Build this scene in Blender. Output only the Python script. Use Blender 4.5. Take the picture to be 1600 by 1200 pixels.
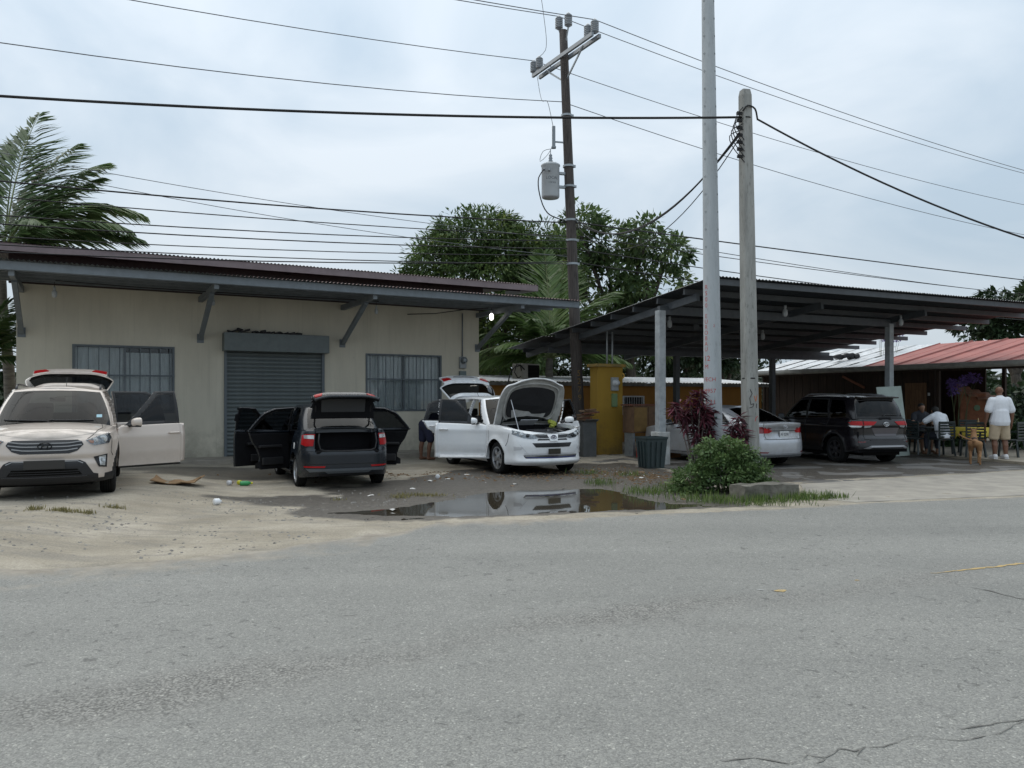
import bpy, bmesh, math, random
import numpy as np
from math import sin, cos, pi, radians, sqrt, atan2
from mathutils import Vector, Matrix
from mathutils.bvhtree import BVHTree
for _o in list(bpy.data.objects):
 bpy.data.objects.remove(_o)
SC = bpy.context.scene
COL = SC.collection
# ------------------------------------------------------------------ camera
EYE = 1.62            # camera height (m)
cam_d = bpy.data.cameras.new('camera')
cam_d.sensor_width = 36.0
cam_d.lens = 36.0 * 1210.0 / 1600.0
cam_d.shift_y = 22.0 / 1600.0
cam_d.clip_start = 0.05
cam_d.clip_end = 2000.0
cam = bpy.data.objects.new('camera', cam_d)
COL.objects.link(cam)
cam.location = (0, 0, EYE)
cam.rotation_euler = (radians(90), 0, 0)
SC.camera = cam
# ------------------------------------------------------------------ sky, sun, exposure
SUN_EL, SUN_AZ = radians(58), radians(-35)      # azimuth measured from +Y towards +X
world = bpy.data.worlds.new('World')
SC.world = world
world.use_nodes = True
_nt = world.node_tree
_nt.nodes.clear()
_N = _nt.nodes.new
_L = _nt.links.new
_out = _N('ShaderNodeOutputWorld')
_sky = _N('ShaderNodeTexSky')
_sky.sky_type = 'NISHITA'
_sky.sun_disc = False
_sky.sun_elevation = SUN_EL
_sky.sun_rotation = SUN_AZ
_sky.air_density = 1.2
_sky.dust_density = 3.0
_bg = _N('ShaderNodeBackground')
_bg.inputs['Strength'].default_value = 0.10
_L(_sky.outputs['Color'], _bg.inputs['Color'])
# overcast cloud deck: even grey-white with slow soft billows over the whole dome
_tc = _N('ShaderNodeTexCoord')
_map = _N('ShaderNodeMapping')
_map.inputs['Scale'].default_value = (1.0, 1.0, 2.4)
_L(_tc.outputs['Generated'], _map.inputs['Vector'])
_nz = _N('ShaderNodeTexNoise')
_nz.inputs['Scale'].default_value = 2.3
_nz.inputs['Detail'].default_value = 7.0
_nz.inputs['Roughness'].default_value = 0.5
_nz.inputs['Distortion'].default_value = 0.6
_L(_map.outputs['Vector'], _nz.inputs['Vector'])
_cr = _N('ShaderNodeValToRGB')
_cr.color_ramp.elements[0].position = 0.36
_cr.color_ramp.elements[0].color = (0.435, 0.535, 0.63, 1)
_cr.color_ramp.elements[1].position = 0.64
_cr.color_ramp.elements[1].color = (0.65, 0.715, 0.775, 1)
_L(_nz.outputs['Fac'], _cr.inputs['Fac'])
# overcast luminance grows towards the zenith (standard overcast sky law)
_sep = _N('ShaderNodeSeparateXYZ')
_L(_tc.outputs['Generated'], _sep.inputs['Vector'])
_mr = _N('ShaderNodeMapRange')
_mr.inputs['From Min'].default_value = 0.0
_mr.inputs['From Max'].default_value = 1.0
_mr.inputs['To Min'].default_value = 0.92
_mr.inputs['To Max'].default_value = 1.75
_L(_sep.outputs['Z'], _mr.inputs['Value'])
_cl = _N('ShaderNodeBackground')
_L(_cr.outputs['Color'], _cl.inputs['Color'])
_L(_mr.outputs['Result'], _cl.inputs['Strength'])
_mx = _N('ShaderNodeMixShader')
_mx.inputs['Fac'].default_value = 0.88
_L(_bg.outputs[0], _mx.inputs[1])
_L(_cl.outputs[0], _mx.inputs[2])
_L(_mx.outputs[0], _out.inputs['Surface'])
sun_d = bpy.data.lights.new('sun', 'SUN')
sun_d.energy = 1.5
sun_d.angle = radians(90)
sun_d.color = (1.0, 0.92, 0.78)
sun = bpy.data.objects.new('sun', sun_d)
COL.objects.link(sun)
_sd = Vector((sin(SUN_AZ) * cos(SUN_EL), cos(SUN_AZ) * cos(SUN_EL), sin(SUN_EL)))
sun.rotation_euler = _sd.to_track_quat('Z', 'Y').to_euler()
SC.view_settings.view_transform = 'Standard'
SC.view_settings.look = 'None'
SC.view_settings.exposure = 0.16
SC.view_settings.gamma = 1.0
SC.view_settings.use_curve_mapping = False
# ------------------------------------------------------------------ materials
MATS = {}
def mat(name, col=(0.5, 0.5, 0.5), rough=0.6, metal=0.0, coat=0.0, noise=0.0, nscale=8.0, bump=0.0, bscale=60.0,
  col2=None, spec=0.5, stretch=(1, 1, 1), detail=5.0):
 """procedural principled material; col/col2 are mixed by object-space noise"""
 if name in MATS:
  return MATS[name]
 m = bpy.data.materials.new(name)
 m.use_nodes = True
 nt = m.node_tree
 p = nt.nodes['Principled BSDF']
 p.inputs['Base Color'].default_value = (*col, 1)
 p.inputs['Roughness'].default_value = rough
 p.inputs['Metallic'].default_value = metal
 p.inputs['Coat Weight'].default_value = coat
 p.inputs['Coat Roughness'].default_value = 0.06
 p.inputs['Specular IOR Level'].default_value = spec
 tc = None
 if noise > 0 or col2 is not None or bump > 0:
  tc = nt.nodes.new('ShaderNodeTexCoord')
  mp = nt.nodes.new('ShaderNodeMapping')
  mp.inputs['Scale'].default_value = stretch
  nt.links.new(tc.outputs['Object'], mp.inputs['Vector'])
 if noise > 0 or col2 is not None:
  nz = nt.nodes.new('ShaderNodeTexNoise')
  nz.inputs['Scale'].default_value = nscale
  nz.inputs['Detail'].default_value = detail
  nz.inputs['Roughness'].default_value = 0.62
  nt.links.new(mp.outputs['Vector'], nz.inputs['Vector'])
  r = nt.nodes.new('ShaderNodeValToRGB')
  c2 = col2 if col2 is not None else tuple(c * (1 - noise) for c in col)
  r.color_ramp.elements[0].position = 0.35
  r.color_ramp.elements[1].position = 0.65
  r.color_ramp.elements[0].color = (*c2, 1)
  r.color_ramp.elements[1].color = (*col, 1)
  nt.links.new(nz.outputs['Fac'], r.inputs['Fac'])
  nt.links.new(r.outputs['Color'], p.inputs['Base Color'])
 if bump > 0:
  nb = nt.nodes.new('ShaderNodeTexNoise')
  nb.inputs['Scale'].default_value = bscale
  nb.inputs['Detail'].default_value = 4
  nt.links.new(mp.outputs['Vector'], nb.inputs['Vector'])
  b = nt.nodes.new('ShaderNodeBump')
  b.inputs['Strength'].default_value = bump
  b.inputs['Distance'].default_value = 0.01
  nt.links.new(nb.outputs['Fac'], b.inputs['Height'])
  nt.links.new(b.outputs['Normal'], p.inputs['Normal'])
 MATS[name] = m
 return m
def glass_mat(name, tint=(0.3, 0.33, 0.33), rough=0.015, ior=1.5):
 """thin pane: tinted see-through plus Fresnel mirror"""
 if name in MATS:
  return MATS[name]
 m = bpy.data.materials.new(name)
 m.use_nodes = True
 nt = m.node_tree
 nt.nodes.clear()
 o = nt.nodes.new('ShaderNodeOutputMaterial')
 t = nt.nodes.new('ShaderNodeBsdfTransparent')
 t.inputs['Color'].default_value = (*tint, 1)
 g = nt.nodes.new('ShaderNodeBsdfGlossy')
 g.inputs['Roughness'].default_value = rough
 g.inputs['Color'].default_value = (1, 1, 1, 1)
 f = nt.nodes.new('ShaderNodeFresnel')
 f.inputs['IOR'].default_value = ior
 x = nt.nodes.new('ShaderNodeMixShader')
 nt.links.new(f.outputs[0], x.inputs[0])
 nt.links.new(t.outputs[0], x.inputs[1])
 nt.links.new(g.outputs[0], x.inputs[2])
 nt.links.new(x.outputs[0], o.inputs['Surface'])
 MATS[name] = m
 return m
def nodes_of(name):
 m = bpy.data.materials.new(name)
 m.use_nodes = True
 nt = m.node_tree
 p = nt.nodes['Principled BSDF']
 def N(t, **kw):
  n = nt.nodes.new(t)
  for k, v in kw.items():
   if k.startswith('i_'):
    n.inputs[int(k[2:]) if k[2:].isdigit() else k[2:].replace('_', ' ')].default_value = v
   else:
    setattr(n, k, v)
  return n
 def L(a, b):
  nt.links.new(a, b)
 def ramp(fac, stops):
  r = N('ShaderNodeValToRGB')
  e = r.color_ramp.elements
  while len(e) < len(stops):
   e.new(.5)
  for i, (pos, c) in enumerate(stops):
   e[i].position = pos
   e[i].color = (*c, 1) if len(c) == 3 else c
  L(fac, r.inputs['Fac'])
  return r.outputs['Color']
 def noise(vec, scale, detail=5, rough=.6, dist=0):
  n = N('ShaderNodeTexNoise')
  n.inputs['Scale'].default_value = scale
  n.inputs['Detail'].default_value = detail
  n.inputs['Roughness'].default_value = rough
  n.inputs['Distortion'].default_value = dist
  L(vec, n.inputs['Vector'])
  return n.outputs['Fac']
 def mix(fac, a, b, mode='MIX'):
  n = N('ShaderNodeMix')
  n.data_type = 'RGBA'
  n.blend_type = mode
  for s_, v in ((0, fac), (6, a), (7, b)):
   if hasattr(v, 'is_linked'):
    L(v, n.inputs[s_])
   else:
    n.inputs[s_].default_value = v if s_ == 0 else (*v, 1)
  return n.outputs[2]
 def math_(op, a, b=None, clamp=False):
  n = N('ShaderNodeMath')
  n.operation = op
  n.use_clamp = clamp
  for s_, v in ((0, a), (1, b)):
   if v is None:
    continue
   if hasattr(v, 'is_linked'):
    L(v, n.inputs[s_])
   else:
    n.inputs[s_].default_value = v
  return n.outputs[0]
 def bump(h, strength, dist, normal=None):
  n = N('ShaderNodeBump')
  n.inputs['Strength'].default_value = strength
  n.inputs['Distance'].default_value = dist
  L(h, n.inputs['Height'])
  if normal is not None:
   L(normal, n.inputs['Normal'])
  return n.outputs['Normal']
 return m, p, N, L, ramp, noise, mix, math_, bump
# ------------------------------------------------------------------ mesh helpers
def tag(o, label=None, cat=None, group=None, kind=None):
 if label:
  o['label'] = label
 if cat:
  o['category'] = cat
 if group:
  o['group'] = group
 if kind:
  o['kind'] = kind
 return o
def empty(name, loc=(0, 0, 0), rz=0.0):
 o = bpy.data.objects.new(name, None)
 o.empty_display_size = 0.1
 COL.objects.link(o)
 o.location = loc
 o.rotation_euler = (0, 0, rz)
 return o
def mesh_obj(name, verts, faces, m, parent=None, smooth=False, mats=None, fmats=None, loc=(0, 0, 0), rot=(0, 0, 0), edges=()):
 me = bpy.data.meshes.new(name)
 me.from_pydata([tuple(v) for v in verts], list(edges), [tuple(f) for f in faces])
 if mats:
  for x in mats:
   me.materials.append(x)
  if fmats is not None:
   me.polygons.foreach_set('material_index', list(fmats))
 else:
  me.materials.append(m)
 if smooth:
  me.polygons.foreach_set('use_smooth', [True] * len(me.polygons))
 me.update()
 o = bpy.data.objects.new(name, me)
 COL.objects.link(o)
 o.location = loc
 o.rotation_euler = rot
 if parent is not None:
  o.parent = parent
 return o
class MB:
 """collects simple solids, then links them as ONE mesh object"""
 def __init__(s):
  s.v, s.f = [], []
 def add(s, vs, fs):
  n = len(s.v)
  s.v += [tuple(v) for v in vs]
  s.f += [tuple(i + n for i in f) for f in fs]
  return s
 def box(s, c, d, M=None):
  cx, cy, cz = c
  a, b, h = d[0] / 2, d[1] / 2, d[2] / 2
  vs = [Vector((x, y, z)) for z in (-h, h) for y in (-b, b) for x in (-a, a)]
  if M is not None:
   vs = [M @ v for v in vs]
  vs = [(v[0] + cx, v[1] + cy, v[2] + cz) for v in vs]
  return s.add(vs, [(0, 2, 3, 1), (4, 5, 7, 6), (0, 1, 5, 4), (2, 6, 7, 3), (0, 4, 6, 2), (1, 3, 7, 5)])
 def bar(s, p, q, w, h, up=(0, 0, 1)):
  """rectangular bar from p to q, w wide, h high"""
  p, q = Vector(p), Vector(q)
  d = (q - p).normalized()
  u = Vector(up)
  sd = d.cross(u)
  if sd.length < 1e-4:
   sd = d.cross(Vector((1, 0, 0)))
  sd.normalize()
  u = sd.cross(d).normalized()
  vs = []
  for e in (p, q):
   for a, b in ((-1, -1), (1, -1), (1, 1), (-1, 1)):
    vs.append(e + sd * (a * w / 2) + u * (b * h / 2))
  return s.add(vs, [(3, 2, 1, 0), (4, 5, 6, 7), (0, 1, 5, 4), (1, 2, 6, 5), (2, 3, 7, 6), (3, 0, 4, 7)])
 def tube(s, pts, r, n=8, caps=True):
  """round tube through pts; r number or list"""
  pts = [Vector(p) for p in pts]
  k = len(pts)
  rr = r if isinstance(r, (list, tuple)) else [r] * k
  vs, fs = [], []
  prev = None
  for i, p in enumerate(pts):
   d = (pts[min(i + 1, k - 1)] - pts[max(i - 1, 0)])
   if d.length < 1e-9:
    d = Vector((0, 0, 1))
   d.normalize()
   if prev is None:
    a = d.orthogonal().normalized()
   else:
    a = (prev - d * prev.dot(d))
    a = a.normalized() if a.length > 1e-6 else d.orthogonal().normalized()
   prev = a
   b = d.cross(a)
   for j in range(n):
    t = 2 * pi * j / n
    vs.append(p + (a * cos(t) + b * sin(t)) * rr[i])
  for i in range(k - 1):
   for j in range(n):
    fs.append((i * n + j, i * n + (j + 1) % n, (i + 1) * n + (j + 1) % n, (i + 1) * n + j))
  if caps:
   fs.append(tuple(range(n - 1, -1, -1)))
   fs.append(tuple((k - 1) * n + j for j in range(n)))
  return s.add(vs, fs)
 def lathe(s, prof, n=24, c=(0, 0, 0), axis='z', M=None):
  """profile [(r, h)] turned round an axis"""
  vs, fs = [], []
  for r, h in prof:
   for j in range(n):
    t = 2 * pi * j / n
    v = Vector((r * cos(t), r * sin(t), h))
    if axis == 'y':
     v = Vector((v.x, v.z, v.y))
    elif axis == 'x':
     v = Vector((v.z, v.x, v.y))
    if M is not None:
     v = M @ v
    vs.append((v[0] + c[0], v[1] + c[1], v[2] + c[2]))
  for i in range(len(prof) - 1):
   for j in range(n):
    q = (i * n + j, i * n + (j + 1) % n, (i + 1) * n + (j + 1) % n, (i + 1) * n + j)
    fs.append(q if axis == 'z' else q[::-1])
  return s.add(vs, fs)
 def prism(s, poly, z0, z1):
  n = len(poly)
  vs = [(x, y, z0) for x, y in poly] + [(x, y, z1) for x, y in poly]
  fs = [tuple(range(n - 1, -1, -1)), tuple(range(n, 2 * n))]
  fs += [(i, (i + 1) % n, n + (i + 1) % n, n + i) for i in range(n)]
  return s.add(vs, fs)
 def build(s, name, m, parent=None, smooth=False, loc=(0, 0, 0), rot=(0, 0, 0), bevel=0.0):
  o = mesh_obj(name, s.v, s.f, m, parent, smooth, loc=loc, rot=rot)
  if bevel > 0:
   b = o.modifiers.new('bevel', 'BEVEL')
   b.width = bevel
   b.segments = 2
   b.limit_method = 'ANGLE'
   b.angle_limit = radians(40)
  return o
def copy_tree(o, parent=None):
 c = o.copy()
 COL.objects.link(c)
 if parent is not None:
  c.parent = parent
 for ch in list(o.children):
  copy_tree(ch, c)
 return c
def hermite(xs, ys, v):
 """smooth monotone-ish cubic through a table"""
 xs, ys = np.asarray(xs, float), np.asarray(ys, float)
 v = np.clip(np.asarray(v, float), xs[0], xs[-1])
 h = np.diff(xs)
 dl = np.diff(ys) / h
 m = np.zeros_like(ys)
 m[0], m[-1] = dl[0], dl[-1]
 for i in range(1, len(ys) - 1):
  if dl[i - 1] * dl[i] > 0:
   w1, w2 = 2 * h[i] + h[i - 1], h[i] + 2 * h[i - 1]
   m[i] = (w1 + w2) / (w1 / dl[i - 1] + w2 / dl[i])
 k = np.clip(np.searchsorted(xs, v, side='right') - 1, 0, len(xs) - 2)
 t = (v - xs[k]) / h[k]
 return ((1 + 2 * t) * (1 - t) ** 2 * ys[k] + t * (1 - t) ** 2 * h[k] * m[k]
   + t * t * (3 - 2 * t) * ys[k + 1] + t * t * (t - 1) * h[k] * m[k + 1])
def tab(pairs, v):
 return hermite([p[0] for p in pairs], [p[1] for p in pairs], v)
def crom(P, ds, per_seg=None):
 """Catmull-Rom through control points P (n,d); returns samples and the float control index of each"""
 P = np.asarray(P, float)
 n = len(P)
 E = np.vstack([2 * P[0] - P[1], P, 2 * P[-1] - P[-2]])
 out, idx = [], []
 for i in range(n - 1):
  p0, p1, p2, p3 = E[i], E[i + 1], E[i + 2], E[i + 3]
  def kn(a, b):
   return max(np.linalg.norm(b - a), 1e-6) ** 0.5
  t0 = 0.0
  t1 = t0 + kn(p0, p1)
  t2 = t1 + kn(p1, p2)
  t3 = t2 + kn(p2, p3)
  k = per_seg[i] if per_seg else max(1, int(math.ceil(np.linalg.norm(p2 - p1) / ds)))
  for j in range(k):
   t = t1 + (t2 - t1) * j / k
   a1 = (t1 - t) / (t1 - t0) * p0 + (t - t0) / (t1 - t0) * p1
   a2 = (t2 - t) / (t2 - t1) * p1 + (t - t1) / (t2 - t1) * p2
   a3 = (t3 - t) / (t3 - t2) * p2 + (t - t2) / (t3 - t2) * p3
   b1 = (t2 - t) / (t2 - t0) * a1 + (t - t0) / (t2 - t0) * a2
   b2 = (t3 - t) / (t3 - t1) * a2 + (t - t1) / (t3 - t1) * a3
   out.append((t2 - t) / (t2 - t1) * b1 + (t - t1) / (t2 - t1) * b2)
   idx.append(i + j / k)
 out.append(P[-1])
 idx.append(n - 1.0)
 return np.array(out), np.array(idx)
def inside(poly, x, z):
 """vectorised point in polygon"""
 x, z = np.asarray(x, float), np.asarray(z, float)
 r = np.zeros(x.shape, bool)
 n = len(poly)
 for i in range(n):
  x1, z1 = poly[i]
  x2, z2 = poly[(i + 1) % n]
  if z1 == z2:
   continue
  c = (z1 > z) != (z2 > z)
  xi = (x2 - x1) * (z - z1) / (z2 - z1) + x1
  r ^= c & (x < xi)
 return r
def snap_poly(poly, x, z, tol, closed=True):
 """move points that lie within tol of the outline onto it"""
 bx, bz, bd = x.copy(), z.copy(), np.full(x.shape, tol)
 n = len(poly)
 for i in range(n if closed else n - 1):
  a = np.array(poly[i], float)
  b = np.array(poly[(i + 1) % n], float)
  d = b - a
  l2 = d.dot(d)
  if l2 < 1e-12:
   continue
  t = np.clip(((x - a[0]) * d[0] + (z - a[1]) * d[1]) / l2, 0, 1)
  px, pz = a[0] + t * d[0], a[1] + t * d[1]
  dd = np.hypot(x - px, z - pz)
  k = dd < bd
  bx[k], bz[k], bd[k] = px[k], pz[k], dd[k]
 return bx, bz
def smooth_poly(pts, ds=0.03):
 """closed rounded outline through pts"""
 P = np.asarray(pts, float)
 n = len(P)
 E = np.vstack([P[-2:], P, P[:3]])
 s, i = crom(E, ds)
 k = (i >= 2) & (i < n + 2)
 return [tuple(p) for p in s[k]]
def text_mesh(body, size, extrude=0.0, spacing=1.0):
 """vertices and faces of lettering, lying in xy, centred"""
 cu = bpy.data.curves.new('lettering', 'FONT')
 cu.body = body
 cu.size = size
 cu.extrude = extrude
 cu.align_x = 'CENTER'
 cu.align_y = 'CENTER'
 cu.space_character = spacing
 cu.resolution_u = 3
 t = bpy.data.objects.new('lettering', cu)
 COL.objects.link(t)
 bpy.context.view_layer.update()
 me = bpy.data.meshes.new_from_object(t.evaluated_get(bpy.context.evaluated_depsgraph_get()))
 vs = [v.co.copy() for v in me.vertices]
 fs = [tuple(p.vertices) for p in me.polygons]
 bpy.data.objects.remove(t)
 bpy.data.curves.remove(cu)
 bpy.data.meshes.remove(me)
 return vs, fs
# ------------------------------------------------------------------ cars
M_BLACK = mat('black_plastic', (0.012, 0.012, 0.0135), 0.55, noise=0.2, nscale=30)
M_TRIM = mat('interior_trim', (0.008, 0.008, 0.0095), 0.85, spec=.2, noise=0.25, nscale=12)
M_CLOTH = mat('seat_cloth', (0.028, 0.027, 0.026), 0.9, noise=0.25, nscale=40)
M_SEAM = mat('panel_gap', (0.008, 0.008, 0.008), 0.9)
M_CHROME = mat('chrome', (0.62, 0.63, 0.65), 0.12, metal=1.0)
M_SILVER = mat('silver_paint_trim', (0.38, 0.39, 0.41), 0.35, metal=0.6)
M_ALLOY = mat('alloy_rim', (0.50, 0.51, 0.53), 0.32, metal=0.85, noise=0.25, nscale=6)
M_DALLOY = mat('dark_alloy_rim', (0.06, 0.06, 0.065), 0.35, metal=0.6)
M_RUBBER = mat('tyre_rubber', (0.014, 0.014, 0.014), 0.9, spec=.2, noise=0.35, nscale=14, bump=0.3, bscale=90)
M_RED = mat('red_lens', (0.36, 0.004, 0.006), 0.3, coat=0.12, spec=.25)
M_REDDK = mat('dark_red_lens', (0.17, 0.008, 0.012), 0.14, coat=0.5)
M_CLEAR = mat('clear_lens', (0.55, 0.57, 0.58), 0.15, metal=0.5, coat=0.5)
M_AMBER = mat('amber_lens', (0.55, 0.22, 0.10), 0.2, coat=0.5)
M_BOWL = mat('lamp_bowl', (0.30, 0.31, 0.32), 0.25, metal=0.8, noise=0.5, nscale=25)
M_LAMPDK = mat('lamp_dark', (0.05, 0.052, 0.055), 0.25, metal=0.5)
M_LENS = glass_mat('lamp_glass', (0.92, 0.94, 0.95))
M_WIND = glass_mat('windscreen_glass', (0.10, 0.115, 0.115), ior=1.27)
M_TINT = glass_mat('tinted_glass', (0.085, 0.09, 0.10), ior=1.36)
M_TINT2 = glass_mat('dark_tinted_glass', (0.035, 0.037, 0.04), ior=1.36)
M_UNDER = mat('underbody', (0.007, 0.0065, 0.006), 0.95, spec=.1)
M_PLATEW = mat('white_plate', (0.62, 0.63, 0.62), 0.45, noise=0.15, nscale=20)
M_PLATED = mat('dark_plate', (0.028, 0.026, 0.024), 0.4)
def boundary_edges(faces):
 cnt = {}
 for f in faces:
  for i in range(len(f)):
   a, b = f[i], f[(i + 1) % len(f)]
   k = (min(a, b), max(a, b))
   cnt[k] = None if k in cnt else (a, b)
 return [e for e in cnt.values() if e is not None]
class Car:
 def __init__(s, name, spec, loc, heading, label, group=None):
  s.S = spec
  s.root = empty(name, loc, atan2(heading[1], heading[0]))
  tag(s.root, label, 'car', group)
  s.parts = {}
  s.shell()
  s.assemble()
  s.wheels()
  s.interior()
 # ---- the outer skin as one functional surface, split into panels
 def shell(s):
  S = s.S
  ds = S.get('ds', 0.022)
  H, _ = crom(S['plan'], ds)
  x, y = H[:, 0], np.maximum(H[:, 1], 0)
  tx, ty = np.gradient(x), np.gradient(y)
  ln = np.hypot(tx, ty)
  nx, ny = -ty / ln, tx / ln          # path runs rear -> front on the left side: outward is left of... (+y)
  nx, ny = nx, ny
  nx[0], ny[0], nx[-1], ny[-1] = -1, 0, 1, 0
  wS, wF, wR = ny ** 2, np.where(nx > 0, nx ** 2, 0), np.where(nx < 0, nx ** 2, 0)
  zb, zt = tab(S['zbot'], x), tab(S['ztop'], x)
  nz = S.get('rows', 34)
  t = np.linspace(0, 1, nz + 1)
  Z = zb[:, None] + (zt - zb)[:, None] * t[None, :]
  off = wS[:, None] * tab(S['side'], Z) + wF[:, None] * tab(S['front'], Z) + wR[:, None] * tab(S['rear'], Z)
  X = np.repeat(x[:, None], nz + 1, 1)
  Rw = S['R']
  za = S.get('zaxle', Rw)
  Ra = S['Ra']
  for xa in (S['xf'], S['xr']):
   d = np.hypot(X - xa, Z - za)
   off = off + wS[:, None] * S.get('flare', 0.014) * np.exp(-((d - Ra) / 0.07) ** 2)
  if 'feat' in S:
   off = off + S['feat'](X, Z, wS[:, None], wF[:, None], wR[:, None], y[:, None])
  PX = X + nx[:, None] * off
  PY = np.maximum(y[:, None] + ny[:, None] * off, 0)
  PY[0, :] = 0
  PY[-1, :] = 0
  sideK = np.abs(ny) > 0.75
  arch = {}
  for key, xa in (('f', S['xf']), ('r', S['xr'])):
   c = [(xa + Ra * cos(a), za + Ra * sin(a)) for a in np.linspace(0, 2 * pi, 60, endpoint=False)]
   arch[key] = c
  tol = ds * 0.62
  sub = np.where(sideK)[0]
  fx, fz = PX[sub].ravel(), Z[sub].ravel()
  for poly in list(arch.values()) + [d['poly'] for d in S['doors'].values()]:
   fx, fz = snap_poly(poly, fx, fz, tol)
  if S.get('clad'):
   for xa in (S['xf'], S['xr']):
    c = [(xa + (Ra + S['clad']) * cos(a), za + (Ra + S['clad']) * sin(a)) for a in np.linspace(0, 2 * pi, 60, endpoint=False)]
    fx, fz = snap_poly(c, fx, fz, tol)
  PX[sub] = fx.reshape(PX[sub].shape)
  Z[sub] = fz.reshape(Z[sub].shape)
  s.low = (PX, PY, Z, sideK, wF, wR)
  V, F, own, mt = [], [], [], []      # all skin of both sides
  def addgrid(P, owner, sgn):
   """P (a,b,3) for the left; sgn mirrors; owner(centroids) -> arrays of panel and material names ('' = hole)"""
   n0 = sum(len(q) for q in V)
   a, b = P.shape[:2]
   Q = P.copy()
   Q[..., 1] *= sgn
   V.append(Q.reshape(-1, 3))
   C = (P[:-1, :-1] + P[1:, :-1] + P[:-1, 1:] + P[1:, 1:]) / 4
   O, M_ = owner(C)
   I, J = np.meshgrid(np.arange(a - 1), np.arange(b - 1), indexing='ij')
   q = np.stack([I * b + J, I * b + J + 1, (I + 1) * b + J + 1, (I + 1) * b + J], -1) + n0
   if sgn < 0:
    q = q[..., ::-1]
   k = O != ''
   F.append(q[k])
   own.append(O[k])
   mt.append(M_[k])
  def blank(C, o='body', m_='paint'):
   return np.full(C.shape[:2], o, dtype='<U24'), np.full(C.shape[:2], m_, dtype='<U8')
  G = S['gate']                 # tailgate / boot lid description (rear opening panel)
  doors = S['doors']
  clad = S.get('clad', 0)
  for sgn, sd in ((1, 'l'), (-1, 'r')):
   def ow(C):
    O, M_ = blank(C)
    cx, cy, cz = C[..., 0], C[..., 1], C[..., 2]
    side = np.repeat(sideK[:-1, None], cx.shape[1], 1)
    dd = np.minimum(np.hypot(cx - S['xf'], cz - za), np.hypot(cx - S['xr'], cz - za))
    if clad:
     M_[side & ((dd < Ra + clad) | (cz < S['cladz']))] = 'clad'
     M_[~side & (cz < S.get('cladz_end', S['cladz']))] = 'clad'
    if G:
     O[(wR[:-1, None] > .5) & (cz > G['z0']) & (np.abs(cy) < G['hw'])] = 'gate'
    for d in doors:
     O[side & inside(doors[d]['poly'], cx, cz)] = d + sd
    O[side & (dd < Ra - .001)] = ''
    return O, M_
   addgrid(np.stack([PX, PY, Z], -1), ow, sgn)
  # bonnet and rear deck, rows across the car
  T = np.stack([PX[:, -1], PY[:, -1], Z[:, -1]], -1)
  def rows(E, cols, crown, p, owner):
   """E (k,3) left edge; builds across"""
   wmax = E[:, 1].max()
   b = np.asarray(cols)
   Q = np.zeros((len(E), len(b), 3))
   Q[..., 0] = E[:, None, 0]
   Q[..., 1] = E[:, None, 1] * b[None, :]
   cr = np.full(len(E), crown)
   Q[..., 2] = E[:, None, 2] + (cr * np.minimum(1, E[:, 1] / (0.55 * wmax)))[:, None] * (1 - np.abs(b[None, :]) ** p)
   addgrid(Q, owner, 1)
  hb = S.get('hood_b', 0.86)
  cols = sorted(set(list(np.linspace(-1, 1, 33)) + [hb, -hb]), reverse=True)
  cb = np.array([(cols[i] + cols[i + 1]) / 2 for i in range(len(cols) - 1)])
  kk = np.where((T[:, 0] > S['x_cowl'] - 0.12) & (np.arange(len(T)) > len(T) // 2))[0]
  lip = S.get('hood_lip', 0.0)
  def hood_owner(C):
   O, M_ = blank(C)
   cx = C[..., 0]
   ab = np.abs(cb)[None, :] + 0 * cx
   O[(cx > S['x_hood']) & (ab < hb) & (cx < S['x_nose'] - lip)] = 'hood'
   M_[(cx <= S['x_hood']) & (ab < .95)] = 'black'
   return O, M_
  rows(T[kk], cols, S['hood_crown'], S.get('hood_p', 3.0), hood_owner)
  if S['x_deck'] is not None:
   kk = np.where((T[:, 0] < S['x_deck'] + 0.14) & (np.arange(len(T)) < len(T) // 2))[0]
   gb = G['hw'] / S['W'] * 1.04 if G else 0.8
   cols2 = sorted(set(list(np.linspace(-1, 1, 33)) + [gb, -gb]), reverse=True)
   def deck_owner(C):
    O, M_ = blank(C)
    if G:
     O[(np.abs(C[..., 1]) < G['hw']) & (C[..., 0] < S['x_deck'])] = 'gate'
    return O, M_
   rows(T[kk], cols2, S['deck_crown'], 3.0, deck_owner)
  # narrow shoulder ledge along the sides
  kk = np.where((T[:, 0] <= S['x_cowl'] - 0.05) & (T[:, 0] >= (S['x_deck'] or T[0, 0])) & sideK)[0]
  E = T[kk]
  for sgn, sd in ((1, 'l'), (-1, 'r')):
   def led(C):
    O, M_ = blank(C)
    for d in doors:
     xs = [q[0] for q in doors[d]['poly'] if q[1] < S['belt'] + .08]
     O[(C[..., 0] > min(xs)) & (C[..., 0] < max(xs))] = d + sd
    return O, M_
   addgrid(np.stack([E, E + np.array([0, -0.06, 0.008])], 1), led, sgn)
  # greenhouse: from belt to roof edge
  CB, CT = np.array(S['gbot'], float), np.array(S['gtop'], float)
  dg = S.get('dg', .014)
  seg = [max(1, int(math.ceil(max(np.linalg.norm(CB[i + 1] - CB[i]), np.linalg.norm(CT[i + 1] - CT[i])) / dg))) for i in range(len(CB) - 1)]
  B, u = crom(CB, ds, seg)
  Tt, _ = crom(CT, ds, seg)
  nv = S.get('grow', 40)
  v = np.linspace(0, 1, nv + 1)
  Q = B[:, None, :] * (1 - v)[None, :, None] + Tt[:, None, :] * v[None, :, None]
  tx, ty = np.gradient(B[:, 0]), np.gradient(B[:, 1])
  ln = np.hypot(tx, ty)
  gx, gy = -ty / ln, tx / ln
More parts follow.
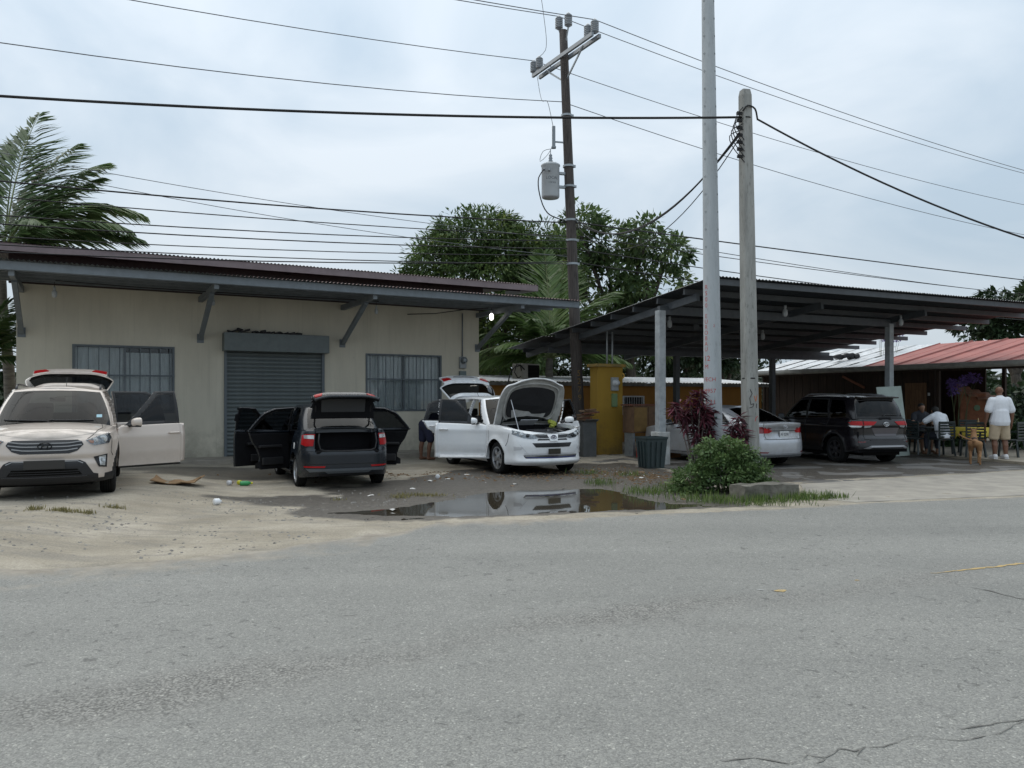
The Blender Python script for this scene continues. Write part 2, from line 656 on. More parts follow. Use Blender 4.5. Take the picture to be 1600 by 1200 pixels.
  bul = S.get('bulge', 0.035) * 4 * (v * (1 - v)) ** 1.0
  Q[..., 0] += gx[:, None] * bul[None, :]
  Q[..., 1] += gy[:, None] * bul[None, :]
  Q[0, :, 1] = 0
  Q[-1, :, 1] = 0
  Q[..., 1] = np.maximum(Q[..., 1], 0)
  uR, uA = S['uR'], S['uA']      # control index of the rear corner and of the A pillar
  sideM = (u > uR - 0.25) & (u < uA + 0.12)
  sub = np.where(sideM)[0]
  tmp = Q[sub][:, 1:-1]
  gX, gZ = tmp[..., 0].ravel(), tmp[..., 2].ravel()
  for poly in [d['poly'] for d in doors.values()] + [w for w in S['windows'].values()]:
   gX, gZ = snap_poly(poly, gX, gZ, dg * .55)
  tmp[..., 0], tmp[..., 2] = gX.reshape(tmp.shape[:2]), gZ.reshape(tmp.shape[:2])
  Q[sub, 1:-1] = tmp
  wsd, rsd = S.get('ws_side', 0.10), S.get('rg_side', 0.16)
  fr = S.get('frame', 'black')
  uc, vc = ((u[:-1] + u[1:]) / 2)[:, None], ((v[:-1] + v[1:]) / 2)[None, :]
  for sgn, sd in ((1, 'l'), (-1, 'r')):
   def gow(C):
    O, M_ = blank(C)
    cx, cz = C[..., 0], C[..., 2]
    U, W_ = uc + 0 * cx, vc + 0 * cx
    side = np.repeat(sideM[:-1, None], cx.shape[1], 1)
    tail = G and G['kind'] == 'tail'
    if tail:
     O[U < uR - .06] = 'gate'
    k = U < uR - rsd
    a = S['rg']
    g = k & (W_ > a[0]) & (W_ < a[1])
    if S.get('rg_black'):
     M_[k & (W_ < a[1])] = 'black'
    O[g] = 'rear_glass'
    M_[g] = 'glass'
    g = (U > uA + wsd) & (W_ < S.get('ws_top', .95))
    O[g] = 'windshield'
    M_[g] = 'glass'
    for d in doors:
     g = side & inside(doors[d]['poly'], cx, cz)
     O[g] = d + sd
     M_[g] = fr
    for k_, poly in S['windows'].items():
     g = side & inside(poly, cx, cz)
     O[g] = 'glass_' + k_ + sd
     M_[g] = 'glass'
    return O, M_
   addgrid(Q, gow, sgn)
  rows(Q[:, -1, :], np.linspace(1, -1, 29), S['roof_crown'], 2.6, blank)
  V = np.vstack(V)
  F = [tuple(int(i) for i in q) for q in np.vstack(F)]
  own, mt = np.concatenate(own), np.concatenate(mt)
  s.roof_edge = Q[:, -1, :]
  s.V, s.F, s.own, s.mt = V, F, own, mt
  s.FQ = np.array(F)
  s.bvh = BVHTree.FromPolygons([Vector(p) for p in V], F)
 # ---- panels become objects
 def matof(s, key):
  S = s.S
  return {'paint': S['paint'], 'clad': M_BLACK, 'black': M_BLACK, 'glass': S.get('glass', M_TINT)}[key]
 def sub(s, owner):
  return np.where(s.own == owner)[0]
 def weld(s, ids):
  """faces ids -> merged vertices, faces, material keys"""
  Q = s.FQ[ids]
  used, inv = np.unique(Q.ravel(), return_inverse=True)
  r = np.round(s.V[used], 4)
  _, first, inv2 = np.unique(r, axis=0, return_index=True, return_inverse=True)
  vs = s.V[used][first]
  q = inv2.ravel()[inv.ravel()].reshape(-1, 4)
  ff, mm = [], []
  for f, m_ in zip(q.tolist(), s.mt[ids].tolist()):
   g = []
   for i in f:
    if i not in g:
     g.append(i)
   if len(g) >= 3:
    ff.append(tuple(g))
    mm.append(m_)
  return vs, ff, mm
 def normals(s, vs, ff):
  q = np.array([f if len(f) == 4 else f + (f[-1],) for f in ff])
  p = vs[q]
  c = np.cross(p[:, 2] - p[:, 0], p[:, 3] - p[:, 1])
  n = np.zeros_like(vs)
  for k in range(4):
   np.add.at(n, q[:, k], c)
  l = np.linalg.norm(n, axis=1)
  l[l < 1e-12] = 1
  return n / l[:, None]
 def panel_obj(s, name, owner, parent, hinge=(0, 0, 0), thick=0.0, inner=None, thick_up=None, flange=False, zbelt=99):
  ids = s.sub(owner)
  if len(ids) == 0:
   return None
  vs, ff, mm = s.weld(ids)
  keys = sorted(set(mm))
  mats = [s.matof(k) for k in keys]
  fm = [keys.index(m_) for m_ in mm]
  out_v, out_f = [tuple(p) for p in vs], list(ff)
  if thick > 0:
   n = s.normals(vs, ff)
   th = np.where(vs[:, 2] > zbelt, thick_up or thick, thick)
   iv = vs - n * th[:, None]
   k = len(out_v)
   out_v += [tuple(p) for p in iv]
   mats.append(inner or M_TRIM)
   for f in ff:
    out_f.append(tuple(i + k for i in f[::-1]))
    fm.append(len(mats) - 1)
   mats.append(s.matof('paint'))
   for a, b in boundary_edges(ff):
    out_f.append((b, a, a + k, b + k))
    fm.append(len(mats) - 1)
  h = np.array(hinge)
  o = mesh_obj(name, [tuple(np.array(p) - h) for p in out_v], out_f, None, parent, True, mats, fm, loc=tuple(hinge) if any(hinge) else (0, 0, 0))
  return o
 def flange_geo(s, owners, depth=0.07):
  """return wall of an opening that follows the panel's outline"""
  ids = np.where(np.isin(s.own, owners))[0]
  if len(ids) == 0:
   return [], []
  vs, ff, _ = s.weld(ids)
  n = s.normals(vs, ff)
  iv = vs - n * depth
  be = boundary_edges(ff)
  used = sorted({i for e in be for i in e})
  rm = {i: k for k, i in enumerate(used)}
  k = len(used)
  vv = [tuple(vs[i]) for i in used] + [tuple(iv[i]) for i in used]
  return vv, [(rm[a], rm[b], rm[b] + k, rm[a] + k) for a, b in be]
 def assemble(s):
  S = s.S
  # body = everything not owned by an opening panel
  ids = s.sub('body')
  vs, ff, mm = s.weld(ids)
  keys = sorted(set(mm))
  mats = [s.matof(k) for k in keys]
  fm = [keys.index(m_) for m_ in mm]
  vv, f2 = [tuple(p) for p in vs], list(ff)
  jobs = []
  for d in S['doors']:
   for sd in 'lr':
    w = ['glass_' + k + sd for k in S['windows'] if S['doors'][d].get('win') == k or k in S['doors'][d].get('wins', [])]
    jobs.append([d + sd] + w)
  jobs.append(['gate'] + (['rear_glass'] if S['gate'] and S['gate']['kind'] == 'tail' else []))
  jobs.append(['hood'])
  mats.append(S['paint'])
  for j in jobs:
   a, b = s.flange_geo(j)
   k = len(vv)
   vv += a
   f2 += [tuple(i + k for i in f) for f in b]
   fm += [len(mats) - 1] * len(b)
  s.body = mesh_obj('body', vv, f2, None, s.root, True, mats, fm)
  opn = S.get('open', {})
  for d, D in S['doors'].items():
   for sd, sg in (('l', 1), ('r', -1)):
    xs = [p[0] for p in D['poly']]
    hinge = (max(xs) - 0.02, sg * (S['W'] - 0.05), 0.0)
    o = s.panel_obj('door', d + sd, s.root, hinge, 0.075, M_TRIM, 0.035, zbelt=S['belt'])
    if o is None:
     continue
    s.parts[d + sd] = (o, hinge)
    ang = opn.get(d + sd, 0)
    if ang:
     o.rotation_euler = (0, 0, -sg * radians(ang))
    for k in D.get('wins', [D.get('win')]):
     g = s.panel_obj('window_glass', 'glass_' + k + sd, o, hinge)
     if g:
      g.location = (0, 0, 0)
    # handle
    hx, hz = D['handle']
    p = s.hit((hx, hz), 'left' if sg > 0 else 'right')
    hb = MB()
    c = np.array(p) - np.array(hinge)
    hb.tube([(c[0] - .10, c[1] + sg * .004, c[2]), (c[0] - .075, c[1] + sg * .030, c[2] + .004), (c[0], c[1] + sg * .036, c[2] + .006),
       (c[0] + .075, c[1] + sg * .030, c[2] + .004), (c[0] + .10, c[1] + sg * .004, c[2])], [.012, .016, .017, .016, .012], 8)
    hb.build('handle', S.get('handle', S['paint']), o, True)
    # inner armrest and pocket
    ib = MB()
    x0, x1 = min(xs), max(xs)
    zz = S['belt']
    yy = sg * (S['W'] - 0.115) - hinge[1]
    ib.box(((x0 + x1) / 2 - hinge[0], yy, zz - .27), ((x1 - x0) * .55, .06, .05))
    ib.box(((x0 + x1) / 2 + .05 - hinge[0], yy, zz - .55), ((x1 - x0) * .5, .05, .14))
    ib.build('armrest', M_BLACK, o, bevel=.012)
    if d == 'front_' and opn.get(d + sd, 0) == 0:
     pass
  for k in S['windows']:
   owned = any(D.get('win') == k or k in D.get('wins', []) for D in S['doors'].values())
   if not owned:
    for sd in 'lr':
     s.panel_obj('side_window', 'glass_' + k + sd, s.root)
  ws = s.panel_obj('windshield', 'windshield', s.root)
  if ws:
   ws.data.materials[0] = S.get('wsglass', M_WIND)
  G = S['gate']
  par, hinge = s.root, (0, 0, 0)
  if G:
   hinge = G['hinge']
   o = s.panel_obj('tailgate' if G['kind'] == 'tail' else 'boot_lid', 'gate', s.root, hinge, 0.05, M_TRIM)
   o.rotation_euler = (0, radians(opn.get('gate', 0)), 0)
   s.parts['gate'] = (o, hinge)
   if G['kind'] == 'tail':
    par = o
  g = s.panel_obj('rear_window', 'rear_glass', par, hinge if par is not s.root else (0, 0, 0))
  if g and par is not s.root:
   g.location = (0, 0, 0)
  if g:
   g.data.materials[0] = S.get('rgglass', S.get('glass', M_TINT))
  hinge = (S['x_hood'] + .02, 0, tab(S['ztop'], S['x_hood']).item() + .03)
  o = s.panel_obj('hood', 'hood', s.root, hinge, 0.035, S.get('hood_inner', M_TRIM))
  if o:
   o.rotation_euler = (0, -radians(opn.get('hood', 0)), 0)
   s.parts['hood'] = (o, hinge)
  # underbody and wheel housings
  u = MB()
  W, za, Ra = S['W'], S.get('zaxle', S['R']), S['Ra']
  u.box(((S['xf'] + S['xr']) / 2, 0, .24), (S['xf'] - S['xr'] - 2 * Ra, 2 * W - .16, .10))
  u.box((S['xf'] + Ra * .3, 0, .26), (Ra * 2.6, 2 * W - .62, .12))
  u.box((S['xr'] - Ra * .3, 0, .28), (Ra * 2.8, 2 * W - .62, .12))
  for xa in (S['xf'], S['xr']):
   for sg in (1, -1):
    n = 14
    vs, fs = [], []
    for i in range(n + 1):
     a = -0.15 + (pi + .3) * i / n
     for yy in (W - .05, W - .34):
      vs.append((xa + (Ra + .01) * cos(a), sg * yy, za + (Ra + .01) * sin(a)))
    vs.append((xa, sg * (W - .34), za))
    for i in range(n):
     fs.append((2 * i, 2 * i + 1, 2 * i + 3, 2 * i + 2))
     fs.append((2 * i + 1, len(vs) - 1, 2 * i + 3))
    u.add(vs, fs)
  u.build('underbody', M_UNDER, s.root)
 def hit(s, p, view, off=0.0):
  d = {'front': Vector((-1, 0, 0)), 'rear': Vector((1, 0, 0)), 'left': Vector((0, -1, 0)), 'right': Vector((0, 1, 0)), 'top': Vector((0, 0, -1))}[view]
  if view in ('front', 'rear'):
   o = Vector((0, p[0], p[1])) - d * 5
  elif view in ('left', 'right'):
   o = Vector((p[0], 0, p[1])) - d * 5
  else:
   o = Vector((p[0], p[1], 0)) - d * 5
  r = s.bvh.ray_cast(o, d)
  if view in ('front', 'rear'):
   lim = .42 if p[1] < s.S['belt'] + .03 else 1.6
   xe = s.V[:, 0].max() if view == 'front' else s.V[:, 0].min()
   if r[0] is None or abs(r[0].x - xe) > lim:
    r = s.bvh.find_nearest(Vector((xe + d.x * .34, p[0], p[1])))
  elif r[0] is None:
   r = s.bvh.find_nearest(o + d * 4)
  return np.array(r[0] - d * off)
 def decal(s, name, poly, view, m, off=0.004, parent=None, hinge=(0, 0, 0), cell=0.05, thick=0.0, mirror=False, smooth=True):
  """a patch of given outline laid on the skin (lamp, grille, badge ground ...)"""
  if mirror:
   v2 = {'left': 'right', 'right': 'left'}.get(view, view)
   q = [(-a, b) for a, b in poly][::-1] if view in ('front', 'rear') else poly
   if view in ('left', 'right'):
    q = poly[::-1]
   s.decal(name, q, v2, m, off, parent, hinge, cell, thick)
  bm = bmesh.new()
  bm.faces.new([bm.verts.new((a, b, 0)) for a, b in poly])
  xs, ys = [p[0] for p in poly], [p[1] for p in poly]
  for ax, lo, hi in ((0, min(xs), max(xs)), (1, min(ys), max(ys))):
   n = int((hi - lo) / cell)
   for i in range(1, n + 1):
    c = lo + (hi - lo) * i / (n + 1)
    co, no = ((c, 0, 0), (1, 0, 0)) if ax == 0 else ((0, c, 0), (0, 1, 0))
    bmesh.ops.bisect_plane(bm, geom=bm.verts[:] + bm.edges[:] + bm.faces[:], plane_co=co, plane_no=no)
  bm.verts.index_update()
  h = np.array(hinge)
  vs = [s.hit((v.co.x, v.co.y), view, off) - h for v in bm.verts]
  fs = [tuple(v.index for v in f.verts) for f in bm.faces]
  d = {'front': (1, 0, 0), 'rear': (-1, 0, 0), 'left': (0, 1, 0), 'right': (0, -1, 0), 'top': (0, 0, 1)}[view]
  bm.free()
  # orient outwards
  acc = np.zeros(3)
  for f in fs:
   p = [vs[i] for i in f]
   acc += np.cross(p[1] - p[0], p[2] - p[0])
  if acc.dot(d) < 0:
   fs = [f[::-1] for f in fs]
  th = max(thick, off + 0.006)
  k = len(vs)
  vs2 = vs + [p - np.array(d) * th for p in vs]
  for a, b in boundary_edges(fs):
   fs = fs + [(b, a, a + k, b + k)]
  return mesh_obj(name, vs2, fs, m, parent or s.root, False)
 def seam(s, pts, view, parent=None, hinge=(0, 0, 0), w=0.009, off=0.002, name='panel_gap', m=None, ds=.05, mirror=False):
  P = np.asarray(pts, float)
  out = []
  for i in range(len(P) - 1):
   n = max(1, int(np.linalg.norm(P[i + 1] - P[i]) / ds))
   for j in range(n):
    out.append(P[i] + (P[i + 1] - P[i]) * j / n)
  out.append(P[-1])
  h = np.array(hinge)
  q = [s.hit(p, view, off) - h for p in out]
  mb = MB()
  mb.tube([Vector(p) for p in q], w / 2, 4)
  o = mb.build(name, m or M_SEAM, parent or s.root)
  if mirror:
   v2 = {'left': 'right', 'right': 'left'}.get(view, view)
   p2 = pts if view in ('left', 'right') else [(-a, b) for a, b in pts]
   s.seam(p2, v2, parent, hinge, w, off, name, m, ds)
  return o
 # ---- wheels
 def wheels(s):
  S = s.S
  R, tw = S['R'], S.get('tw', .21)
  za = S.get('zaxle', R)
  rr = S.get('rim', R * .68)
  tb = MB()
  h = tw / 2
  prof = [(rr, -h * .80), (rr + .012, -h * .93), (rr + (R - rr) * .5, -h), (R - .028, -h * .93), (R - .008, -h * .78), (R, -h * .45), (R, h * .45), (R - .008, h * .78),
    (R - .028, h * .93), (rr + (R - rr) * .5, h), (rr + .012, h * .93), (rr, h * .80), (rr, -h * .80)]
  tb.lathe(prof, 44, axis='y')
  groove = MB()
  for q in (-.45, -.15, .15, .45):
   groove.lathe([(R + .0015, (q - .05) * h), (R + .0015, (q + .05) * h)], 44, axis='y')
  rb = MB()
  rb.lathe([(rr + .004, h * .80), (rr + .004, h * .90), (rr - .018, h * .88), (rr - .026, h * .55), (rr - .04, -h * .7)], 44, axis='y')
  n = S.get('spokes', 5)
  for i in range(n):
   a = 2 * pi * i / n + S.get('spoke0', .2)
   for da in ((-.13, .13) if S.get('twin') else (0,)):
    w0, w1 = S.get('spw', (.075, .05))
    ca, sa = cos(a + da), sin(a + da)
    vs = []
    for r, w, yo in ((.03, w0, h * .62), (rr * .55, (w0 + w1) / 2, h * .80), (rr - .012, w1, h * .74)):
     for q in (-1, 1):
      px, pz = r * ca - q * w / 2 * sa, r * sa + q * w / 2 * ca
      vs += [(px, yo, pz), (px, yo - .03, pz)]
    f = []
    for k in (0, 4):
     f += [(k, k + 2, k + 6, k + 4), (k, k + 4, k + 5, k + 1), (k + 2, k + 3, k + 7, k + 6)]
    rb.add(vs, f)
  rb.lathe([(.001, h * .86), (.035, h * .84), (.07, h * .70), (.075, h * .4)], 20, axis='y')
  db = MB()
  db.lathe([(.001, h * .3), (rr * .66, h * .3), (rr * .66, h * .15), (.001, h * .15)], 28, axis='y')
  db.lathe([(.001, -h * .1), (rr - .02, -h * .1)], 28, axis='y')
  tm = tr = td = tg = None
  for xa in (S['xf'], S['xr']):
   for sg in (1, -1):
    st = S.get('steer', 0) if xa == S['xf'] else 0
    y = sg * (S['W'] - tw / 2 - S.get('wheel_in', .025))
    if tm is None:
     hub = db.build('wheel', M_UNDER, s.root, True)
     ty = tb.build('tyre', M_RUBBER, hub, True)
     gr = groove.build('tread_groove', M_UNDER, hub, True)
     ri = rb.build('rim', S.get('rimmat', M_ALLOY), hub, False)
     tm = (hub, ty, gr, ri)
     o = hub
    else:
     o = copy_tree(tm[0], s.root)
    o.location = (xa, y, za)
    o.rotation_euler = (0, 0.4 * (xa > 0) + .9 * (sg > 0), (0 if sg > 0 else pi) + radians(st))
 # ---- seats, dashboard, steering wheel
 def interior(s):
  S = s.S
  if S.get('no_interior'):
   return
  W = S['W']
  bz = S['belt']
  fl = MB()
  x0, x1 = S['cabin']
  fl.box(((x0 + x1) / 2, 0, .33), (x1 - x0, 2 * W - .2, .06))
  fl.box((x0 - .02, 0, .55), (.05, 2 * W - .25, .5))
  fl.box((x1 + .02, 0, .55), (.05, 2 * W - .25, .5))
  fl.build('cabin_floor', M_TRIM, s.root)
  E = s.roof_edge
  bb = np.linspace(1, -1, 13)
  vs = [(e[0], e[1] * t * .985, e[2] - .035 + S['roof_crown'] * min(1, e[1] / .35) * (1 - abs(t) ** 2.6)) for e in E[::3] for t in bb]
  mesh_obj('headliner', vs, [(i * 13 + j, (i + 1) * 13 + j, (i + 1) * 13 + j + 1, i * 13 + j + 1) for i in range(len(E[::3]) - 1) for j in range(12)], M_TRIM, s.root)
  d = MB()
  xd = S['x_cowl']
  for (px, pz, dx, dz) in ((xd - .30, bz - .16, .5, .22), (xd - .42, bz - .06, .28, .12)):
   d.box((px, 0, pz), (dx, 2 * W - .26, dz))
  d.box((xd - .52, 0, bz - .32), (.22, .26, .4))
  d.build('dashboard', M_TRIM, s.root, bevel=.04)
  st = MB()
  n = 20
  c = Vector((xd - .70, W * .42, bz - .08))
  pts = []
  for i in range(n + 1):
   a = 2 * pi * i / n
   pts.append(c + Vector((.18 * sin(a) * .42, .18 * cos(a), .18 * sin(a) * .9)))
  st.tube(pts, .014, 6, False)
  st.tube([c, c + Vector((.25, 0, -.12))], .03, 8)
  st.bar(c + Vector((0, -.17, 0)), c + Vector((0, .17, 0)), .03, .04)
  st.build('steering_wheel', M_BLACK, s.root, True)
  sh = S.get('seat_h', .33)
  for row, (sx, ys) in enumerate(S['seats']):
   for yy, wd in ys:
    b = MB()
    tilt = Matrix.Rotation(radians(-14), 3, 'Y')
    b.box((sx + .22, yy, sh + .10), (.50, wd, .16))
    b.box((sx - .10, yy, sh + .46), (.13, wd - .02, .62), tilt)
    nh = 1 if wd < .7 else 2
    for q in range(nh):
     hy = yy if nh == 1 else yy + (q - .5) * wd * .5
     b.box((sx - .20, hy, sh + .86), (.09, .25, .16), tilt)
     b.box((sx - .175, hy, sh + .76), (.02, .14, .08), tilt)
    b.build('seat', S.get('seatmat', M_CLOTH), s.root, True, bevel=.035)
  if S.get('mirror_in', True):
   m_ = MB()
   m_.box((xd - .55, 0, S['H'] - .19), (.03, .22, .07))
   m_.build('inner_mirror', M_BLACK, s.root, bevel=.01)
 # ---- helpers for fittings
 def mirror(s, x, z, door, reach=.20, m=None, fold=0):
  for sd, sg in (('l', 1), ('r', -1)):
   par, hinge = s.parts[door + sd]
   S = s.S
   y0 = sg * (S['W'] - .04)
   h = Vector(hinge)
   b = MB()
   b.tube([Vector((x + .02, y0 - sg * .03, z - .06)) - h, Vector((x, y0 + sg * .07, z - .045)) - h], .028, 8)
   b.build('mirror_arm', M_BLACK, par, True)
   # shell: squashed ellipsoid, flat at the back
   vs, fs = [], []
   nu, nv = 16, 8
   c = Vector((x - .03, y0 + sg * (.07 + reach / 2), z)) - h
   for i in range(nv + 1):
    t = i / nv
    rx = .11 * sin(t * pi / 2)
    k = cos(t * pi / 2)
    for j in range(nu):
     a = 2 * pi * j / nu
     e = lambda q: math.copysign(abs(q) ** .7, q)
     vs.append(c + Vector((rx - .03, e(cos(a)) * reach / 2 * (k ** .6 if k > 0 else 0), e(sin(a)) * .078 * (k ** .6 if k > 0 else 0))))
   for i in range(nv):
    for j in range(nu):
     fs.append((i * nu + j, i * nu + (j + 1) % nu, (i + 1) * nu + (j + 1) % nu, (i + 1) * nu + j))
   o = mesh_obj('wing_mirror', vs, fs, m or S['paint'], par, True)
   g = MB()
   g.add([c + Vector((-.028, e1 * (reach / 2 - .012), e2 * .066)) for e1, e2 in ((-1, -.7), (-.7, -1), (.7, -1), (1, -.7), (1, .7), (.7, 1), (-.7, 1), (-1, .7))], [tuple(range(8))])
   g.build('mirror_glass', M_CHROME, par)
   lo = MB()
   lo.box(c + Vector((.01, 0, -.058)), (.085, reach * .82, .035))
   lo.build('mirror_base', M_BLACK, par, bevel=.012)
 def rails(s, x0, x1, y, h=.05, m=None, y1=None):
  for sg in (1, -1):
   b = MB()
   pts = []
   for i in range(13):
    t = i / 12
    xx = x0 + (x1 - x0) * t
    yy = y + ((y1 or y) - y) * t
    p = s.hit((xx, sg * yy), 'top')
    k = min(1, min(t, 1 - t) / .10)
    pts.append((xx, sg * yy, p[2] + .004 + h * k ** .7))
   b.tube(pts, .017, 8)
   b.build('roof_rail', m or M_SILVER, s.root, True)
 def plate(s, y, z, view, w, h, m, text, tcol, parent=None, hinge=(0, 0, 0), off=.02, lab=None):
  p = s.hit((y, z), view, off)
  q = s.hit((y, z + h / 2), view, off)
  sg = 1 if view == 'front' else -1
  xx = max(sg * p[0], sg * q[0]) * sg
  hg = Vector(hinge)
  b = MB()
  b.box(Vector((xx, y, z)) - hg, (.012, w, h))
  o = b.build('licence_plate', m, parent or s.root, bevel=.003)
  if text:
   vs, fs = text_mesh(text, h * .62, 0, .95)
   R = Matrix(((0, 0, sg), (sg, 0, 0), (0, 1, 0)))
   wv = max(v.x for v in vs) - min(v.x for v in vs)
   k = min(1.0, w * .86 / wv)
   mesh_obj('plate_lettering', [R @ Vector((v.x * k, v.y, 0)) + Vector((xx + sg * .0085, y, z)) - hg for v in vs], fs, tcol, o)
  return o
 def emblem(s, kind, y, z, view, size, m, parent=None, hinge=(0, 0, 0), off=.01):
  p = s.hit((y, z), view, off)
  sg = 1 if view == 'front' else -1
  hg = Vector(hinge)
  b = MB()
  def ell(cy, cz, a, c, r):
   b.tube([Vector((p[0], cy + a * cos(t), cz + c * sin(t))) - hg for t in np.linspace(0, 2 * pi, 25)], r, 6, False)
  if kind == 'H':
   ell(y, z, size, size * .55, size * .09)
   k = size * .14
   lean = size * .16 * -sg
   for q in (-.42, .42):
    b.bar(Vector((p[0], y + sg * q * size - lean * .5 * -1, z - size * .4)) - hg, Vector((p[0], y + sg * q * size + lean * -1.0, z + size * .4)) - hg, k, k, up=(1, 0, 0))
   b.bar(Vector((p[0], y - size * .42, z - size * .03)) - hg, Vector((p[0], y + size * .42, z + size * .05)) - hg, k, k, up=(1, 0, 0))
  else:
   ell(y, z, size, size * .68, size * .10)
   ell(y, z + size * .22, size * .62, size * .32, size * .08)
   ell(y, z, size * .26, size * .64, size * .08)
  return b.build('emblem', m, parent or s.root, True)
# ------------------------------------------------------------------ the five cars
def bumpf(a, c, w):
 return np.exp(-((a - c) / w) ** 2)
def paint(name, col, metal=0.25, rough=0.32, coat=0.8, dust=1.0):
 """car paint with road dust splashed along the lower panels"""
 m, p, N, L, ramp, noise, mix, math_, bump = nodes_of(name)
 tc = N('ShaderNodeTexCoord').outputs['Object']
 z = N('ShaderNodeSeparateXYZ')
 L(tc, z.inputs[0])
 r = N('ShaderNodeMapRange')
 for k, v in (('From Min', .18), ('From Max', .70), ('To Min', .62 * dust), ('To Max', .0)):
  r.inputs[k].default_value = v
 L(z.outputs['Z'], r.inputs['Value'])
 n = noise(tc, 7, 7, .7)
 f = math_('MULTIPLY', math_('ADD', r.outputs[0], .08 * dust), ramp(n, [(.35, (0, 0, 0)), (.75, (1, 1, 1))]), True)
 L(mix(f, col, (.24, .21, .17)), p.inputs['Base Color'])
 L(math_('ADD', math_('MULTIPLY', f, .5), rough), p.inputs['Roughness'])
 L(math_('MULTIPLY', math_('SUBTRACT', 1.0, f), coat), p.inputs['Coat Weight'])
 p.inputs['Metallic'].default_value = metal
 p.inputs['Coat Roughness'].default_value = .05
 return m
def creta(loc, heading):
 S = dict(
  W=.89, H=1.62, R=.335, Ra=.395, xf=1.30, xr=-1.29, flare=.022, clad=.055, cladz=.36, cladz_end=.30, belt=1.03, seat_h=.42,
  plan=[(-2.13, 0), (-2.11, .42), (-2.03, .68), (-1.80, .835), (-1.2, .882), (0, .89), (1.2, .886), (1.66, .862), (1.92, .745), (2.06, .5), (2.125, .22), (2.135, 0)],
  zbot=[(-2.13, .30), (-1.5, .25), (1.5, .25), (2.14, .23)],
  ztop=[(-2.13, 1.03), (-1.6, 1.045), (0, 1.02), (.72, 1.0), (1.2, .985), (1.7, .945), (2.0, .89), (2.14, .86)],
  side=[(.2, -.07), (.30, -.02), (.42, -.016), (.60, 0), (.82, .004), (.90, -.012), (1.06, -.055)],
  front=[(.2, -.12), (.27, -.03), (.36, 0), (.50, .0), (.58, -.03), (.64, -.015), (.72, -.03), (.82, -.055), (.90, -.14)],
  rear=[(.2, -.10), (.3, -.01), (.5, 0), (.66, -.02), (.73, -.06), (.85, -.06), (1.05, -.12)],
  hood_crown=.085, hood_p=2.6, x_cowl=.80, x_hood=.86, x_nose=2.14, hood_lip=.04, x_deck=-1.92, deck_crown=.0,
  gbot=[(-2.0, 0, 1.03), (-1.97, .5, 1.03), (-1.84, .75, 1.035), (-1.3, .822, 1.045), (0, .835, 1.02), (.72, .80, 1.0), (.96, .5, 1.065), (1.04, 0, 1.085)],
  gtop=[(-1.80, 0, 1.60), (-1.77, .40, 1.592), (-1.62, .60, 1.57), (-1.1, .645, 1.59), (-.2, .655, 1.60), (.12, .61, 1.575), (.235, .32, 1.595), (.27, 0, 1.60)],
  uR=2, uA=5, roof_crown=.045, rg=(.12, .86), ws_side=.10, ws_top=.96,
  windows={'wf': [(.56, 1.035), (.06, 1.52), (-.20, 1.535), (-.20, 1.05)], 'wr': [(-.29, 1.05), (-.29, 1.535), (-.80, 1.53), (-.98, 1.46), (-1.07, 1.07)],
     'wq': [(-1.19, 1.09), (-1.13, 1.44), (-1.40, 1.42), (-1.58, 1.12)]},
  doors={'front_': dict(poly=[(.86, .33), (.86, .66), (.79, .985), (.66, 1.02), (.10, 1.56), (-.235, 1.57), (-.235, .33)], win='wf', handle=(-.12, .865)),
    'rear_': dict(poly=[(-.25, .33), (-.25, 1.57), (-.84, 1.565), (-1.04, 1.47), (-1.12, 1.06), (-1.02, .78), (-.90, .64), (-.855, .50), (-.85, .33)], win='wr', handle=(-.97, .90))},
  gate=dict(kind='tail', z0=.72, hw=.62, hinge=(-1.72, 0, 1.60)),
  cabin=(-1.9, .8), seats=[(-.15, [(.37, .5), (-.37, .5)]), (-1.0, [(0, 1.25)])],
  paint=paint('pearl_beige_paint', (0.56, 0.485, 0.425), .05, .30, .8, .6), rimmat=M_DALLOY, twin=False, wsglass=M_WIND, steer=0,
  open=dict(front_l=64, rear_l=66, gate=95))
 c = Car('parked_car', S, loc, heading, 'pearl beige crossover parked nose out with doors and tailgate open')
 B = M_BLACK
 # bonnet outline
 c.seam([(.90, .66), (1.5, .70), (1.85, .62), (1.97, .52)], 'top', mirror=True)
 # grille
 g = c.decal('grille', [(-.30, .665), (.30, .665), (.40, .70), (.475, .785), (.455, .825), (.40, .855), (-.40, .855), (-.455, .825), (-.475, .785), (-.40, .70)], 'front', mat('grille_black', (.012, .012, .014), .35), off=.008)
 for zz, hw in ((.812, .445), (.765, .45), (.712, .40)):
  b = []
  for t in np.linspace(-1, 1, 13):
   dz = .022 * max(0, abs(t) - .62) / .38
   b.append((t * hw, zz + dz))
  c.seam(b, 'front', w=.02, off=.012, name='grille_bar', m=M_SILVER, ds=.06)
 c.emblem('H', 0, .775, 'front', .085, mat('badge_dark', (.02, .022, .024), .3, metal=.5), off=.03)
 # lamps
 hl = [(.50, .845), (.56, .79), (.61, .765), (.795, .79), (.835, .90), (.82, .955), (.70, .915)]
 c.decal('headlight', hl, 'front', M_BOWL, off=.004, mirror=True, cell=.03)
 for sg in (1, -1):
  for (yy, zz, r, m_) in ((.715, .855, .052, M_CLEAR), (.62, .835, .036, M_CLEAR)):
   p = c.hit((sg * yy, zz), 'front', .004)
   b = MB()
   b.lathe([(.001, .004), (r * .5, .012), (r * .8, .008), (r, 0), (r * 1.1, .010), (r * 1.15, -.01)], 20, c=tuple(p), axis='x')
   b.build('lamp_reflector', m_, c.root, True)
 c.decal('turn_signal', [(.525, .842), (.565, .800), (.60, .79), (.60, .835)], 'front', M_AMBER, off=.009, mirror=True, cell=.03)
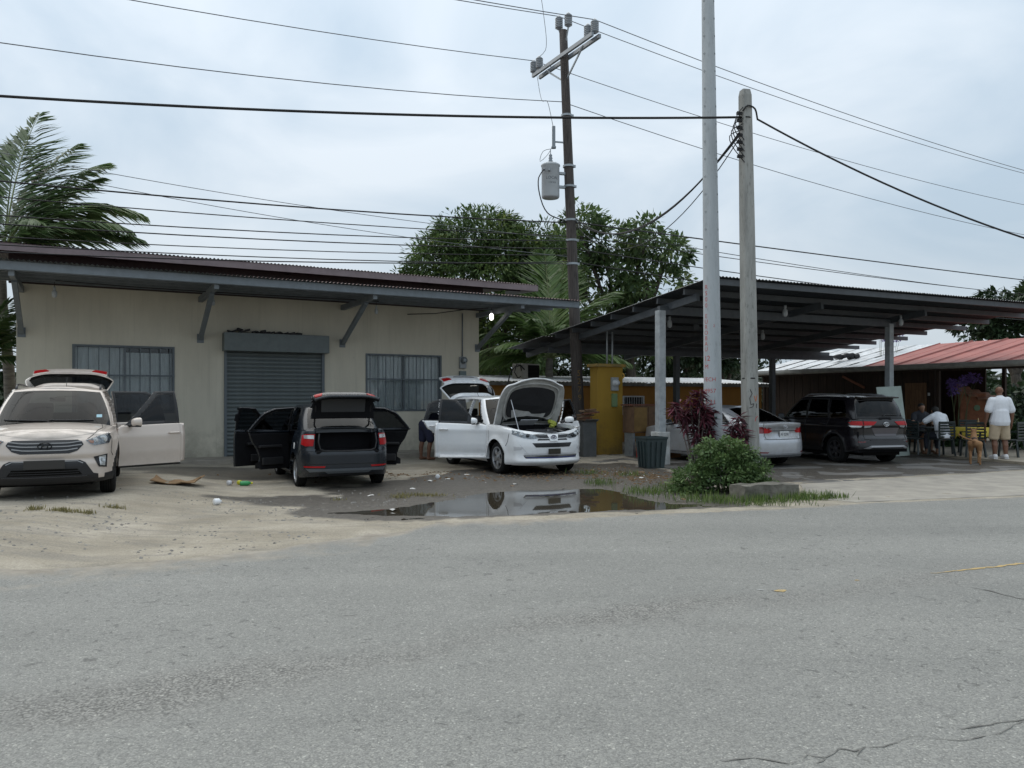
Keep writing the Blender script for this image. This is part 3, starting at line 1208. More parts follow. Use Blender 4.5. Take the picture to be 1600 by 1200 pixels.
 c.decal('headlight_cover', hl, 'front', M_LENS, off=.014, mirror=True, cell=.03)
 # lower bumper: black centre with intake, plate holder, fog lamps
 c.decal('lower_grille', [(-.43, .565), (.43, .565), (.50, .53), (.60, .37), (.66, .355), (.66, .26), (-.66, .26), (-.66, .355), (-.60, .37), (-.50, .53)], 'front', B, off=.008)
 c.decal('air_intake', [(-.40, .445), (.40, .445), (.46, .36), (-.46, .36)], 'front', M_UNDER, off=.014)
 for zz in (.385, .415):
  c.seam([(-.42, zz), (.42, zz)], 'front', w=.012, off=.018, name='intake_bar', m=B)
 c.seam([(-.40, .555), (.40, .555), (.47, .52)], 'front', w=.016, off=.012, name='bumper_trim', m=M_SILVER)
 c.seam([(-.40, .555), (-.47, .52)], 'front', w=.016, off=.012, name='bumper_trim', m=M_SILVER)
 c.seam([(-.52, .335), (.52, .335)], 'front', w=.014, off=.014, name='bumper_trim', m=M_DALLOY)
 c.plate(0, .515, 'front', .50, .125, M_PLATED, '', None, off=.03)
 c.decal('fog_lamp_surround', [(.60, .60), (.775, .635), (.765, .44), (.665, .455)], 'front', B, off=.008, mirror=True, cell=.03)
 c.decal('fog_lamp', [(.665, .60), (.755, .615), (.745, .465), (.685, .475)], 'front', M_CLEAR, off=.014, mirror=True, cell=.03)
 for sg in (1, -1):
  p = c.hit((sg * .71, .54), 'front', .012)
  b = MB()
  b.lathe([(.001, .02), (.03, .014), (.038, .0), (.045, .012)], 16, c=tuple(p), axis='x')
  b.build('fog_lamp_lens', M_LENS, c.root, True)
 c.seam([(1.76, .86), (1.80, .66), (1.74, .60)], 'left', mirror=True)
 c.mirror(.60, 1.06, 'front_', .21, S['paint'])
 c.rails(-1.45, .02, .60, .055, M_DALLOY)
 # windscreen sticker, wipers, aerial
 p = c.hit((.62, 1.165), 'front', .004)
 c.decal('windscreen_sticker', [(.58, 1.145), (.655, 1.145), (.655, 1.19), (.58, 1.19)], 'front', mat('pale_sticker', (.35, .55, .62), .6), off=.004)
 for y0, y1 in ((.55, -.05), (-.08, -.66)):
  b = MB()
  pts = [c.hit((y0 + (y1 - y0) * t, 1.105 + .01 * t), 'front', .02) for t in np.linspace(0, 1, 9)]
  b.tube([Vector(q) for q in pts], .009, 6)
  b.build('wiper', B, c.root)
 b = MB()
 b.tube([(-1.35, 0, 1.64), (-1.5, 0, 1.83)], [.006, .003], 6)
 b.build('aerial', B, c.root)
 # tailgate lamps on the raised gate
 go, gh = c.parts['gate']
 c.decal('tail_lamp', [(.36, .98), (.61, .99), (.61, .86), (.42, .90)], 'rear', M_RED, off=.012, parent=go, hinge=gh, mirror=True)
 c.decal('tail_light', [(.63, .99), (.83, 1.0), (.85, .84), (.64, .85)], 'rear', M_RED, off=.008, mirror=True)
 # black base trim of doors
 for sd in 'l':
  o, h = c.parts['front_' + sd]
 return c
def rav(loc, heading):
 def feat(X, Z, wS, wF, wR, Y):
  o = wS * .012 * bumpf(Z, .93, .05)
  o = o - wS * .014 * bumpf(Z, .40, .06) * (np.abs(X) < .9)
  # jutting lower lip and chiselled corners of the front bumper
  o = o + wF * (.035 * bumpf(Z, .30, .05)) - wF * .03 * bumpf(Z, .42, .03) * (Y < .62)
  return o
 S = dict(
  W=.915, H=1.665, R=.345, Ra=.405, xf=1.355, xr=-1.305, flare=.026, belt=1.07, seat_h=.42,
  plan=[(-2.28, 0), (-2.26, .42), (-2.17, .70), (-1.92, .86), (-1.3, .906), (0, .915), (1.25, .912), (1.72, .885), (2.02, .765), (2.19, .5), (2.265, .22), (2.28, 0)],
  zbot=[(-2.28, .32), (-1.5, .24), (1.5, .24), (2.28, .22)],
  ztop=[(-2.28, 1.08), (-1.7, 1.11), (0, 1.065), (.80, 1.035), (1.3, 1.02), (1.75, .985), (2.05, .93), (2.28, .885)],
  side=[(.2, -.06), (.28, -.005), (.36, .0), (.45, -.008), (.62, .004), (.85, .004), (.98, -.012), (1.12, -.06)],
  front=[(.2, -.10), (.27, -.02), (.34, .0), (.48, -.012), (.60, -.01), (.70, -.02), (.78, -.045), (.86, -.09), (.93, -.17)],
  rear=[(.2, -.10), (.3, -.01), (.5, 0), (.66, -.02), (.75, -.05), (.9, -.06), (1.1, -.13)],
  feat=feat,
  hood_crown=.08, hood_p=2.6, hood_b=.90, x_cowl=.90, x_hood=.98, x_nose=2.28, hood_lip=.10, x_deck=-2.05, deck_crown=0,
  gbot=[(-2.12, 0, 1.08), (-2.09, .5, 1.08), (-1.95, .76, 1.085), (-1.35, .845, 1.105), (0, .86, 1.065), (.82, .825, 1.035), (1.12, .5, 1.10), (1.22, 0, 1.12)],
  gtop=[(-1.86, 0, 1.63), (-1.83, .42, 1.622), (-1.68, .61, 1.595), (-1.1, .66, 1.625), (-.2, .67, 1.64), (.16, .63, 1.61), (.29, .33, 1.635), (.33, 0, 1.64)],
  uR=2, uA=5, roof_crown=.04, rg=(.10, .84), ws_side=.10, ws_top=.96,
  windows={'wf': [(.60, 1.075), (.44, 1.26), (.10, 1.545), (-.20, 1.57), (-.22, 1.09)], 'wr': [(-.31, 1.09), (-.30, 1.57), (-.90, 1.56), (-1.13, 1.47), (-1.26, 1.13)],
     'wq': [(-1.37, 1.15), (-1.26, 1.45), (-1.50, 1.42), (-1.66, 1.20)]},
  doors={'front_': dict(poly=[(.89, .30), (.89, .70), (.83, 1.02), (.66, 1.06), (.12, 1.585), (-.255, 1.60), (-.255, .30)], win='wf', handle=(-.12, .93)),
    'rear_': dict(poly=[(-.27, .30), (-.27, 1.60), (-.94, 1.585), (-1.19, 1.49), (-1.32, 1.12), (-1.22, .92), (-1.0, .76), (-.90, .56), (-.865, .30)], win='wr', handle=(-1.10, .98))},
  gate=dict(kind='tail', z0=.70, hw=.64, hinge=(-1.80, 0, 1.63)),
  cabin=(-2.0, .85), seats=[(-.12, [(.38, .5), (-.38, .5)]), (-1.0, [(0, 1.28)])],
  paint=paint('white_paint', (0.78, 0.79, 0.80), .0, .26, .9, .55), spokes=5, spw=(.11, .085), wsglass=M_WIND, hood_inner=mat('hood_underside', (.48, .48, .46), .55, noise=.35, nscale=6),
  open=dict(front_r=53, rear_r=84, front_l=56, gate=99, hood=66))
 c = Car('parked_car', S, loc, heading, 'white crossover with its hood, tailgate and doors open beside the puddle')
 B = M_BLACK
 c.decal('fender_gap', [(1.02, .96), (1.03, .96), (1.03, .70), (1.02, .70)], 'left', M_SEAM, off=.001, mirror=True)
 hl = [(.30, .80), (.45, .775), (.62, .795), (.80, .86), (.865, .965), (.80, .96), (.60, .895), (.42, .862)]
 c.decal('headlight', hl, 'front', M_BOWL, off=.004, mirror=True, cell=.03)
 for sg in (1, -1):
  for yy, zz, r, m_ in ((.64, .855, .048, M_CLEAR), (.53, .832, .04, M_LAMPDK), (.74, .895, .034, M_CLEAR)):
   p = c.hit((sg * yy, zz), 'front', .004)
   b = MB()
   b.lathe([(.001, .02), (r * .45, .018), (r * .8, .008), (r, 0), (r * 1.12, .012), (r * 1.15, -.02)], 20, c=tuple(p), axis='x')
   b.build('lamp_reflector', m_, c.root, True)
 c.decal('headlight_cover', hl, 'front', M_LENS, off=.014, mirror=True, cell=.03)
 # upper grille: black with bright bar each side of the badge
 gr = mat('grille_black', (.012, .012, .014), .35)
 c.decal('grille', [(-.33, .79), (.33, .79), (.40, .855), (-.40, .855)], 'front', gr, off=.006)
 c.decal('grille', [(-.36, .745), (.36, .745), (.32, .782), (-.32, .782)], 'front', gr, off=.006)
 c.seam([(-.42, .862), (-.3, .872), (0, .877), (.3, .872), (.42, .862)], 'front', w=.016, off=.008, name='grille_bar', m=M_CHROME)
 c.seam([(-.36, .785), (-.2, .78), (0, .775), (.2, .78), (.36, .785)], 'front', w=.02, off=.01, name='grille_bar', m=S['paint'])
 c.decal('badge_mount', [(-.13, .868), (.13, .868), (.085, .73), (-.085, .73)], 'front', S['paint'], off=.022)
 c.emblem('oval', 0, .805, 'front', .062, mat('badge_blue_black', (.03, .03, .09), .2, metal=.5), off=.034)
 # lower grille, plate and bright bar
 c.decal('lower_grille', [(-.40, .60), (.40, .60), (.46, .675), (.47, .69), (-.47, .69), (-.46, .675)], 'front', gr, off=.005)
 for zz in (.625, .655):
  c.seam([(-.42, zz), (.42, zz)], 'front', w=.01, off=.008, name='grille_bar', m=B)
 c.plate(0, .515, 'front', .29, .115, mat('soiled_plate', (.045, .042, .03), .4, noise=.4, nscale=20), '', None, off=.025)
 c.decal('bumper_trim', [(-.60, .375), (.60, .375), (.64, .435), (-.64, .435)], 'front', gr, off=.006)
 c.seam([(-.61, .42), (0, .42), (.61, .42)], 'front', w=.014, off=.012, name='bumper_trim', m=M_CHROME)
 c.seam([(-.59, .39), (0, .39), (.59, .39)], 'front', w=.016, off=.012, name='bumper_trim', m=mat('blue_strip', (.05, .07, .25), .3))
 c.decal('fog_lamp_surround', [(.64, .60), (.80, .62), (.79, .53), (.68, .55)], 'front', mat('white_recess_shade', (.55, .55, .56), .4), off=.004, mirror=True, cell=.03)  # white paint greyed to stand in for shade in the recess
 c.seam([(.70, .66), (.58, .50), (.52, .44)], 'front', w=.012, off=.001, name='bumper_crease', m=mat('white_recess_shade', (.55, .55, .56), .4), mirror=True)  # same greyed white drawn as shade along the crease
 c.seam([(1.86, .88), (1.83, .72), (1.77, .62)], 'left', mirror=True)
 c.mirror(.62, 1.12, 'front_', .22, S['paint'])
 # engine bay
 e = MB()
 e.box((1.50, 0, .60), (1.1, 1.2, .06))
 e.box((1.0, 0, .82), (.06, 1.5, .42))
 e.box((2.00, 0, .80), (.08, .9, .10))
 for sg in (1, -1):
  e.box((1.35, sg * .76, .84), (.70, .05, .20))
 e.build('engine_bay', M_TRIM, c.root)
 e = MB()
 e.box((1.55, .05, .86), (.50, .62, .10))
 e.box((1.55, .05, .92), (.38, .50, .05))
 e.build('engine_cover', mat('engine_cover_black', (.03, .03, .033), .4), c.root, bevel=.03)
 e = MB()
 e.box((1.42, .60, .88), (.30, .20, .18))
 e.build('battery', mat('battery_black', (.02, .02, .02), .5), c.root, bevel=.015)
 e = MB()
 e.lathe([(.001, .06), (.05, .06), (.06, .04), (.06, -.06)], 16, c=(1.25, -.62, .97))
 e.tube([(1.25, -.6, .93), (1.5, -.45, .93), (1.7, -.40, .90), (1.9, -.30, .88)], .022, 8)
 e.tube([(1.3, .35, .95), (1.5, .42, .94), (1.75, .40, .92), (1.95, .5, .86)], .028, 8)
 e.lathe([(.001, .03), (.035, .03), (.035, -.05)], 14, c=(1.75, .15, .92))
 e.build('engine_hose', mat('engine_grey', (.09, .09, .09), .4, metal=.4), c.root, True)
 e = MB()
 e.box((1.12, -.03, 1.075), (.30, .42, .012), Matrix.Rotation(radians(-28), 3, 'Y'))
 e.build('engine_cloth', mat('pale_cloth_sheet', (.55, .57, .60), .8), c.root, bevel=.004)
 e = MB()
 rr = random.Random(5)
 for i in range(9):
  e.box((1.2 + rr.uniform(-.05, .05), .56 + rr.uniform(-.06, .06), 1.02 + rr.uniform(-.06, .07)), (rr.uniform(.04, .09),) * 3, Matrix.Rotation(rr.uniform(0, 3), 3, (rr.random(), rr.random(), 1)))
 e.build('cleaning_rag', mat('yellow_green_rag', (.42, .45, .08), .9), c.root, bevel=.015)
 # underside of the raised hood: dark insulation pad and stay
 ho, hh = c.parts['hood']
 pad = []
 for a, b in smooth_poly([(1.18, -.50), (1.18, .50), (1.45, .58), (1.78, .52), (1.86, .35), (1.90, 0), (1.86, -.35), (1.78, -.52), (1.45, -.58)], .06):
  pad.append((a, b))
 vs = [c.hit(p, 'top', -.045) - np.array(hh) for p in pad]
 vs += [v - np.array((0, 0, .012)) for v in vs]
 n = len(pad)
 fs = [tuple(range(n)), tuple(range(2 * n - 1, n - 1, -1))] + [(i, (i + 1) % n, n + (i + 1) % n, n + i) for i in range(n)]
 mesh_obj('hood_insulation', vs, fs, mat('insulation_black', (.02, .02, .022), .95), ho)
 b = MB()
 pts = [c.hit(p, 'top', -.05) - np.array(hh) for p in smooth_poly([(1.12, -.55), (1.12, .55), (1.45, .64), (1.85, .58), (1.96, .36), (2.0, 0), (1.96, -.36), (1.85, -.58), (1.45, -.64)], .05)]
 b.tube([Vector(p) for p in pts] + [Vector(pts[0])], .022, 6)
 b.build('hood_rib', S['hood_inner'], ho, True)
 for sg in (1, -1):
  b = MB()
  b.bar((1.10, sg * .70, .93), (1.28, sg * .70, 1.22), .02, .02)
  b.build('hood_hinge', B, c.root)
 b = MB()
 b.tube([(1.9, -.62, .90), (1.47, -.60, 1.58)], .009, 6)
 b.build('hood_stay', M_SILVER, c.root)
 go, gh = c.parts['gate']
 c.decal('tail_lamp', [(.40, 1.0), (.63, 1.03), (.63, .84), (.47, .87)], 'rear', M_RED, off=.014, parent=go, hinge=gh, mirror=True)
 c.decal('tail_light', [(.66, 1.06), (.84, 1.06), (.87, .82), (.66, .82)], 'rear', M_RED, off=.008, mirror=True)
 # raised gate: black recess of number plate, spoiler
 c.decal('gate_handle', [(-.30, .86), (.30, .86), (.26, .79), (-.26, .79)], 'rear', B, off=.008, parent=go, hinge=gh)
 b = MB()
 b.tube([(-1.55, 0, 1.67), (-1.72, 0, 1.86)], [.006, .003], 6)
 b.build('aerial', B, c.root)
 for d in ('front_r', 'front_l'):
  o, h = c.parts[d]
 return c
def i10(loc, heading):
 S = dict(
  W=.83, H=1.51, R=.292, Ra=.345, xf=1.21, xr=-1.215, flare=.014, belt=.98, seat_h=.32, tw=.185, rim=.205,
  plan=[(-2.0, 0), (-1.985, .40), (-1.90, .63), (-1.68, .775), (-1.1, .82), (0, .83), (1.1, .825), (1.5, .80), (1.78, .69), (1.92, .46), (1.985, .2), (1.995, 0)],
  zbot=[(-2.0, .24), (-1.4, .20), (1.4, .20), (2.0, .19)],
  ztop=[(-2.0, 1.06), (-1.7, 1.055), (-1.4, 1.03), (0, .975), (.75, .95), (1.2, .92), (1.6, .86), (1.85, .78), (2.0, .72)],
  side=[(.15, -.06), (.25, -.01), (.45, 0), (.62, .004), (.78, .002), (.88, -.010), (1.06, -.05)],
  front=[(.15, -.10), (.25, -.02), (.4, 0), (.55, -.02), (.7, -.07), (.8, -.15)],
  rear=[(.18, -.12), (.26, -.05), (.33, -.005), (.40, .0), (.62, .0), (.69, -.02), (.74, -.06), (.95, -.065), (1.02, -.05), (1.08, -.09)],
  hood_crown=.07, x_cowl=.82, x_hood=.88, x_nose=1.99, hood_lip=.03, x_deck=-1.46, deck_crown=.03,
  gbot=[(-1.55, 0, 1.075), (-1.53, .42, 1.07), (-1.44, .66, 1.04), (-1.0, .755, 1.01), (0, .775, .98), (.74, .745, .95), (.98, .45, 1.0), (1.06, 0, 1.015)],
  gtop=[(-.98, 0, 1.475), (-.96, .36, 1.468), (-.88, .54, 1.445), (-.6, .575, 1.465), (-.1, .585, 1.48), (.13, .55, 1.455), (.22, .3, 1.48), (.25, 0, 1.485)],
  uR=2, uA=5, roof_crown=.04, rg=(.06, .93), rg_side=.22, ws_side=.10, frame='paint',
  windows={'wf': [(.58, .985), (.09, 1.40), (-.15, 1.42), (-.17, 1.0)], 'wr': [(-.25, 1.0), (-.24, 1.42), (-.62, 1.40), (-.80, 1.31), (-1.02, 1.04)]},
  doors={'front_': dict(poly=[(.82, .27), (.82, .62), (.76, .94), (.66, .97), (.12, 1.435), (-.205, 1.45), (-.205, .27)], win='wf', handle=(-.08, .83)),
    'rear_': dict(poly=[(-.22, .27), (-.22, 1.45), (-.65, 1.43), (-.86, 1.34), (-1.10, 1.03), (-1.0, .80), (-.90, .66), (-.84, .50), (-.83, .27)], win='wr', handle=(-.90, .86))},
  gate=dict(kind='boot', z0=.68, hw=.57, hinge=(-1.47, 0, 1.09)),
  cabin=(-1.1, .75), seats=[(-.12, [(.34, .46), (-.34, .46)]), (-.92, [(0, 1.15)])],
  paint=paint('dark_grey_paint', (0.006, 0.010, 0.016), .0, .26, .2, .08), wsglass=M_WIND, glass=M_TINT, rgglass=M_TINT, spokes=7, twin=True, spw=(.035, .03),
  open=dict(front_l=66, rear_l=66, rear_r=64, gate=76))
 c = Car('parked_car', S, loc, heading, 'dark grey compact sedan backed towards the road with boot and doors open')
 B = M_BLACK
 tl = [(.565, .985), (.70, .985), (.755, .965), (.775, .80), (.72, .77), (.60, .775)]
 c.decal('tail_light', tl, 'rear', M_RED, off=.008, mirror=True, cell=.03)
 c.decal('reversing_lamp', [(.585, .97), (.735, .965), (.735, .905), (.585, .90)], 'rear', M_CLEAR, off=.016, mirror=True, cell=.03)
 c.decal('reflector', [(.40, .425), (.74, .42), (.74, .395), (.42, .395)], 'rear', M_RED, off=.006, mirror=True)
 c.seam([(-.76, .69), (-.57, .675), (-.54, .64)], 'rear')
 c.seam([(.76, .69), (.57, .675), (.54, .64)], 'rear')
 c.seam([(-.76, .455), (0, .455), (.76, .455)], 'rear', w=.012)
 c.decal('bumper_lip', [(-.72, .375), (.72, .375), (.66, .315), (.42, .33), (.36, .29), (-.36, .29), (-.42, .33), (-.66, .315)], 'rear', mat('lip_grey', (.10, .11, .12), .4, metal=.3), off=.006)
 c.decal('bumper_lower', [(-.50, .285), (.50, .285), (.46, .20), (-.46, .20)], 'rear', B, off=.004)
 c.decal('fuel_flap', smooth_poly([(-1.50, .82), (-1.36, .83), (-1.35, .70), (-1.49, .69)]), 'left', S['paint'], off=.004)
 c.decal('sticker', smooth_poly([(-1.27, .79), (-1.21, .81), (-1.21, .73), (-1.26, .70)]), 'left', mat('white_sticker', (.7, .7, .7), .6), off=.006)
 c.seam([(-1.80, .77), (-1.66, .70), (-1.57, .60)], 'left', mirror=True)
 # boot: well, sill trim, floor
 b = MB()
 b.box((-1.60, 0, .66), (.72, 1.10, .04))
 b.box((-1.26, 0, .84), (.04, 1.12, .40))
 for sg in (1, -1):
  b.box((-1.52, sg * .60, .82), (.52, .04, .34))
 b.build('boot_well', M_TRIM, c.root)
 b = MB()
 b.tube([(-1.93, -.50, .995), (-1.945, -.52, .85), (-1.965, -.49, .72), (-1.975, -.40, .685), (-1.985, 0, .678), (-1.975, .40, .685), (-1.965, .49, .72), (-1.945, .52, .85), (-1.93, .50, .995)], .014, 6)
 b.build('boot_seal', B, c.root, True)
 go, gh = c.parts['gate']
 go.location.z += .19
 b = MB()
 h = Vector(gh)
 for p, d in (((-1.72, 0, 1.03), (.30, .80, .03)), ((-1.90, 0, .86), (.03, .82, .14))):
  b.box(Vector(p) - h, d)
 b.build('lid_trim', mat('lid_trim_grey', (.045, .047, .05), .6), go, bevel=.02)
 c.decal('tail_lamp', [(.40, .985), (.55, .985), (.55, .84), (.44, .85)], 'rear', M_RED, off=.012, parent=go, hinge=gh, mirror=True)
 for sg in (1, -1):
  b = MB()
  b.tube([(-1.40, sg * .50, 1.0), (-1.44, sg * .50, 1.12), (-1.50, sg * .50, 1.25), (-1.60, sg * .50, 1.48)], .016, 6)
  b.build('lid_hinge', B, c.root)
 c.mirror(.60, 1.02, 'front_', .19, S['paint'])
 c.decal('rear_shelf', [(-1.46, -.5), (-1.46, .5), (-1.2, .5), (-1.2, -.5)], 'top', M_TRIM, off=-.10)
 return c
def elantra(loc, heading):
 def feat(X, Z, wS, wF, wR, Y):
  o = wS * .014 * bumpf(Z, .80 - (X + .2) * -.035, .06)
  o = o - wR * .03 * bumpf(Z, .80, .09) * (Y < .52)       # plate recess of the lid
  return o
 S = dict(
  W=.885, H=1.44, R=.318, Ra=.365, xf=1.385, xr=-1.315, flare=.018, belt=.97, seat_h=.28,
  plan=[(-2.27, 0), (-2.25, .40), (-2.15, .66), (-1.90, .82), (-1.3, .878), (0, .885), (1.2, .88), (1.7, .85), (2.02, .72), (2.18, .46), (2.25, .2), (2.265, 0)],
  zbot=[(-2.27, .25), (-1.5, .19), (1.5, .19), (2.27, .18)],
  ztop=[(-2.27, 1.03), (-2.0, 1.03), (-1.7, 1.01), (0, .965), (.85, .93), (1.3, .90), (1.8, .83), (2.1, .75), (2.27, .69)],
  side=[(.15, -.07), (.24, -.015), (.42, 0), (.60, .002), (.78, .004), (.88, -.012), (1.03, -.055)],
  front=[(.15, -.10), (.25, -.02), (.4, 0), (.55, -.03), (.7, -.10), (.8, -.2)],
  rear=[(.2, -.10), (.28, -.03), (.36, .0), (.46, .004), (.58, .0), (.66, -.025), (.74, -.055), (.90, -.06), (.97, -.03), (1.03, -.02)],
  feat=feat,
  hood_crown=.06, x_cowl=.95, x_hood=1.0, x_nose=2.26, hood_lip=.03, x_deck=-1.82, deck_crown=.03,
  gbot=[(-1.92, 0, 1.045), (-1.89, .42, 1.04), (-1.74, .66, 1.02), (-1.1, .795, .99), (0, .83, .965), (.86, .79, .93), (1.14, .45, .985), (1.22, 0, 1.0)],
  gtop=[(-.98, 0, 1.405), (-.96, .38, 1.398), (-.88, .54, 1.375), (-.5, .585, 1.395), (-.05, .595, 1.41), (.16, .56, 1.385), (.26, .3, 1.41), (.29, 0, 1.415)],
  uR=2, uA=5, roof_crown=.035, rg=(.05, .95), rg_side=.24, ws_side=.10, frame='black',
  windows={'wf': [(.70, .965), (.12, 1.335), (-.12, 1.355), (-.14, .98)], 'wr': [(-.21, .98), (-.20, 1.355), (-.55, 1.335), (-.85, 1.23), (-1.20, 1.03)]},
  doors={'front_': dict(poly=[(.93, .26), (.93, .60), (.88, .92), (.75, .95), (.14, 1.365), (-.17, 1.38), (-.17, .26)], win='wf', handle=(-.05, .80)),
    'rear_': dict(poly=[(-.185, .26), (-.185, 1.38), (-.6, 1.365), (-.92, 1.25), (-1.26, 1.02), (-1.12, .80), (-1.0, .66), (-.92, .50), (-.91, .26)], win='wr', handle=(-.96, .83))},
  gate=dict(kind='boot', z0=.66, hw=.60, hinge=(-1.84, 0, 1.03)),
  cabin=(-1.2, .85), seats=[(-.1, [(.36, .48), (-.36, .48)]), (-.95, [(0, 1.2)])],
  paint=paint('silver_paint', (0.42, 0.44, 0.47), .45, .3), glass=M_TINT2, rgglass=M_TINT2, wsglass=M_TINT, spokes=5, spw=(.10, .07), handle=M_SILVER)
 c = Car('parked_car', S, loc, heading, 'silver sedan under the carport behind the two concrete poles')
 B = M_BLACK
 for D in S['doors'].values():
  c.seam(D['poly'] + [D['poly'][0]], 'left', mirror=True)
 tl = [(.60, .93), (.76, .965), (.87, .935), (.88, .84), (.78, .80), (.60, .805)]
 c.decal('tail_light', tl, 'rear', M_REDDK, off=.006, mirror=True, cell=.03)
 c.decal('tail_light', [(-1.72, .905), (-2.0, .955), (-2.19, .955), (-2.19, .81), (-2.0, .82)], 'left', M_REDDK, off=.004, mirror=True, cell=.03)
 c.decal('tail_lamp', [(.36, .865), (.59, .928), (.59, .806), (.44, .81)], 'rear', M_RED, off=.008, mirror=True, cell=.03, parent=c.parts['gate'][0], hinge=c.parts['gate'][1])
 go, gh = c.parts['gate']
 c.decal('boot_lip_shadow', [(-.37, .868), (.37, .868), (.44, .855), (-.44, .855)], 'rear', B, off=.004, parent=go, hinge=gh)  # black strip laid on as the shadow under the lid's lip
 c.emblem('H', 0, .955, 'rear', .06, M_CHROME, go, gh, off=.012)
 c.plate(0, .775, 'rear', .30, .15, M_PLATEW, 'AF 0298', mat('plate_ink', (.04, .04, .06), .6), go, gh, off=.02)
 c.seam([(-.60, 1.03), (-.61, .93), (-.585, .80), (-.56, .69), (-.50, .665), (0, .66), (.50, .665), (.56, .69), (.585, .80), (.61, .93), (.60, 1.03)], 'rear')
 c.decal('reflector', [(.50, .375), (.80, .385), (.80, .355), (.54, .35)], 'rear', M_REDDK, off=.006, mirror=True)
 c.decal('bumper_lower', [(-.70, .305), (.70, .305), (.62, .23), (-.62, .23)], 'rear', mat('bumper_grey', (.10, .105, .11), .5), off=.006)
 c.seam([(-.78, .33), (-.5, .345), (0, .35), (.5, .345), (.78, .33)], 'rear', w=.012, name='bumper_crease', m=M_SILVER)
 c.mirror(.72, 1.0, 'front_', .20, S['paint'])
 c.seam([(.7, .972), (0, 1.0), (-.6, 1.02), (-1.15, 1.035)], 'left', w=.014, name='belt_trim', m=M_CHROME, off=.004, mirror=True)
 c.seam([(1.03, .66), (1.6, .70), (2.0, .55), (2.1, .45)], 'top', mirror=True)
 return c
def rush(loc, heading):
 def feat(X, Z, wS, wF, wR, Y):
  return wS * .014 * bumpf(Z, .92, .05) - wS * .01 * bumpf(Z, .70, .08) + wR * .02 * bumpf(Z, .44, .06)
 S = dict(
  W=.845, H=1.68, R=.338, Ra=.40, xf=1.36, xr=-1.32, flare=.028, belt=1.08, seat_h=.45, clad=.045, cladz=.34, cladz_end=.30,
  plan=[(-2.215, 0), (-2.20, .42), (-2.12, .66), (-1.90, .80), (-1.3, .838), (0, .845), (1.2, .84), (1.66, .815), (1.95, .70), (2.12, .46), (2.195, .2), (2.21, 0)],
  zbot=[(-2.215, .38), (-1.5, .28), (1.5, .28), (2.21, .26)],
  ztop=[(-2.215, 1.10), (-1.7, 1.115), (0, 1.08), (.85, 1.06), (1.3, 1.05), (1.75, 1.0), (2.0, .94), (2.21, .88)],
  side=[(.25, -.05), (.34, -.012), (.5, 0), (.7, .0), (.9, 0), (1.0, -.015), (1.12, -.05)],
  front=[(.25, -.08), (.35, 0), (.6, -.02), (.8, -.06), (.95, -.14)],
  rear=[(.3, -.08), (.40, -.01), (.46, .0), (.58, -.01), (.66, -.04), (.72, -.085), (.88, -.085), (.95, -.06), (1.12, -.10)],
  feat=feat,
  hood_crown=.06, x_cowl=.90, x_hood=.96, x_nose=2.2, hood_lip=.03, x_deck=-2.0, deck_crown=0,
  gbot=[(-2.08, 0, 1.10), (-2.05, .48, 1.10), (-1.93, .70, 1.10), (-1.3, .785, 1.11), (0, .795, 1.08), (.86, .76, 1.06), (1.1, .45, 1.10), (1.17, 0, 1.115)],
  gtop=[(-1.86, 0, 1.655), (-1.83, .40, 1.647), (-1.70, .58, 1.625), (-1.1, .62, 1.65), (-.1, .63, 1.66), (.24, .59, 1.635), (.36, .32, 1.655), (.40, 0, 1.66)],
  uR=2, uA=5, roof_crown=.035, rg=(.12, .84), rg_side=.14, ws_side=.10, rg_black=True,
  windows={'wf': [(.66, 1.10), (.20, 1.57), (-.16, 1.59), (-.17, 1.11)], 'wr': [(-.26, 1.11), (-.25, 1.59), (-.90, 1.585), (-1.06, 1.13)],
     'wq': [(-1.16, 1.14), (-1.02, 1.58), (-1.50, 1.56), (-1.66, 1.30), (-1.66, 1.17)]},
  doors={'front_': dict(poly=[(.91, .36), (.91, .72), (.85, 1.05), (.72, 1.08), (.22, 1.61), (-.20, 1.62), (-.20, .36)], win='wf', handle=(-.06, .95)),
    'rear_': dict(poly=[(-.215, .36), (-.215, 1.62), (-.95, 1.61), (-1.12, 1.12), (-1.04, .86), (-.94, .66), (-.88, .50), (-.875, .36)], win='wr', handle=(-.92, .97))},
  gate=dict(kind='tail', z0=.60, hw=.60, hinge=(-1.80, 0, 1.66)),
  cabin=(-2.0, .85), seats=[(-.1, [(.36, .48), (-.36, .48)]), (-.95, [(0, 1.2)])],
  paint=paint('black_cherry_paint', (0.006, 0.005, 0.007), .0, .22, .3, .08), glass=M_TINT2, rgglass=M_TINT2, wsglass=M_TINT, rimmat=M_DALLOY, spokes=6, twin=True, spw=(.05, .03))
 c = Car('parked_car', S, loc, heading, 'black off-roader with roof rails under the carport, tail to the road')
 B = M_BLACK
 for D in S['doors'].values():
  c.seam(D['poly'] + [D['poly'][0]], 'left', mirror=True)
 go, gh = c.parts['gate']
 c.decal('tail_light', [(.62, 1.06), (.82, 1.06), (.83, .955), (.62, .955)], 'rear', M_RED, off=.010, mirror=True, cell=.03)
 c.decal('tail_light', [(-1.80, 1.03), (-2.14, 1.06), (-2.14, .955), (-1.92, .965)], 'left', M_RED, off=.006, mirror=True, cell=.04)
 c.decal('reversing_lamp', [(.64, .95), (.82, .95), (.80, .895), (.66, .905)], 'rear', M_CLEAR, off=.008, mirror=True, cell=.03)
 c.decal('tail_lamp', [(.26, 1.05), (.595, 1.06), (.595, .955), (.36, .965)], 'rear', M_RED, off=.012, parent=go, hinge=gh, mirror=True, cell=.04)
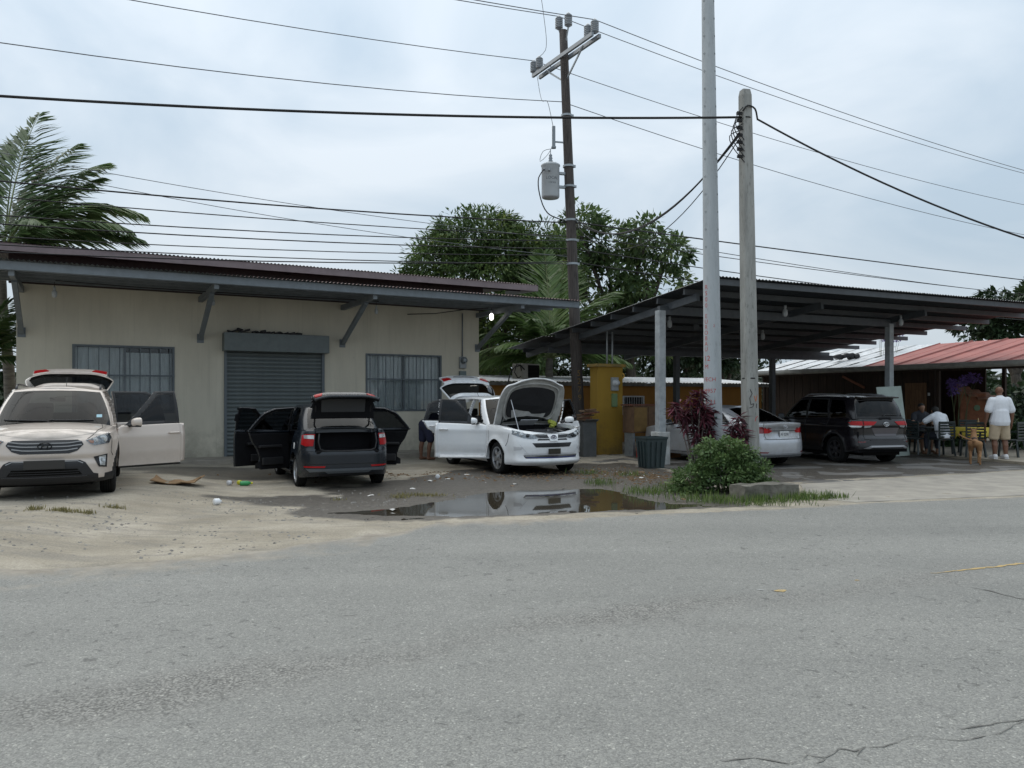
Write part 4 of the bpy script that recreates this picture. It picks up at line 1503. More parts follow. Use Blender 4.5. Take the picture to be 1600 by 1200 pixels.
 c.decal('reversing_lamp', [(.40, .955), (.59, .95), (.58, .895), (.44, .91)], 'rear', M_CLEAR, off=.010, parent=go, hinge=gh, mirror=True, cell=.03)
 c.emblem('oval', 0, .985, 'rear', .075, M_CHROME, go, gh, off=.016)
 c.decal('plate_recess', [(-.40, .895), (.40, .895), (.30, .70), (-.30, .70)], 'rear', mat('glossy_plum', (.05, .045, .055), .15, coat=.8), off=.006, parent=go, hinge=gh)
 b = MB()
 pts = [c.hit((y, 1.19 + .02 * (y < 0)), 'rear', .025) - np.array(gh) for y in np.linspace(.02, -.40, 9)]
 b.tube([Vector(p) for p in pts], .010, 6)
 b.build('wiper', B, go)
 # bumper: black lower, silver skid strip, reflectors
 c.decal('bumper_lower', [(-.70, .50), (-.44, .60), (.44, .60), (.70, .50), (.74, .39), (-.74, .39)], 'rear', mat('bumper_black', (.022, .022, .024), .55), off=.006)
 c.decal('skid_plate', [(-.64, .40), (-.46, .475), (.46, .475), (.64, .40), (.52, .395), (.43, .43), (-.43, .43), (-.52, .395)], 'rear', M_SILVER, off=.02)
 c.decal('reflector', [(.58, .575), (.72, .565), (.72, .545), (.60, .55)], 'rear', M_REDDK, off=.008, mirror=True)
 c.seam([(-.60, 1.1), (-.60, .62), (.60, .62), (.60, 1.1)], 'rear')
 c.mirror(.70, 1.13, 'front_', .20, S['paint'])
 c.rails(-1.55, .15, .585, .05, M_SILVER)
 # roof spoiler
 b = MB()
 vs = []
 for y in np.linspace(-.56, .56, 15):
  k = 1 - abs(y / .56) ** 4 * .3
  vs += [(-1.74, y, 1.665), (-1.98 * k - 1.9 * (1 - k), y, 1.645), (-1.97 * k - 1.89 * (1 - k), y, 1.615), (-1.74, y, 1.60)]
 fs = []
 for i in range(14):
  for j in range(3):
   fs.append((i * 4 + j, i * 4 + j + 1, (i + 1) * 4 + j + 1, (i + 1) * 4 + j))
 fs += [(0, 3, 2, 1), (56, 57, 58, 59)]
 mesh_obj('roof_spoiler', [Vector(v) - Vector(gh) for v in vs], fs, S['paint'], go, False)
 c.decal('mud_flap', [(-1.72, .34), (-1.70, .34), (-1.70, .20), (-1.72, .20)], 'left', B, off=0)
 return c
# ------------------------------------------------------------------ ground, road, puddle
from mathutils import noise as mn
RNG = random.Random(11)
def sst(a):
 a = np.clip(a, 0, 1)
 return a * a * (3 - 2 * a)
def ground_z(X, Y):
 """large-scale lie of the land: the dirt yard rises a little to the left"""
 X, Y = np.asarray(X, float), np.asarray(Y, float)
 t = sst((-X - 4.0 - .25 * np.maximum(0, Y - 12)) / 2.2)
 return .17 * t * (1 - .6 * sst((Y - 15) / 3))
def gz(x, y):
 return float(ground_z(x, y))
def at(px, Y):
 """a point on the ground at depth Y in the direction of picture column px"""
 X = (px - 800) / 1210 * Y
 return Vector((X, Y, gz(X, Y)))
PUDDLE = smooth_poly([(-2.85, 10.95), (-2.0, 11.45), (-1.3, 12.3), (-.65, 13.3), (.5, 13.85), (1.7, 14.0), (2.15, 13.2), (2.3, 12.5), (2.8, 12.0), (3.3, 11.6), (2.5, 11.15), (1.6, 10.98), (.6, 10.7), (-.2, 10.45), (-1.3, 10.4), (-2.2, 10.55)], .15)
def poly_sd(poly, X, Y):
 """signed distance, positive inside"""
 d = np.full(X.shape, 1e9)
 n = len(poly)
 for i in range(n):
  a, b = np.array(poly[i]), np.array(poly[(i + 1) % n])
  e = b - a
  t = np.clip(((X - a[0]) * e[0] + (Y - a[1]) * e[1]) / max(e.dot(e), 1e-9), 0, 1)
  d = np.minimum(d, np.hypot(X - a[0] - t * e[0], Y - a[1] - t * e[1]))
 return np.where(inside(poly, X, Y), d, -d)
ROAD_EDGE = [(-60, -16), (-12, 3.6), (-7, 5.9), (-4.84, 7.15), (-3.25, 7.85), (-1.93, 8.95), (-.9, 10.05), (.2, 10.38), (1.8, 10.75), (4.26, 11.45), (5.3, 11.9), (8.5, 12.75), (14, 15.0), (30, 21.5), (90, 46)]
def road_edge_y(x):
 return np.interp(x, [p[0] for p in ROAD_EDGE], [p[1] for p in ROAD_EDGE])
def axis(segs):
 out = []
 for a, b, d in segs:
  n = max(1, int(round((b - a) / d)))
  out += list(np.linspace(a, b, n, endpoint=False))
 out.append(segs[-1][1])
 return np.array(out)
def noise_arr(X, Y, sc, oct_=3, seed=0.0):
 f = mn.fractal
 v = np.array([f((x * sc, y * sc, seed), 1.0, 2.0, oct_) for x, y in zip(X.ravel(), Y.ravel())])
 return v.reshape(X.shape)
def attr(o, name, vals):
 a = o.data.attributes.new(name, 'FLOAT', 'POINT')
 a.data.foreach_set('value', np.asarray(vals, np.float32).ravel())
# wetness of the yard, painted as stains with shapes of their own
WET = [smooth_poly([(-3.2, 10.9), (-2.6, 12.2), (-3.4, 13.6), (-2.0, 15.5), (-.5, 18), (2.6, 19.0), (3.6, 15.5), (3.5, 12.2), (2.6, 11.0), (0, 10.5), (-1.6, 10.4)]),
  smooth_poly([(-4.9, 12.3), (-3.4, 12.9), (-2.2, 12.4), (-2.2, 11.3), (-3.2, 11.3), (-4.3, 11.8)]),
  smooth_poly([(3.6, 17.0), (4.2, 14.6), (7.0, 15.6), (12.5, 18.2), (13, 21), (10, 24), (4, 24)]),
  smooth_poly([(-6.5, 14.6), (-4.0, 15.3), (-2.6, 18.6), (-5.5, 18.0), (-8.5, 16.4)])]
def build_ground():
 xs = axis([(-900, -120, 130), (-120, -30, 15), (-30, -12, 1.5), (-12, -6, .25), (-6, 6.5, .07), (6.5, 16, .25), (16, 40, 2), (40, 130, 15), (130, 900, 130)])
 ys = axis([(-300, -20, 70), (-20, 2, 4), (2, 7, .3), (7, 15.5, .07), (15.5, 26, .3), (26, 60, 4), (60, 160, 20), (160, 1200, 208)])
 X, Y = np.meshgrid(xs, ys, indexing='ij')
 Z = ground_z(X, Y)
 near = (np.abs(X) < 30) & (Y > 2) & (Y < 30)
 n1 = np.zeros(X.shape)
 n1[near] = noise_arr(X[near], Y[near], 1.3, 3)
 n2 = np.zeros(X.shape)
 n2[near] = noise_arr(X[near], Y[near], 6.0, 2, 7.0)
 Z = Z + .014 * n1 + .006 * n2 + .012
 sd = np.full(X.shape, -9.0)
 sd[near] = poly_sd(PUDDLE, X[near], Y[near])
 Z = Z - .040 * sst((sd + .06 + .30 * n1 + .16 * n2) / .75) + .012 * n2 * sst((1.0 - np.abs(sd)) / .7)
 # sink below the road sheet
 ey = road_edge_y(X)
 k = sst((ey + .06 - Y) / .40)
 Z = Z * (1 - k) + (ground_z(X, Y) - .03) * k
 # beyond the paved yard keep below the slabs
 wet = np.zeros(X.shape)
 for i, p in enumerate(WET):
  d = np.full(X.shape, -9.0)
  d[near] = poly_sd(p, X[near], Y[near])
  wet = np.maximum(wet, sst((d + .25 + .35 * n1) / .6) * (1, .75, 1, .55)[i])
 wet = np.maximum(wet, sst((sd + .55 + .2 * n1) / .5))
 wet = wet * (.25 + .75 * sst((Y - ey - .12 - .15 * n1) / .35))
 a, b = X.shape
 vs = np.stack([X, Y, Z], -1).reshape(-1, 3)
 I, J = np.meshgrid(np.arange(a - 1), np.arange(b - 1), indexing='ij')
 q = np.stack([I * b + J, (I + 1) * b + J, (I + 1) * b + J + 1, I * b + J + 1], -1).reshape(-1, 4)
 o = mesh_obj('ground', vs.tolist(), q.tolist(), dirt_material(), smooth=True)
 attr(o, 'wet', wet)
 tag(o, 'packed dirt yard with wet mud and dry pale dust', None, kind='structure')
 return o
def dirt_material():
 m, p, N, L, ramp, noise, mix, math_, bump = nodes_of('yard_dirt')
 tc = N('ShaderNodeTexCoord').outputs['Object']
 st = N('ShaderNodeMapping')
 st.inputs['Rotation'].default_value = (0, 0, radians(-30))
 st.inputs['Scale'].default_value = (.35, 1.6, 1)
 L(tc, st.inputs['Vector'])
 wet = N('ShaderNodeAttribute', attribute_name='wet').outputs['Fac']
 big = noise(tc, .9, 6)
 fine = noise(tc, 14, 8, .75)
 streak = noise(st.outputs['Vector'], 2.4, 6, .65, .6)
 dry = ramp(big, [(.30, (.26, .226, .172)), (.5, (.345, .304, .238)), (.72, (.45, .40, .325))])
 dry = mix(math_('MULTIPLY', ramp(streak, [(.48, (0, 0, 0)), (.62, (1, 1, 1))]), .5), dry, (.20, .185, .160))
 mud = ramp(fine, [(.30, (.030, .026, .021)), (.52, (.072, .063, .051)), (.78, (.150, .130, .104))])
 w = math_('ADD', wet, math_('MULTIPLY', math_('SUBTRACT', fine, .5), .55), True)
 w = ramp(w, [(.25, (0, 0, 0)), (.62, (1, 1, 1))])
 col = mix(w, dry, mud)
 v = N('ShaderNodeTexVoronoi')
 v.inputs['Scale'].default_value = 34
 L(tc, v.inputs['Vector'])
 peb = ramp(v.outputs['Distance'], [(.06, (1, 1, 1)), (.16, (0, 0, 0))])
 pn = ramp(noise(tc, 5, 3), [(.52, (0, 0, 0)), (.66, (1, 1, 1))])
 col = mix(math_('MULTIPLY', math_('MULTIPLY', peb, pn), .7), col, (.40, .375, .34))
 grain = ramp(noise(tc, 45, 6, .85), [(.3, (.55, .55, .55)), (.7, (1.35, 1.35, 1.35))])
 col = mix(.8, col, grain, 'MULTIPLY')
 L(col, p.inputs['Base Color'])
 L(ramp(w, [(0, (.95, .95, .95)), (1, (.52, .52, .52))]), p.inputs['Roughness'])
 h = math_('ADD', math_('MULTIPLY', fine, .6), math_('MULTIPLY', peb, .5))
 L(bump(h, .9, .03, bump(streak, .6, .06)), p.inputs['Normal'])
 return m
def asphalt_material():
 m, p, N, L, ramp, noise, mix, math_, bump = nodes_of('worn_asphalt')
 tc = N('ShaderNodeTexCoord').outputs['Object']
 edge = N('ShaderNodeAttribute', attribute_name='dust').outputs['Fac']
 rough_a = N('ShaderNodeAttribute', attribute_name='ravel').outputs['Fac']
 big = noise(tc, .55, 5, .55)
 mid = noise(tc, 3.2, 6, .65)
 base = ramp(big, [(.30, (.222, .222, .205)), (.5, (.258, .257, .237)), (.72, (.292, .289, .266))])
 base = mix(.22, base, ramp(mid, [(.3, (.16, .158, .153)), (.7, (.33, .322, .308))]))
 # along-the-road wheel polish and dirt
 st = N('ShaderNodeMapping')
 st.inputs['Rotation'].default_value = (0, 0, radians(-24))
 st.inputs['Scale'].default_value = (.06, .9, 1)
 L(tc, st.inputs['Vector'])
 lanes = noise(st.outputs['Vector'], 1.1, 4, .5)
 base = mix(.35, base, ramp(lanes, [(.35, (.19, .19, .178)), (.65, (.31, .306, .284))]))
 v = N('ShaderNodeTexVoronoi')
 v.inputs['Scale'].default_value = 95
 v.inputs['Randomness'].default_value = 1
 wv = N('ShaderNodeMix')
 wv.data_type = 'RGBA'
 wv.blend_type = 'LINEAR_LIGHT'
 wv.inputs[0].default_value = .02
 L(tc, wv.inputs[6])
 nzc = N('ShaderNodeTexNoise')
 nzc.inputs['Scale'].default_value = 25
 L(tc, nzc.inputs['Vector'])
 L(nzc.outputs['Color'], wv.inputs[7])
 L(wv.outputs[2], v.inputs['Vector'])
 sepc = N('ShaderNodeSeparateColor')
 L(v.outputs['Color'], sepc.inputs['Color'])
 stone = ramp(sepc.outputs['Red'], [(0, (.70, .70, .70)), (.45, (.94, .94, .94)), (.92, (1.10, 1.10, 1.08)), (.985, (1.35, 1.34, 1.30)), (1, (1.8, 1.8, 1.75))])
 gap = ramp(v.outputs['Distance'], [(.30, (1, 1, 1)), (.80, (.55, .55, .55))])
 v2 = N('ShaderNodeTexVoronoi')
 v2.inputs['Scale'].default_value = 58
 L(wv.outputs[2], v2.inputs['Vector'])
 gap2 = ramp(v2.outputs['Distance'], [(.20, (1.25, 1.25, 1.22)), (.45, (.85, .85, .85)), (.70, (.34, .34, .33))])
 col = mix(.9, base, stone, 'MULTIPLY')
 col = mix(.65, col, gap, 'MULTIPLY')
 # ravelled strip: binder gone, coarse open stones
 rv = math_('ADD', rough_a, math_('MULTIPLY', math_('SUBTRACT', mid, .5), 1.0))
 rv = ramp(rv, [(.28, (0, 0, 0)), (.95, (.85, .85, .85))])
 coarse = mix(.85, ramp(noise(tc, 9, 5), [(.3, (.20, .195, .182)), (.7, (.32, .31, .288))]), gap2, 'MULTIPLY')
 col = mix(rv, col, mix(.6, coarse, stone, 'MULTIPLY'))
 # worn-out pock marks
 pk = noise(tc, 11, 6, .7, .8)
 pkm = ramp(noise(tc, .5, 2), [(.40, (0, 0, 0)), (.52, (1, 1, 1))])
 pock = math_('MULTIPLY', ramp(pk, [(.60, (0, 0, 0)), (.66, (1, 1, 1))]), pkm)
 col = mix(math_('MULTIPLY', pock, .60), col, (.085, .083, .078))
 # dust from the yard
 d = math_('ADD', edge, math_('MULTIPLY', math_('SUBTRACT', noise(tc, 2.2, 7, .7), .5), 1.3), True)
 d = ramp(d, [(.40, (0, 0, 0)), (.80, (1, 1, 1))])
 dirt = ramp(noise(tc, 4, 6, .7), [(.3, (.20, .175, .14)), (.7, (.36, .325, .27))])
 col = mix(d, col, dirt)
 L(col, p.inputs['Base Color'])
 p.inputs['Roughness'].default_value = .82
 hh = math_('ADD', math_('MULTIPLY', v.outputs['Distance'], -.6), math_('MULTIPLY', math_('MULTIPLY', v2.outputs['Distance'], rv), -1.6))
 hh = math_('ADD', hh, math_('MULTIPLY', pock, -.8))
 L(bump(hh, .55, .012), p.inputs['Normal'])
 return m
def build_road():
 xs = axis([(-60, -14, 6), (-14, -7, .5), (-7, 9, .08), (9, 16, .5), (16, 90, 8)])
 ts = np.concatenate([[0, .012, .03, .05, .075], np.linspace(.10, 1, 46)])
 n = np.array([mn.fractal((x * 1.7, 3.1, 0), 1, 2, 4) for x in xs]) * .30 + np.array([mn.fractal((x * 7, 9.1, 0), 1, 2, 3) for x in xs]) * .07
 far = road_edge_y(xs) + .12 + np.where(xs < 3, n * .8, n * .25)
 lo = far - 13.0
 X = np.repeat(xs[:, None], len(ts), 1)
 Y = far[:, None] + (lo - far)[:, None] * ts[None, :]
 Z = ground_z(X, np.minimum(Y, 60)) + .004
 Z = Z - .022 * (1 - sst((far[:, None] - Y) / .10))
 dust = 1 - sst((far[:, None] - Y) / np.where(X < 1.0, .95, .35))
 dust = np.maximum(dust, .62 * (1 - sst((far[:, None] - Y) / np.where(X < -1.5, 2.6, .8))))
 # seam between the lanes where the surface has ravelled
 a, b = np.array((-2.74, 4.14)), np.array((2.06, 6.47))
 dd = (b - a) / np.linalg.norm(b - a)
 s_ = (X - a[0]) * dd[0] + (Y - a[1]) * dd[1]
 d_ = (X - a[0]) * -dd[1] + (Y - a[1]) * dd[0] + .018 * np.clip(s_ - 4, 0, 9) ** 1.3
 rav_ = np.exp(-((d_ + .15 + .12 * np.sin(s_ * 1.3) + .06 * np.sin(s_ * 3.7)) / (.33 + .05 * np.sin(s_ * .9 + 1))) ** 2) * sst((11 - s_) / 6) * (.86 + .20 * np.sin(s_ * 1.9))
 rav_ = np.maximum(rav_, .75 * np.exp(-((X - 1.55) / .5) ** 2 - ((Y - 5.45) / .13) ** 2))
 k, l = X.shape
 vs = np.stack([X, Y, Z], -1).reshape(-1, 3)
 I, J = np.meshgrid(np.arange(k - 1), np.arange(l - 1), indexing='ij')
 q = np.stack([I * l + J, I * l + J + 1, (I + 1) * l + J + 1, (I + 1) * l + J], -1).reshape(-1, 4)
 o = mesh_obj('road', vs.tolist(), q.tolist(), asphalt_material(), smooth=True)
 attr(o, 'dust', dust)
 attr(o, 'ravel', rav_)
 tag(o, 'worn grey asphalt road with a ravelled seam', None, kind='structure')
 return o
ground = build_ground()
road = build_road()
def strip(name, pts, w, m, parent, z=.004, seed=1, jag=.3):
 """thin irregular inlay lying on the road"""
 r = random.Random(seed)
 P = [Vector((x, y)) for x, y in pts]
 dense = []
 for i in range(len(P) - 1):
  n = max(2, int((P[i + 1] - P[i]).length / .05))
  for j in range(n):
   dense.append(P[i].lerp(P[i + 1], j / n))
 dense.append(P[-1])
 vs, fs = [], []
 for i, p in enumerate(dense):
  d = (dense[min(i + 1, len(dense) - 1)] - dense[max(i - 1, 0)]).normalized()
  nrm = Vector((-d.y, d.x))
  ww = w * (1 + r.uniform(-jag, jag)) * min(1, .25 + 3 * min(i, len(dense) - 1 - i) / len(dense))
  c = p + nrm * r.uniform(-1, 1) * w * jag
  for sgn in (-1, 1):
   q = c + nrm * ww / 2 * sgn
   vs.append((q.x, q.y, gz(q.x, q.y) + .004 + z))
 for i in range(len(dense) - 1):
  fs.append((2 * i, 2 * i + 2, 2 * i + 3, 2 * i + 1))
 return mesh_obj(name, vs, fs, m, parent)
def px_ground(px, py, g=0.0):
 Y = 1210 * (EYE - g) / (py - 622)
 return ((px - 800) / 1210 * Y, Y)
M_CRACK = mat('crack_dark', (.085, .082, .075), .95, col2=(.21, .205, .19), nscale=7)
M_YEL = mat('worn_yellow_paint', (.55, .37, .13), .8, col2=(.30, .24, .13), nscale=30)
M_WHT = mat('worn_white_paint', (.55, .55, .53), .8, noise=.4, nscale=30)
strip('road_crack', [px_ground(*p) for p in ((1240, 1196), (1262, 1182), (1290, 1186), (1310, 1172), (1335, 1176), (1352, 1168), (1382, 1170), (1412, 1156), (1440, 1152))], .007, M_CRACK, road, seed=2, jag=1.1)
strip('road_crack', [px_ground(*p) for p in ((1434, 1131), (1468, 1137), (1500, 1141), (1545, 1134), (1600, 1126), (1660, 1122))], .006, M_CRACK, road, seed=3, jag=1.1)
strip('road_crack', [px_ground(*p) for p in ((1515, 918), (1555, 926), (1590, 936), (1640, 940))], .022, M_CRACK, road, seed=4, jag=.5)
strip('road_crack', [px_ground(*p) for p in ((1352, 1168), (1340, 1184), (1362, 1196))], .008, M_CRACK, road, seed=12, jag=1.2)
strip('road_crack', [px_ground(*p) for p in ((1290, 1186), (1275, 1196))], .007, M_CRACK, road, seed=13, jag=1.2)
strip('road_crack', [px_ground(*p) for p in ((1600, 1126), (1560, 1148), (1500, 1160), (1445, 1153))], .007, M_CRACK, road, seed=14, jag=1.2)
strip('road_crack', [px_ground(*p) for p in ((1130, 1192), (1180, 1186), (1240, 1196))], .010, M_CRACK, road, seed=5, jag=.6)
strip('lane_marking', [px_ground(*p) for p in ((1455, 897), (1480, 895), (1520, 890), (1560, 886), (1610, 880), (1700, 870))], .036, M_YEL, road, seed=6, jag=.5)
strip('lane_marking', [px_ground(*p) for p in ((1208, 923.5), (1228, 923))], .075, M_YEL, road, seed=7, jag=.4)
strip('lane_marking', [px_ground(*p) for p in ((1183, 923), (1194, 923))], .045, M_WHT, road, seed=8, jag=.4)
strip('lane_marking', [px_ground(*p) for p in ((1335, 908), (1344, 908))], .035, M_YEL, road, seed=9, jag=.4)
# puddle: flat muddy water lying in the hollow
_w, _p, N_, L_, _r, _nz_, _mx_, _ma, _b = nodes_of('puddle_water')
_p.inputs['Base Color'].default_value = (.045, .038, .027, 1)
_p.inputs['Roughness'].default_value = .025
_p.inputs['IOR'].default_value = 1.38
_p.inputs['Specular IOR Level'].default_value = .62
L_(_b(_nz_(N_('ShaderNodeTexCoord').outputs['Object'], 3.0, 2), .035, .01), _p.inputs['Normal'])
_pl = smooth_poly([(-3.6, 10.9), (-1.9, 12.2), (-.5, 13.8), (1.6, 14.1), (2.8, 13.0), (3.8, 11.8), (2.5, 10.95), (.5, 10.55), (-.5, 10.2), (-2.1, 10.0)], .3)
puddle = mesh_obj('puddle', [(x, y, -.0015) for x, y in _pl], [tuple(range(len(_pl)))[::-1]], _w)
if puddle.data.polygons[0].normal.z < 0:
 puddle.data.flip_normals()
tag(puddle, 'muddy puddle mirroring the white car at the edge of the road', None, kind='structure')
# concrete driveway apron on the right and the stained carport floor behind it
M_APRON = mat('apron_concrete', (.36, .33, .28), .85, col2=(.25, .23, .20), nscale=2.2, bump=.3, bscale=30, detail=8)
M_CFLOOR = mat('carport_concrete', (.20, .19, .175), .55, col2=(.06, .058, .056), nscale=1.0, bump=.35, bscale=16, stretch=(.5, 2.2, 1), detail=8)
def slab(name, poly, z0, z1, m):
 b = MB()
 b.prism(poly, z0, z1)
 o = b.build(name, m, bevel=.012)
 tag(o, None, None, kind='structure')
 return o
o = slab('driveway_apron', [(4.75, 12.35), (5.3, 11.95), (8.5, 12.8), (14, 15.1), (22, 18.3), (20.8, 21.0), (12.5, 17.6), (7.4, 15.35), (5.35, 14.4)], -.1, .022, M_APRON)
tag(o, 'pale concrete driveway apron in front of the carport')
o = slab('carport_floor', [(3.0, 17.0), (4.6, 14.6), (5.35, 14.42), (7.4, 15.37), (12.5, 17.62), (20.8, 21.02), (17, 33), (1, 27.5), (-.4, 26.2)], -.1, .010, M_CFLOOR)
tag(o, 'oil stained concrete floor under the carport')
# ------------------------------------------------------------------ shop building on the left
def corrugated(w, l, period=.09, amp=.016, n=6, thick=.0):
 """sheet w wide (x) and l long (y), ridges along y"""
 k = max(2, int(round(w / period * n)))
 vs = []
 for j in (0, 1):
  for i in range(k + 1):
   x = w * i / k
   vs.append((x, l * j, amp * sin(2 * pi * x / period)))
 fs = [(i, i + 1, k + 2 + i, k + 1 + i) for i in range(k)]
 return vs, fs
def sheets(parent, x0, x1, y0, y1, z0, z1, m, name='roof_sheet', w=.81, period=.09, amp=.016):
 """roof of separate overlapping corrugated sheets; y0,z0 front, y1,z1 back"""
 l = sqrt((y1 - y0) ** 2 + (z1 - z0) ** 2)
 vs, fs = corrugated(w + .03, l, period, amp)
 first = None
 n = int(math.ceil((x1 - x0) / w))
 for i in range(n):
  ww = min(w, x1 - x0 - i * w)
  if first is None or ww < w - .01:
   v2, f2 = (vs, fs) if ww >= w - .01 else corrugated(ww, l, period, amp)
   o = mesh_obj(name, v2, f2, m, parent, True)
   first = first or o
  else:
   o = first.copy()
   COL.objects.link(o)
   o.parent = parent
  o.location = (x0 + i * w, y0 + RNG.uniform(-.012, .012), z0 + .003 * (i % 2))
  o.rotation_euler = (atan2(z1 - z0, y1 - y0), 0, 0)
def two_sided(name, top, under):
 """sheet metal: one colour on top, another below"""
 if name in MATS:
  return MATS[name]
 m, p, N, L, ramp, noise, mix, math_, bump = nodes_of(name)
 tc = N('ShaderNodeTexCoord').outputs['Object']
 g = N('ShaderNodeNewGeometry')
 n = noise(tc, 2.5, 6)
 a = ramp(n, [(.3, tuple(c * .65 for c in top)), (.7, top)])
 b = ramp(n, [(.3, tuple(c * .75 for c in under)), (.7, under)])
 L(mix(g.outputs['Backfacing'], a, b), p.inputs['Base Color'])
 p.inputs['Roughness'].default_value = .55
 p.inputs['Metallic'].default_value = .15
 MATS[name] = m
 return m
def wall_material(name, col, stain, top=4.0):
 m, p, N, L, ramp, noise, mix, math_, bump = nodes_of(name)
 tc = N('ShaderNodeTexCoord').outputs['Object']
 mp = N('ShaderNodeMapping')
 mp.inputs['Scale'].default_value = (1.6, 1.6, .5)
 L(tc, mp.inputs['Vector'])
 big = noise(mp.outputs['Vector'], .9, 7, .65)
 c = ramp(big, [(.28, tuple(x * .84 for x in col)), (.6, col), (.8, tuple(min(1, x * 1.05) for x in col))])
 # rising damp and splash stains low down, scuffs and drips
 sep = N('ShaderNodeSeparateXYZ')
 L(tc, sep.inputs[0])
 h = N('ShaderNodeMapRange')
 h.inputs['From Min'].default_value = .15
 h.inputs['From Max'].default_value = 1.5
 h.inputs['To Min'].default_value = .62
 h.inputs['To Max'].default_value = .0
 L(sep.outputs['Z'], h.inputs['Value'])
 st = math_('ADD', h.outputs[0], math_('MULTIPLY', math_('SUBTRACT', noise(tc, 2.3, 8, .7), .5), 1.5))
 c = mix(math_('MULTIPLY', ramp(st, [(.30, (0, 0, 0)), (.95, (1, 1, 1))]), .8), c, stain)
 sc = ramp(noise(tc, 6, 5, .7), [(.66, (0, 0, 0)), (.74, (1, 1, 1))])
 c = mix(math_('MULTIPLY', sc, .34), c, stain)
 dm = N('ShaderNodeMapping')
 dm.inputs['Scale'].default_value = (7, 7, .22)
 L(tc, dm.inputs['Vector'])
 dr_ = ramp(noise(dm.outputs['Vector'], 1.6, 6, .7), [(.54, (0, 0, 0)), (.72, (1, 1, 1))])
 c = mix(math_('MULTIPLY', dr_, .22), c, stain)
 L(c, p.inputs['Base Color'])
 p.inputs['Roughness'].default_value = .88
 L(bump(noise(tc, 45, 4), .18, .01), p.inputs['Normal'])
 return m
U1 = Vector((.876, .482, 0))
O1 = Vector((-11.12, 17.37, 0))
LEN1 = 11.57
M_WALL = wall_material('cream_wall', (.575, .54, .445), (.19, .18, .14))
M_GREY = mat('grey_steel', (.16, .185, .205), .55, noise=.2, nscale=5)
M_GREYD = mat('grey_steel_dark', (.16, .18, .195), .6, noise=.25, nscale=5)
M_MAROON = mat('maroon_steel', (.052, .033, .034), .6, noise=.3, nscale=4)
M_CANOPY = two_sided('canopy_sheet', (.14, .06, .06), (.17, .195, .21))
M_UPROOF = two_sided('maroon_sheet', (.12, .07, .07), (.052, .033, .034))
M_SHUT = mat('shutter_grey', (.125, .148, .15), .5, noise=.15, nscale=6, metal=.2)
M_FRAME = mat('window_frame_grey', (.10, .12, .135), .5)
M_PANE = glass_mat('window_pane', (.80, .83, .84), ior=1.45)
M_CURT = mat('curtain', (.80, .80, .78), .9, noise=.22, nscale=5, stretch=(5, 5, .6))
M_DARK = mat('dark_room', (.02, .02, .02), .95)
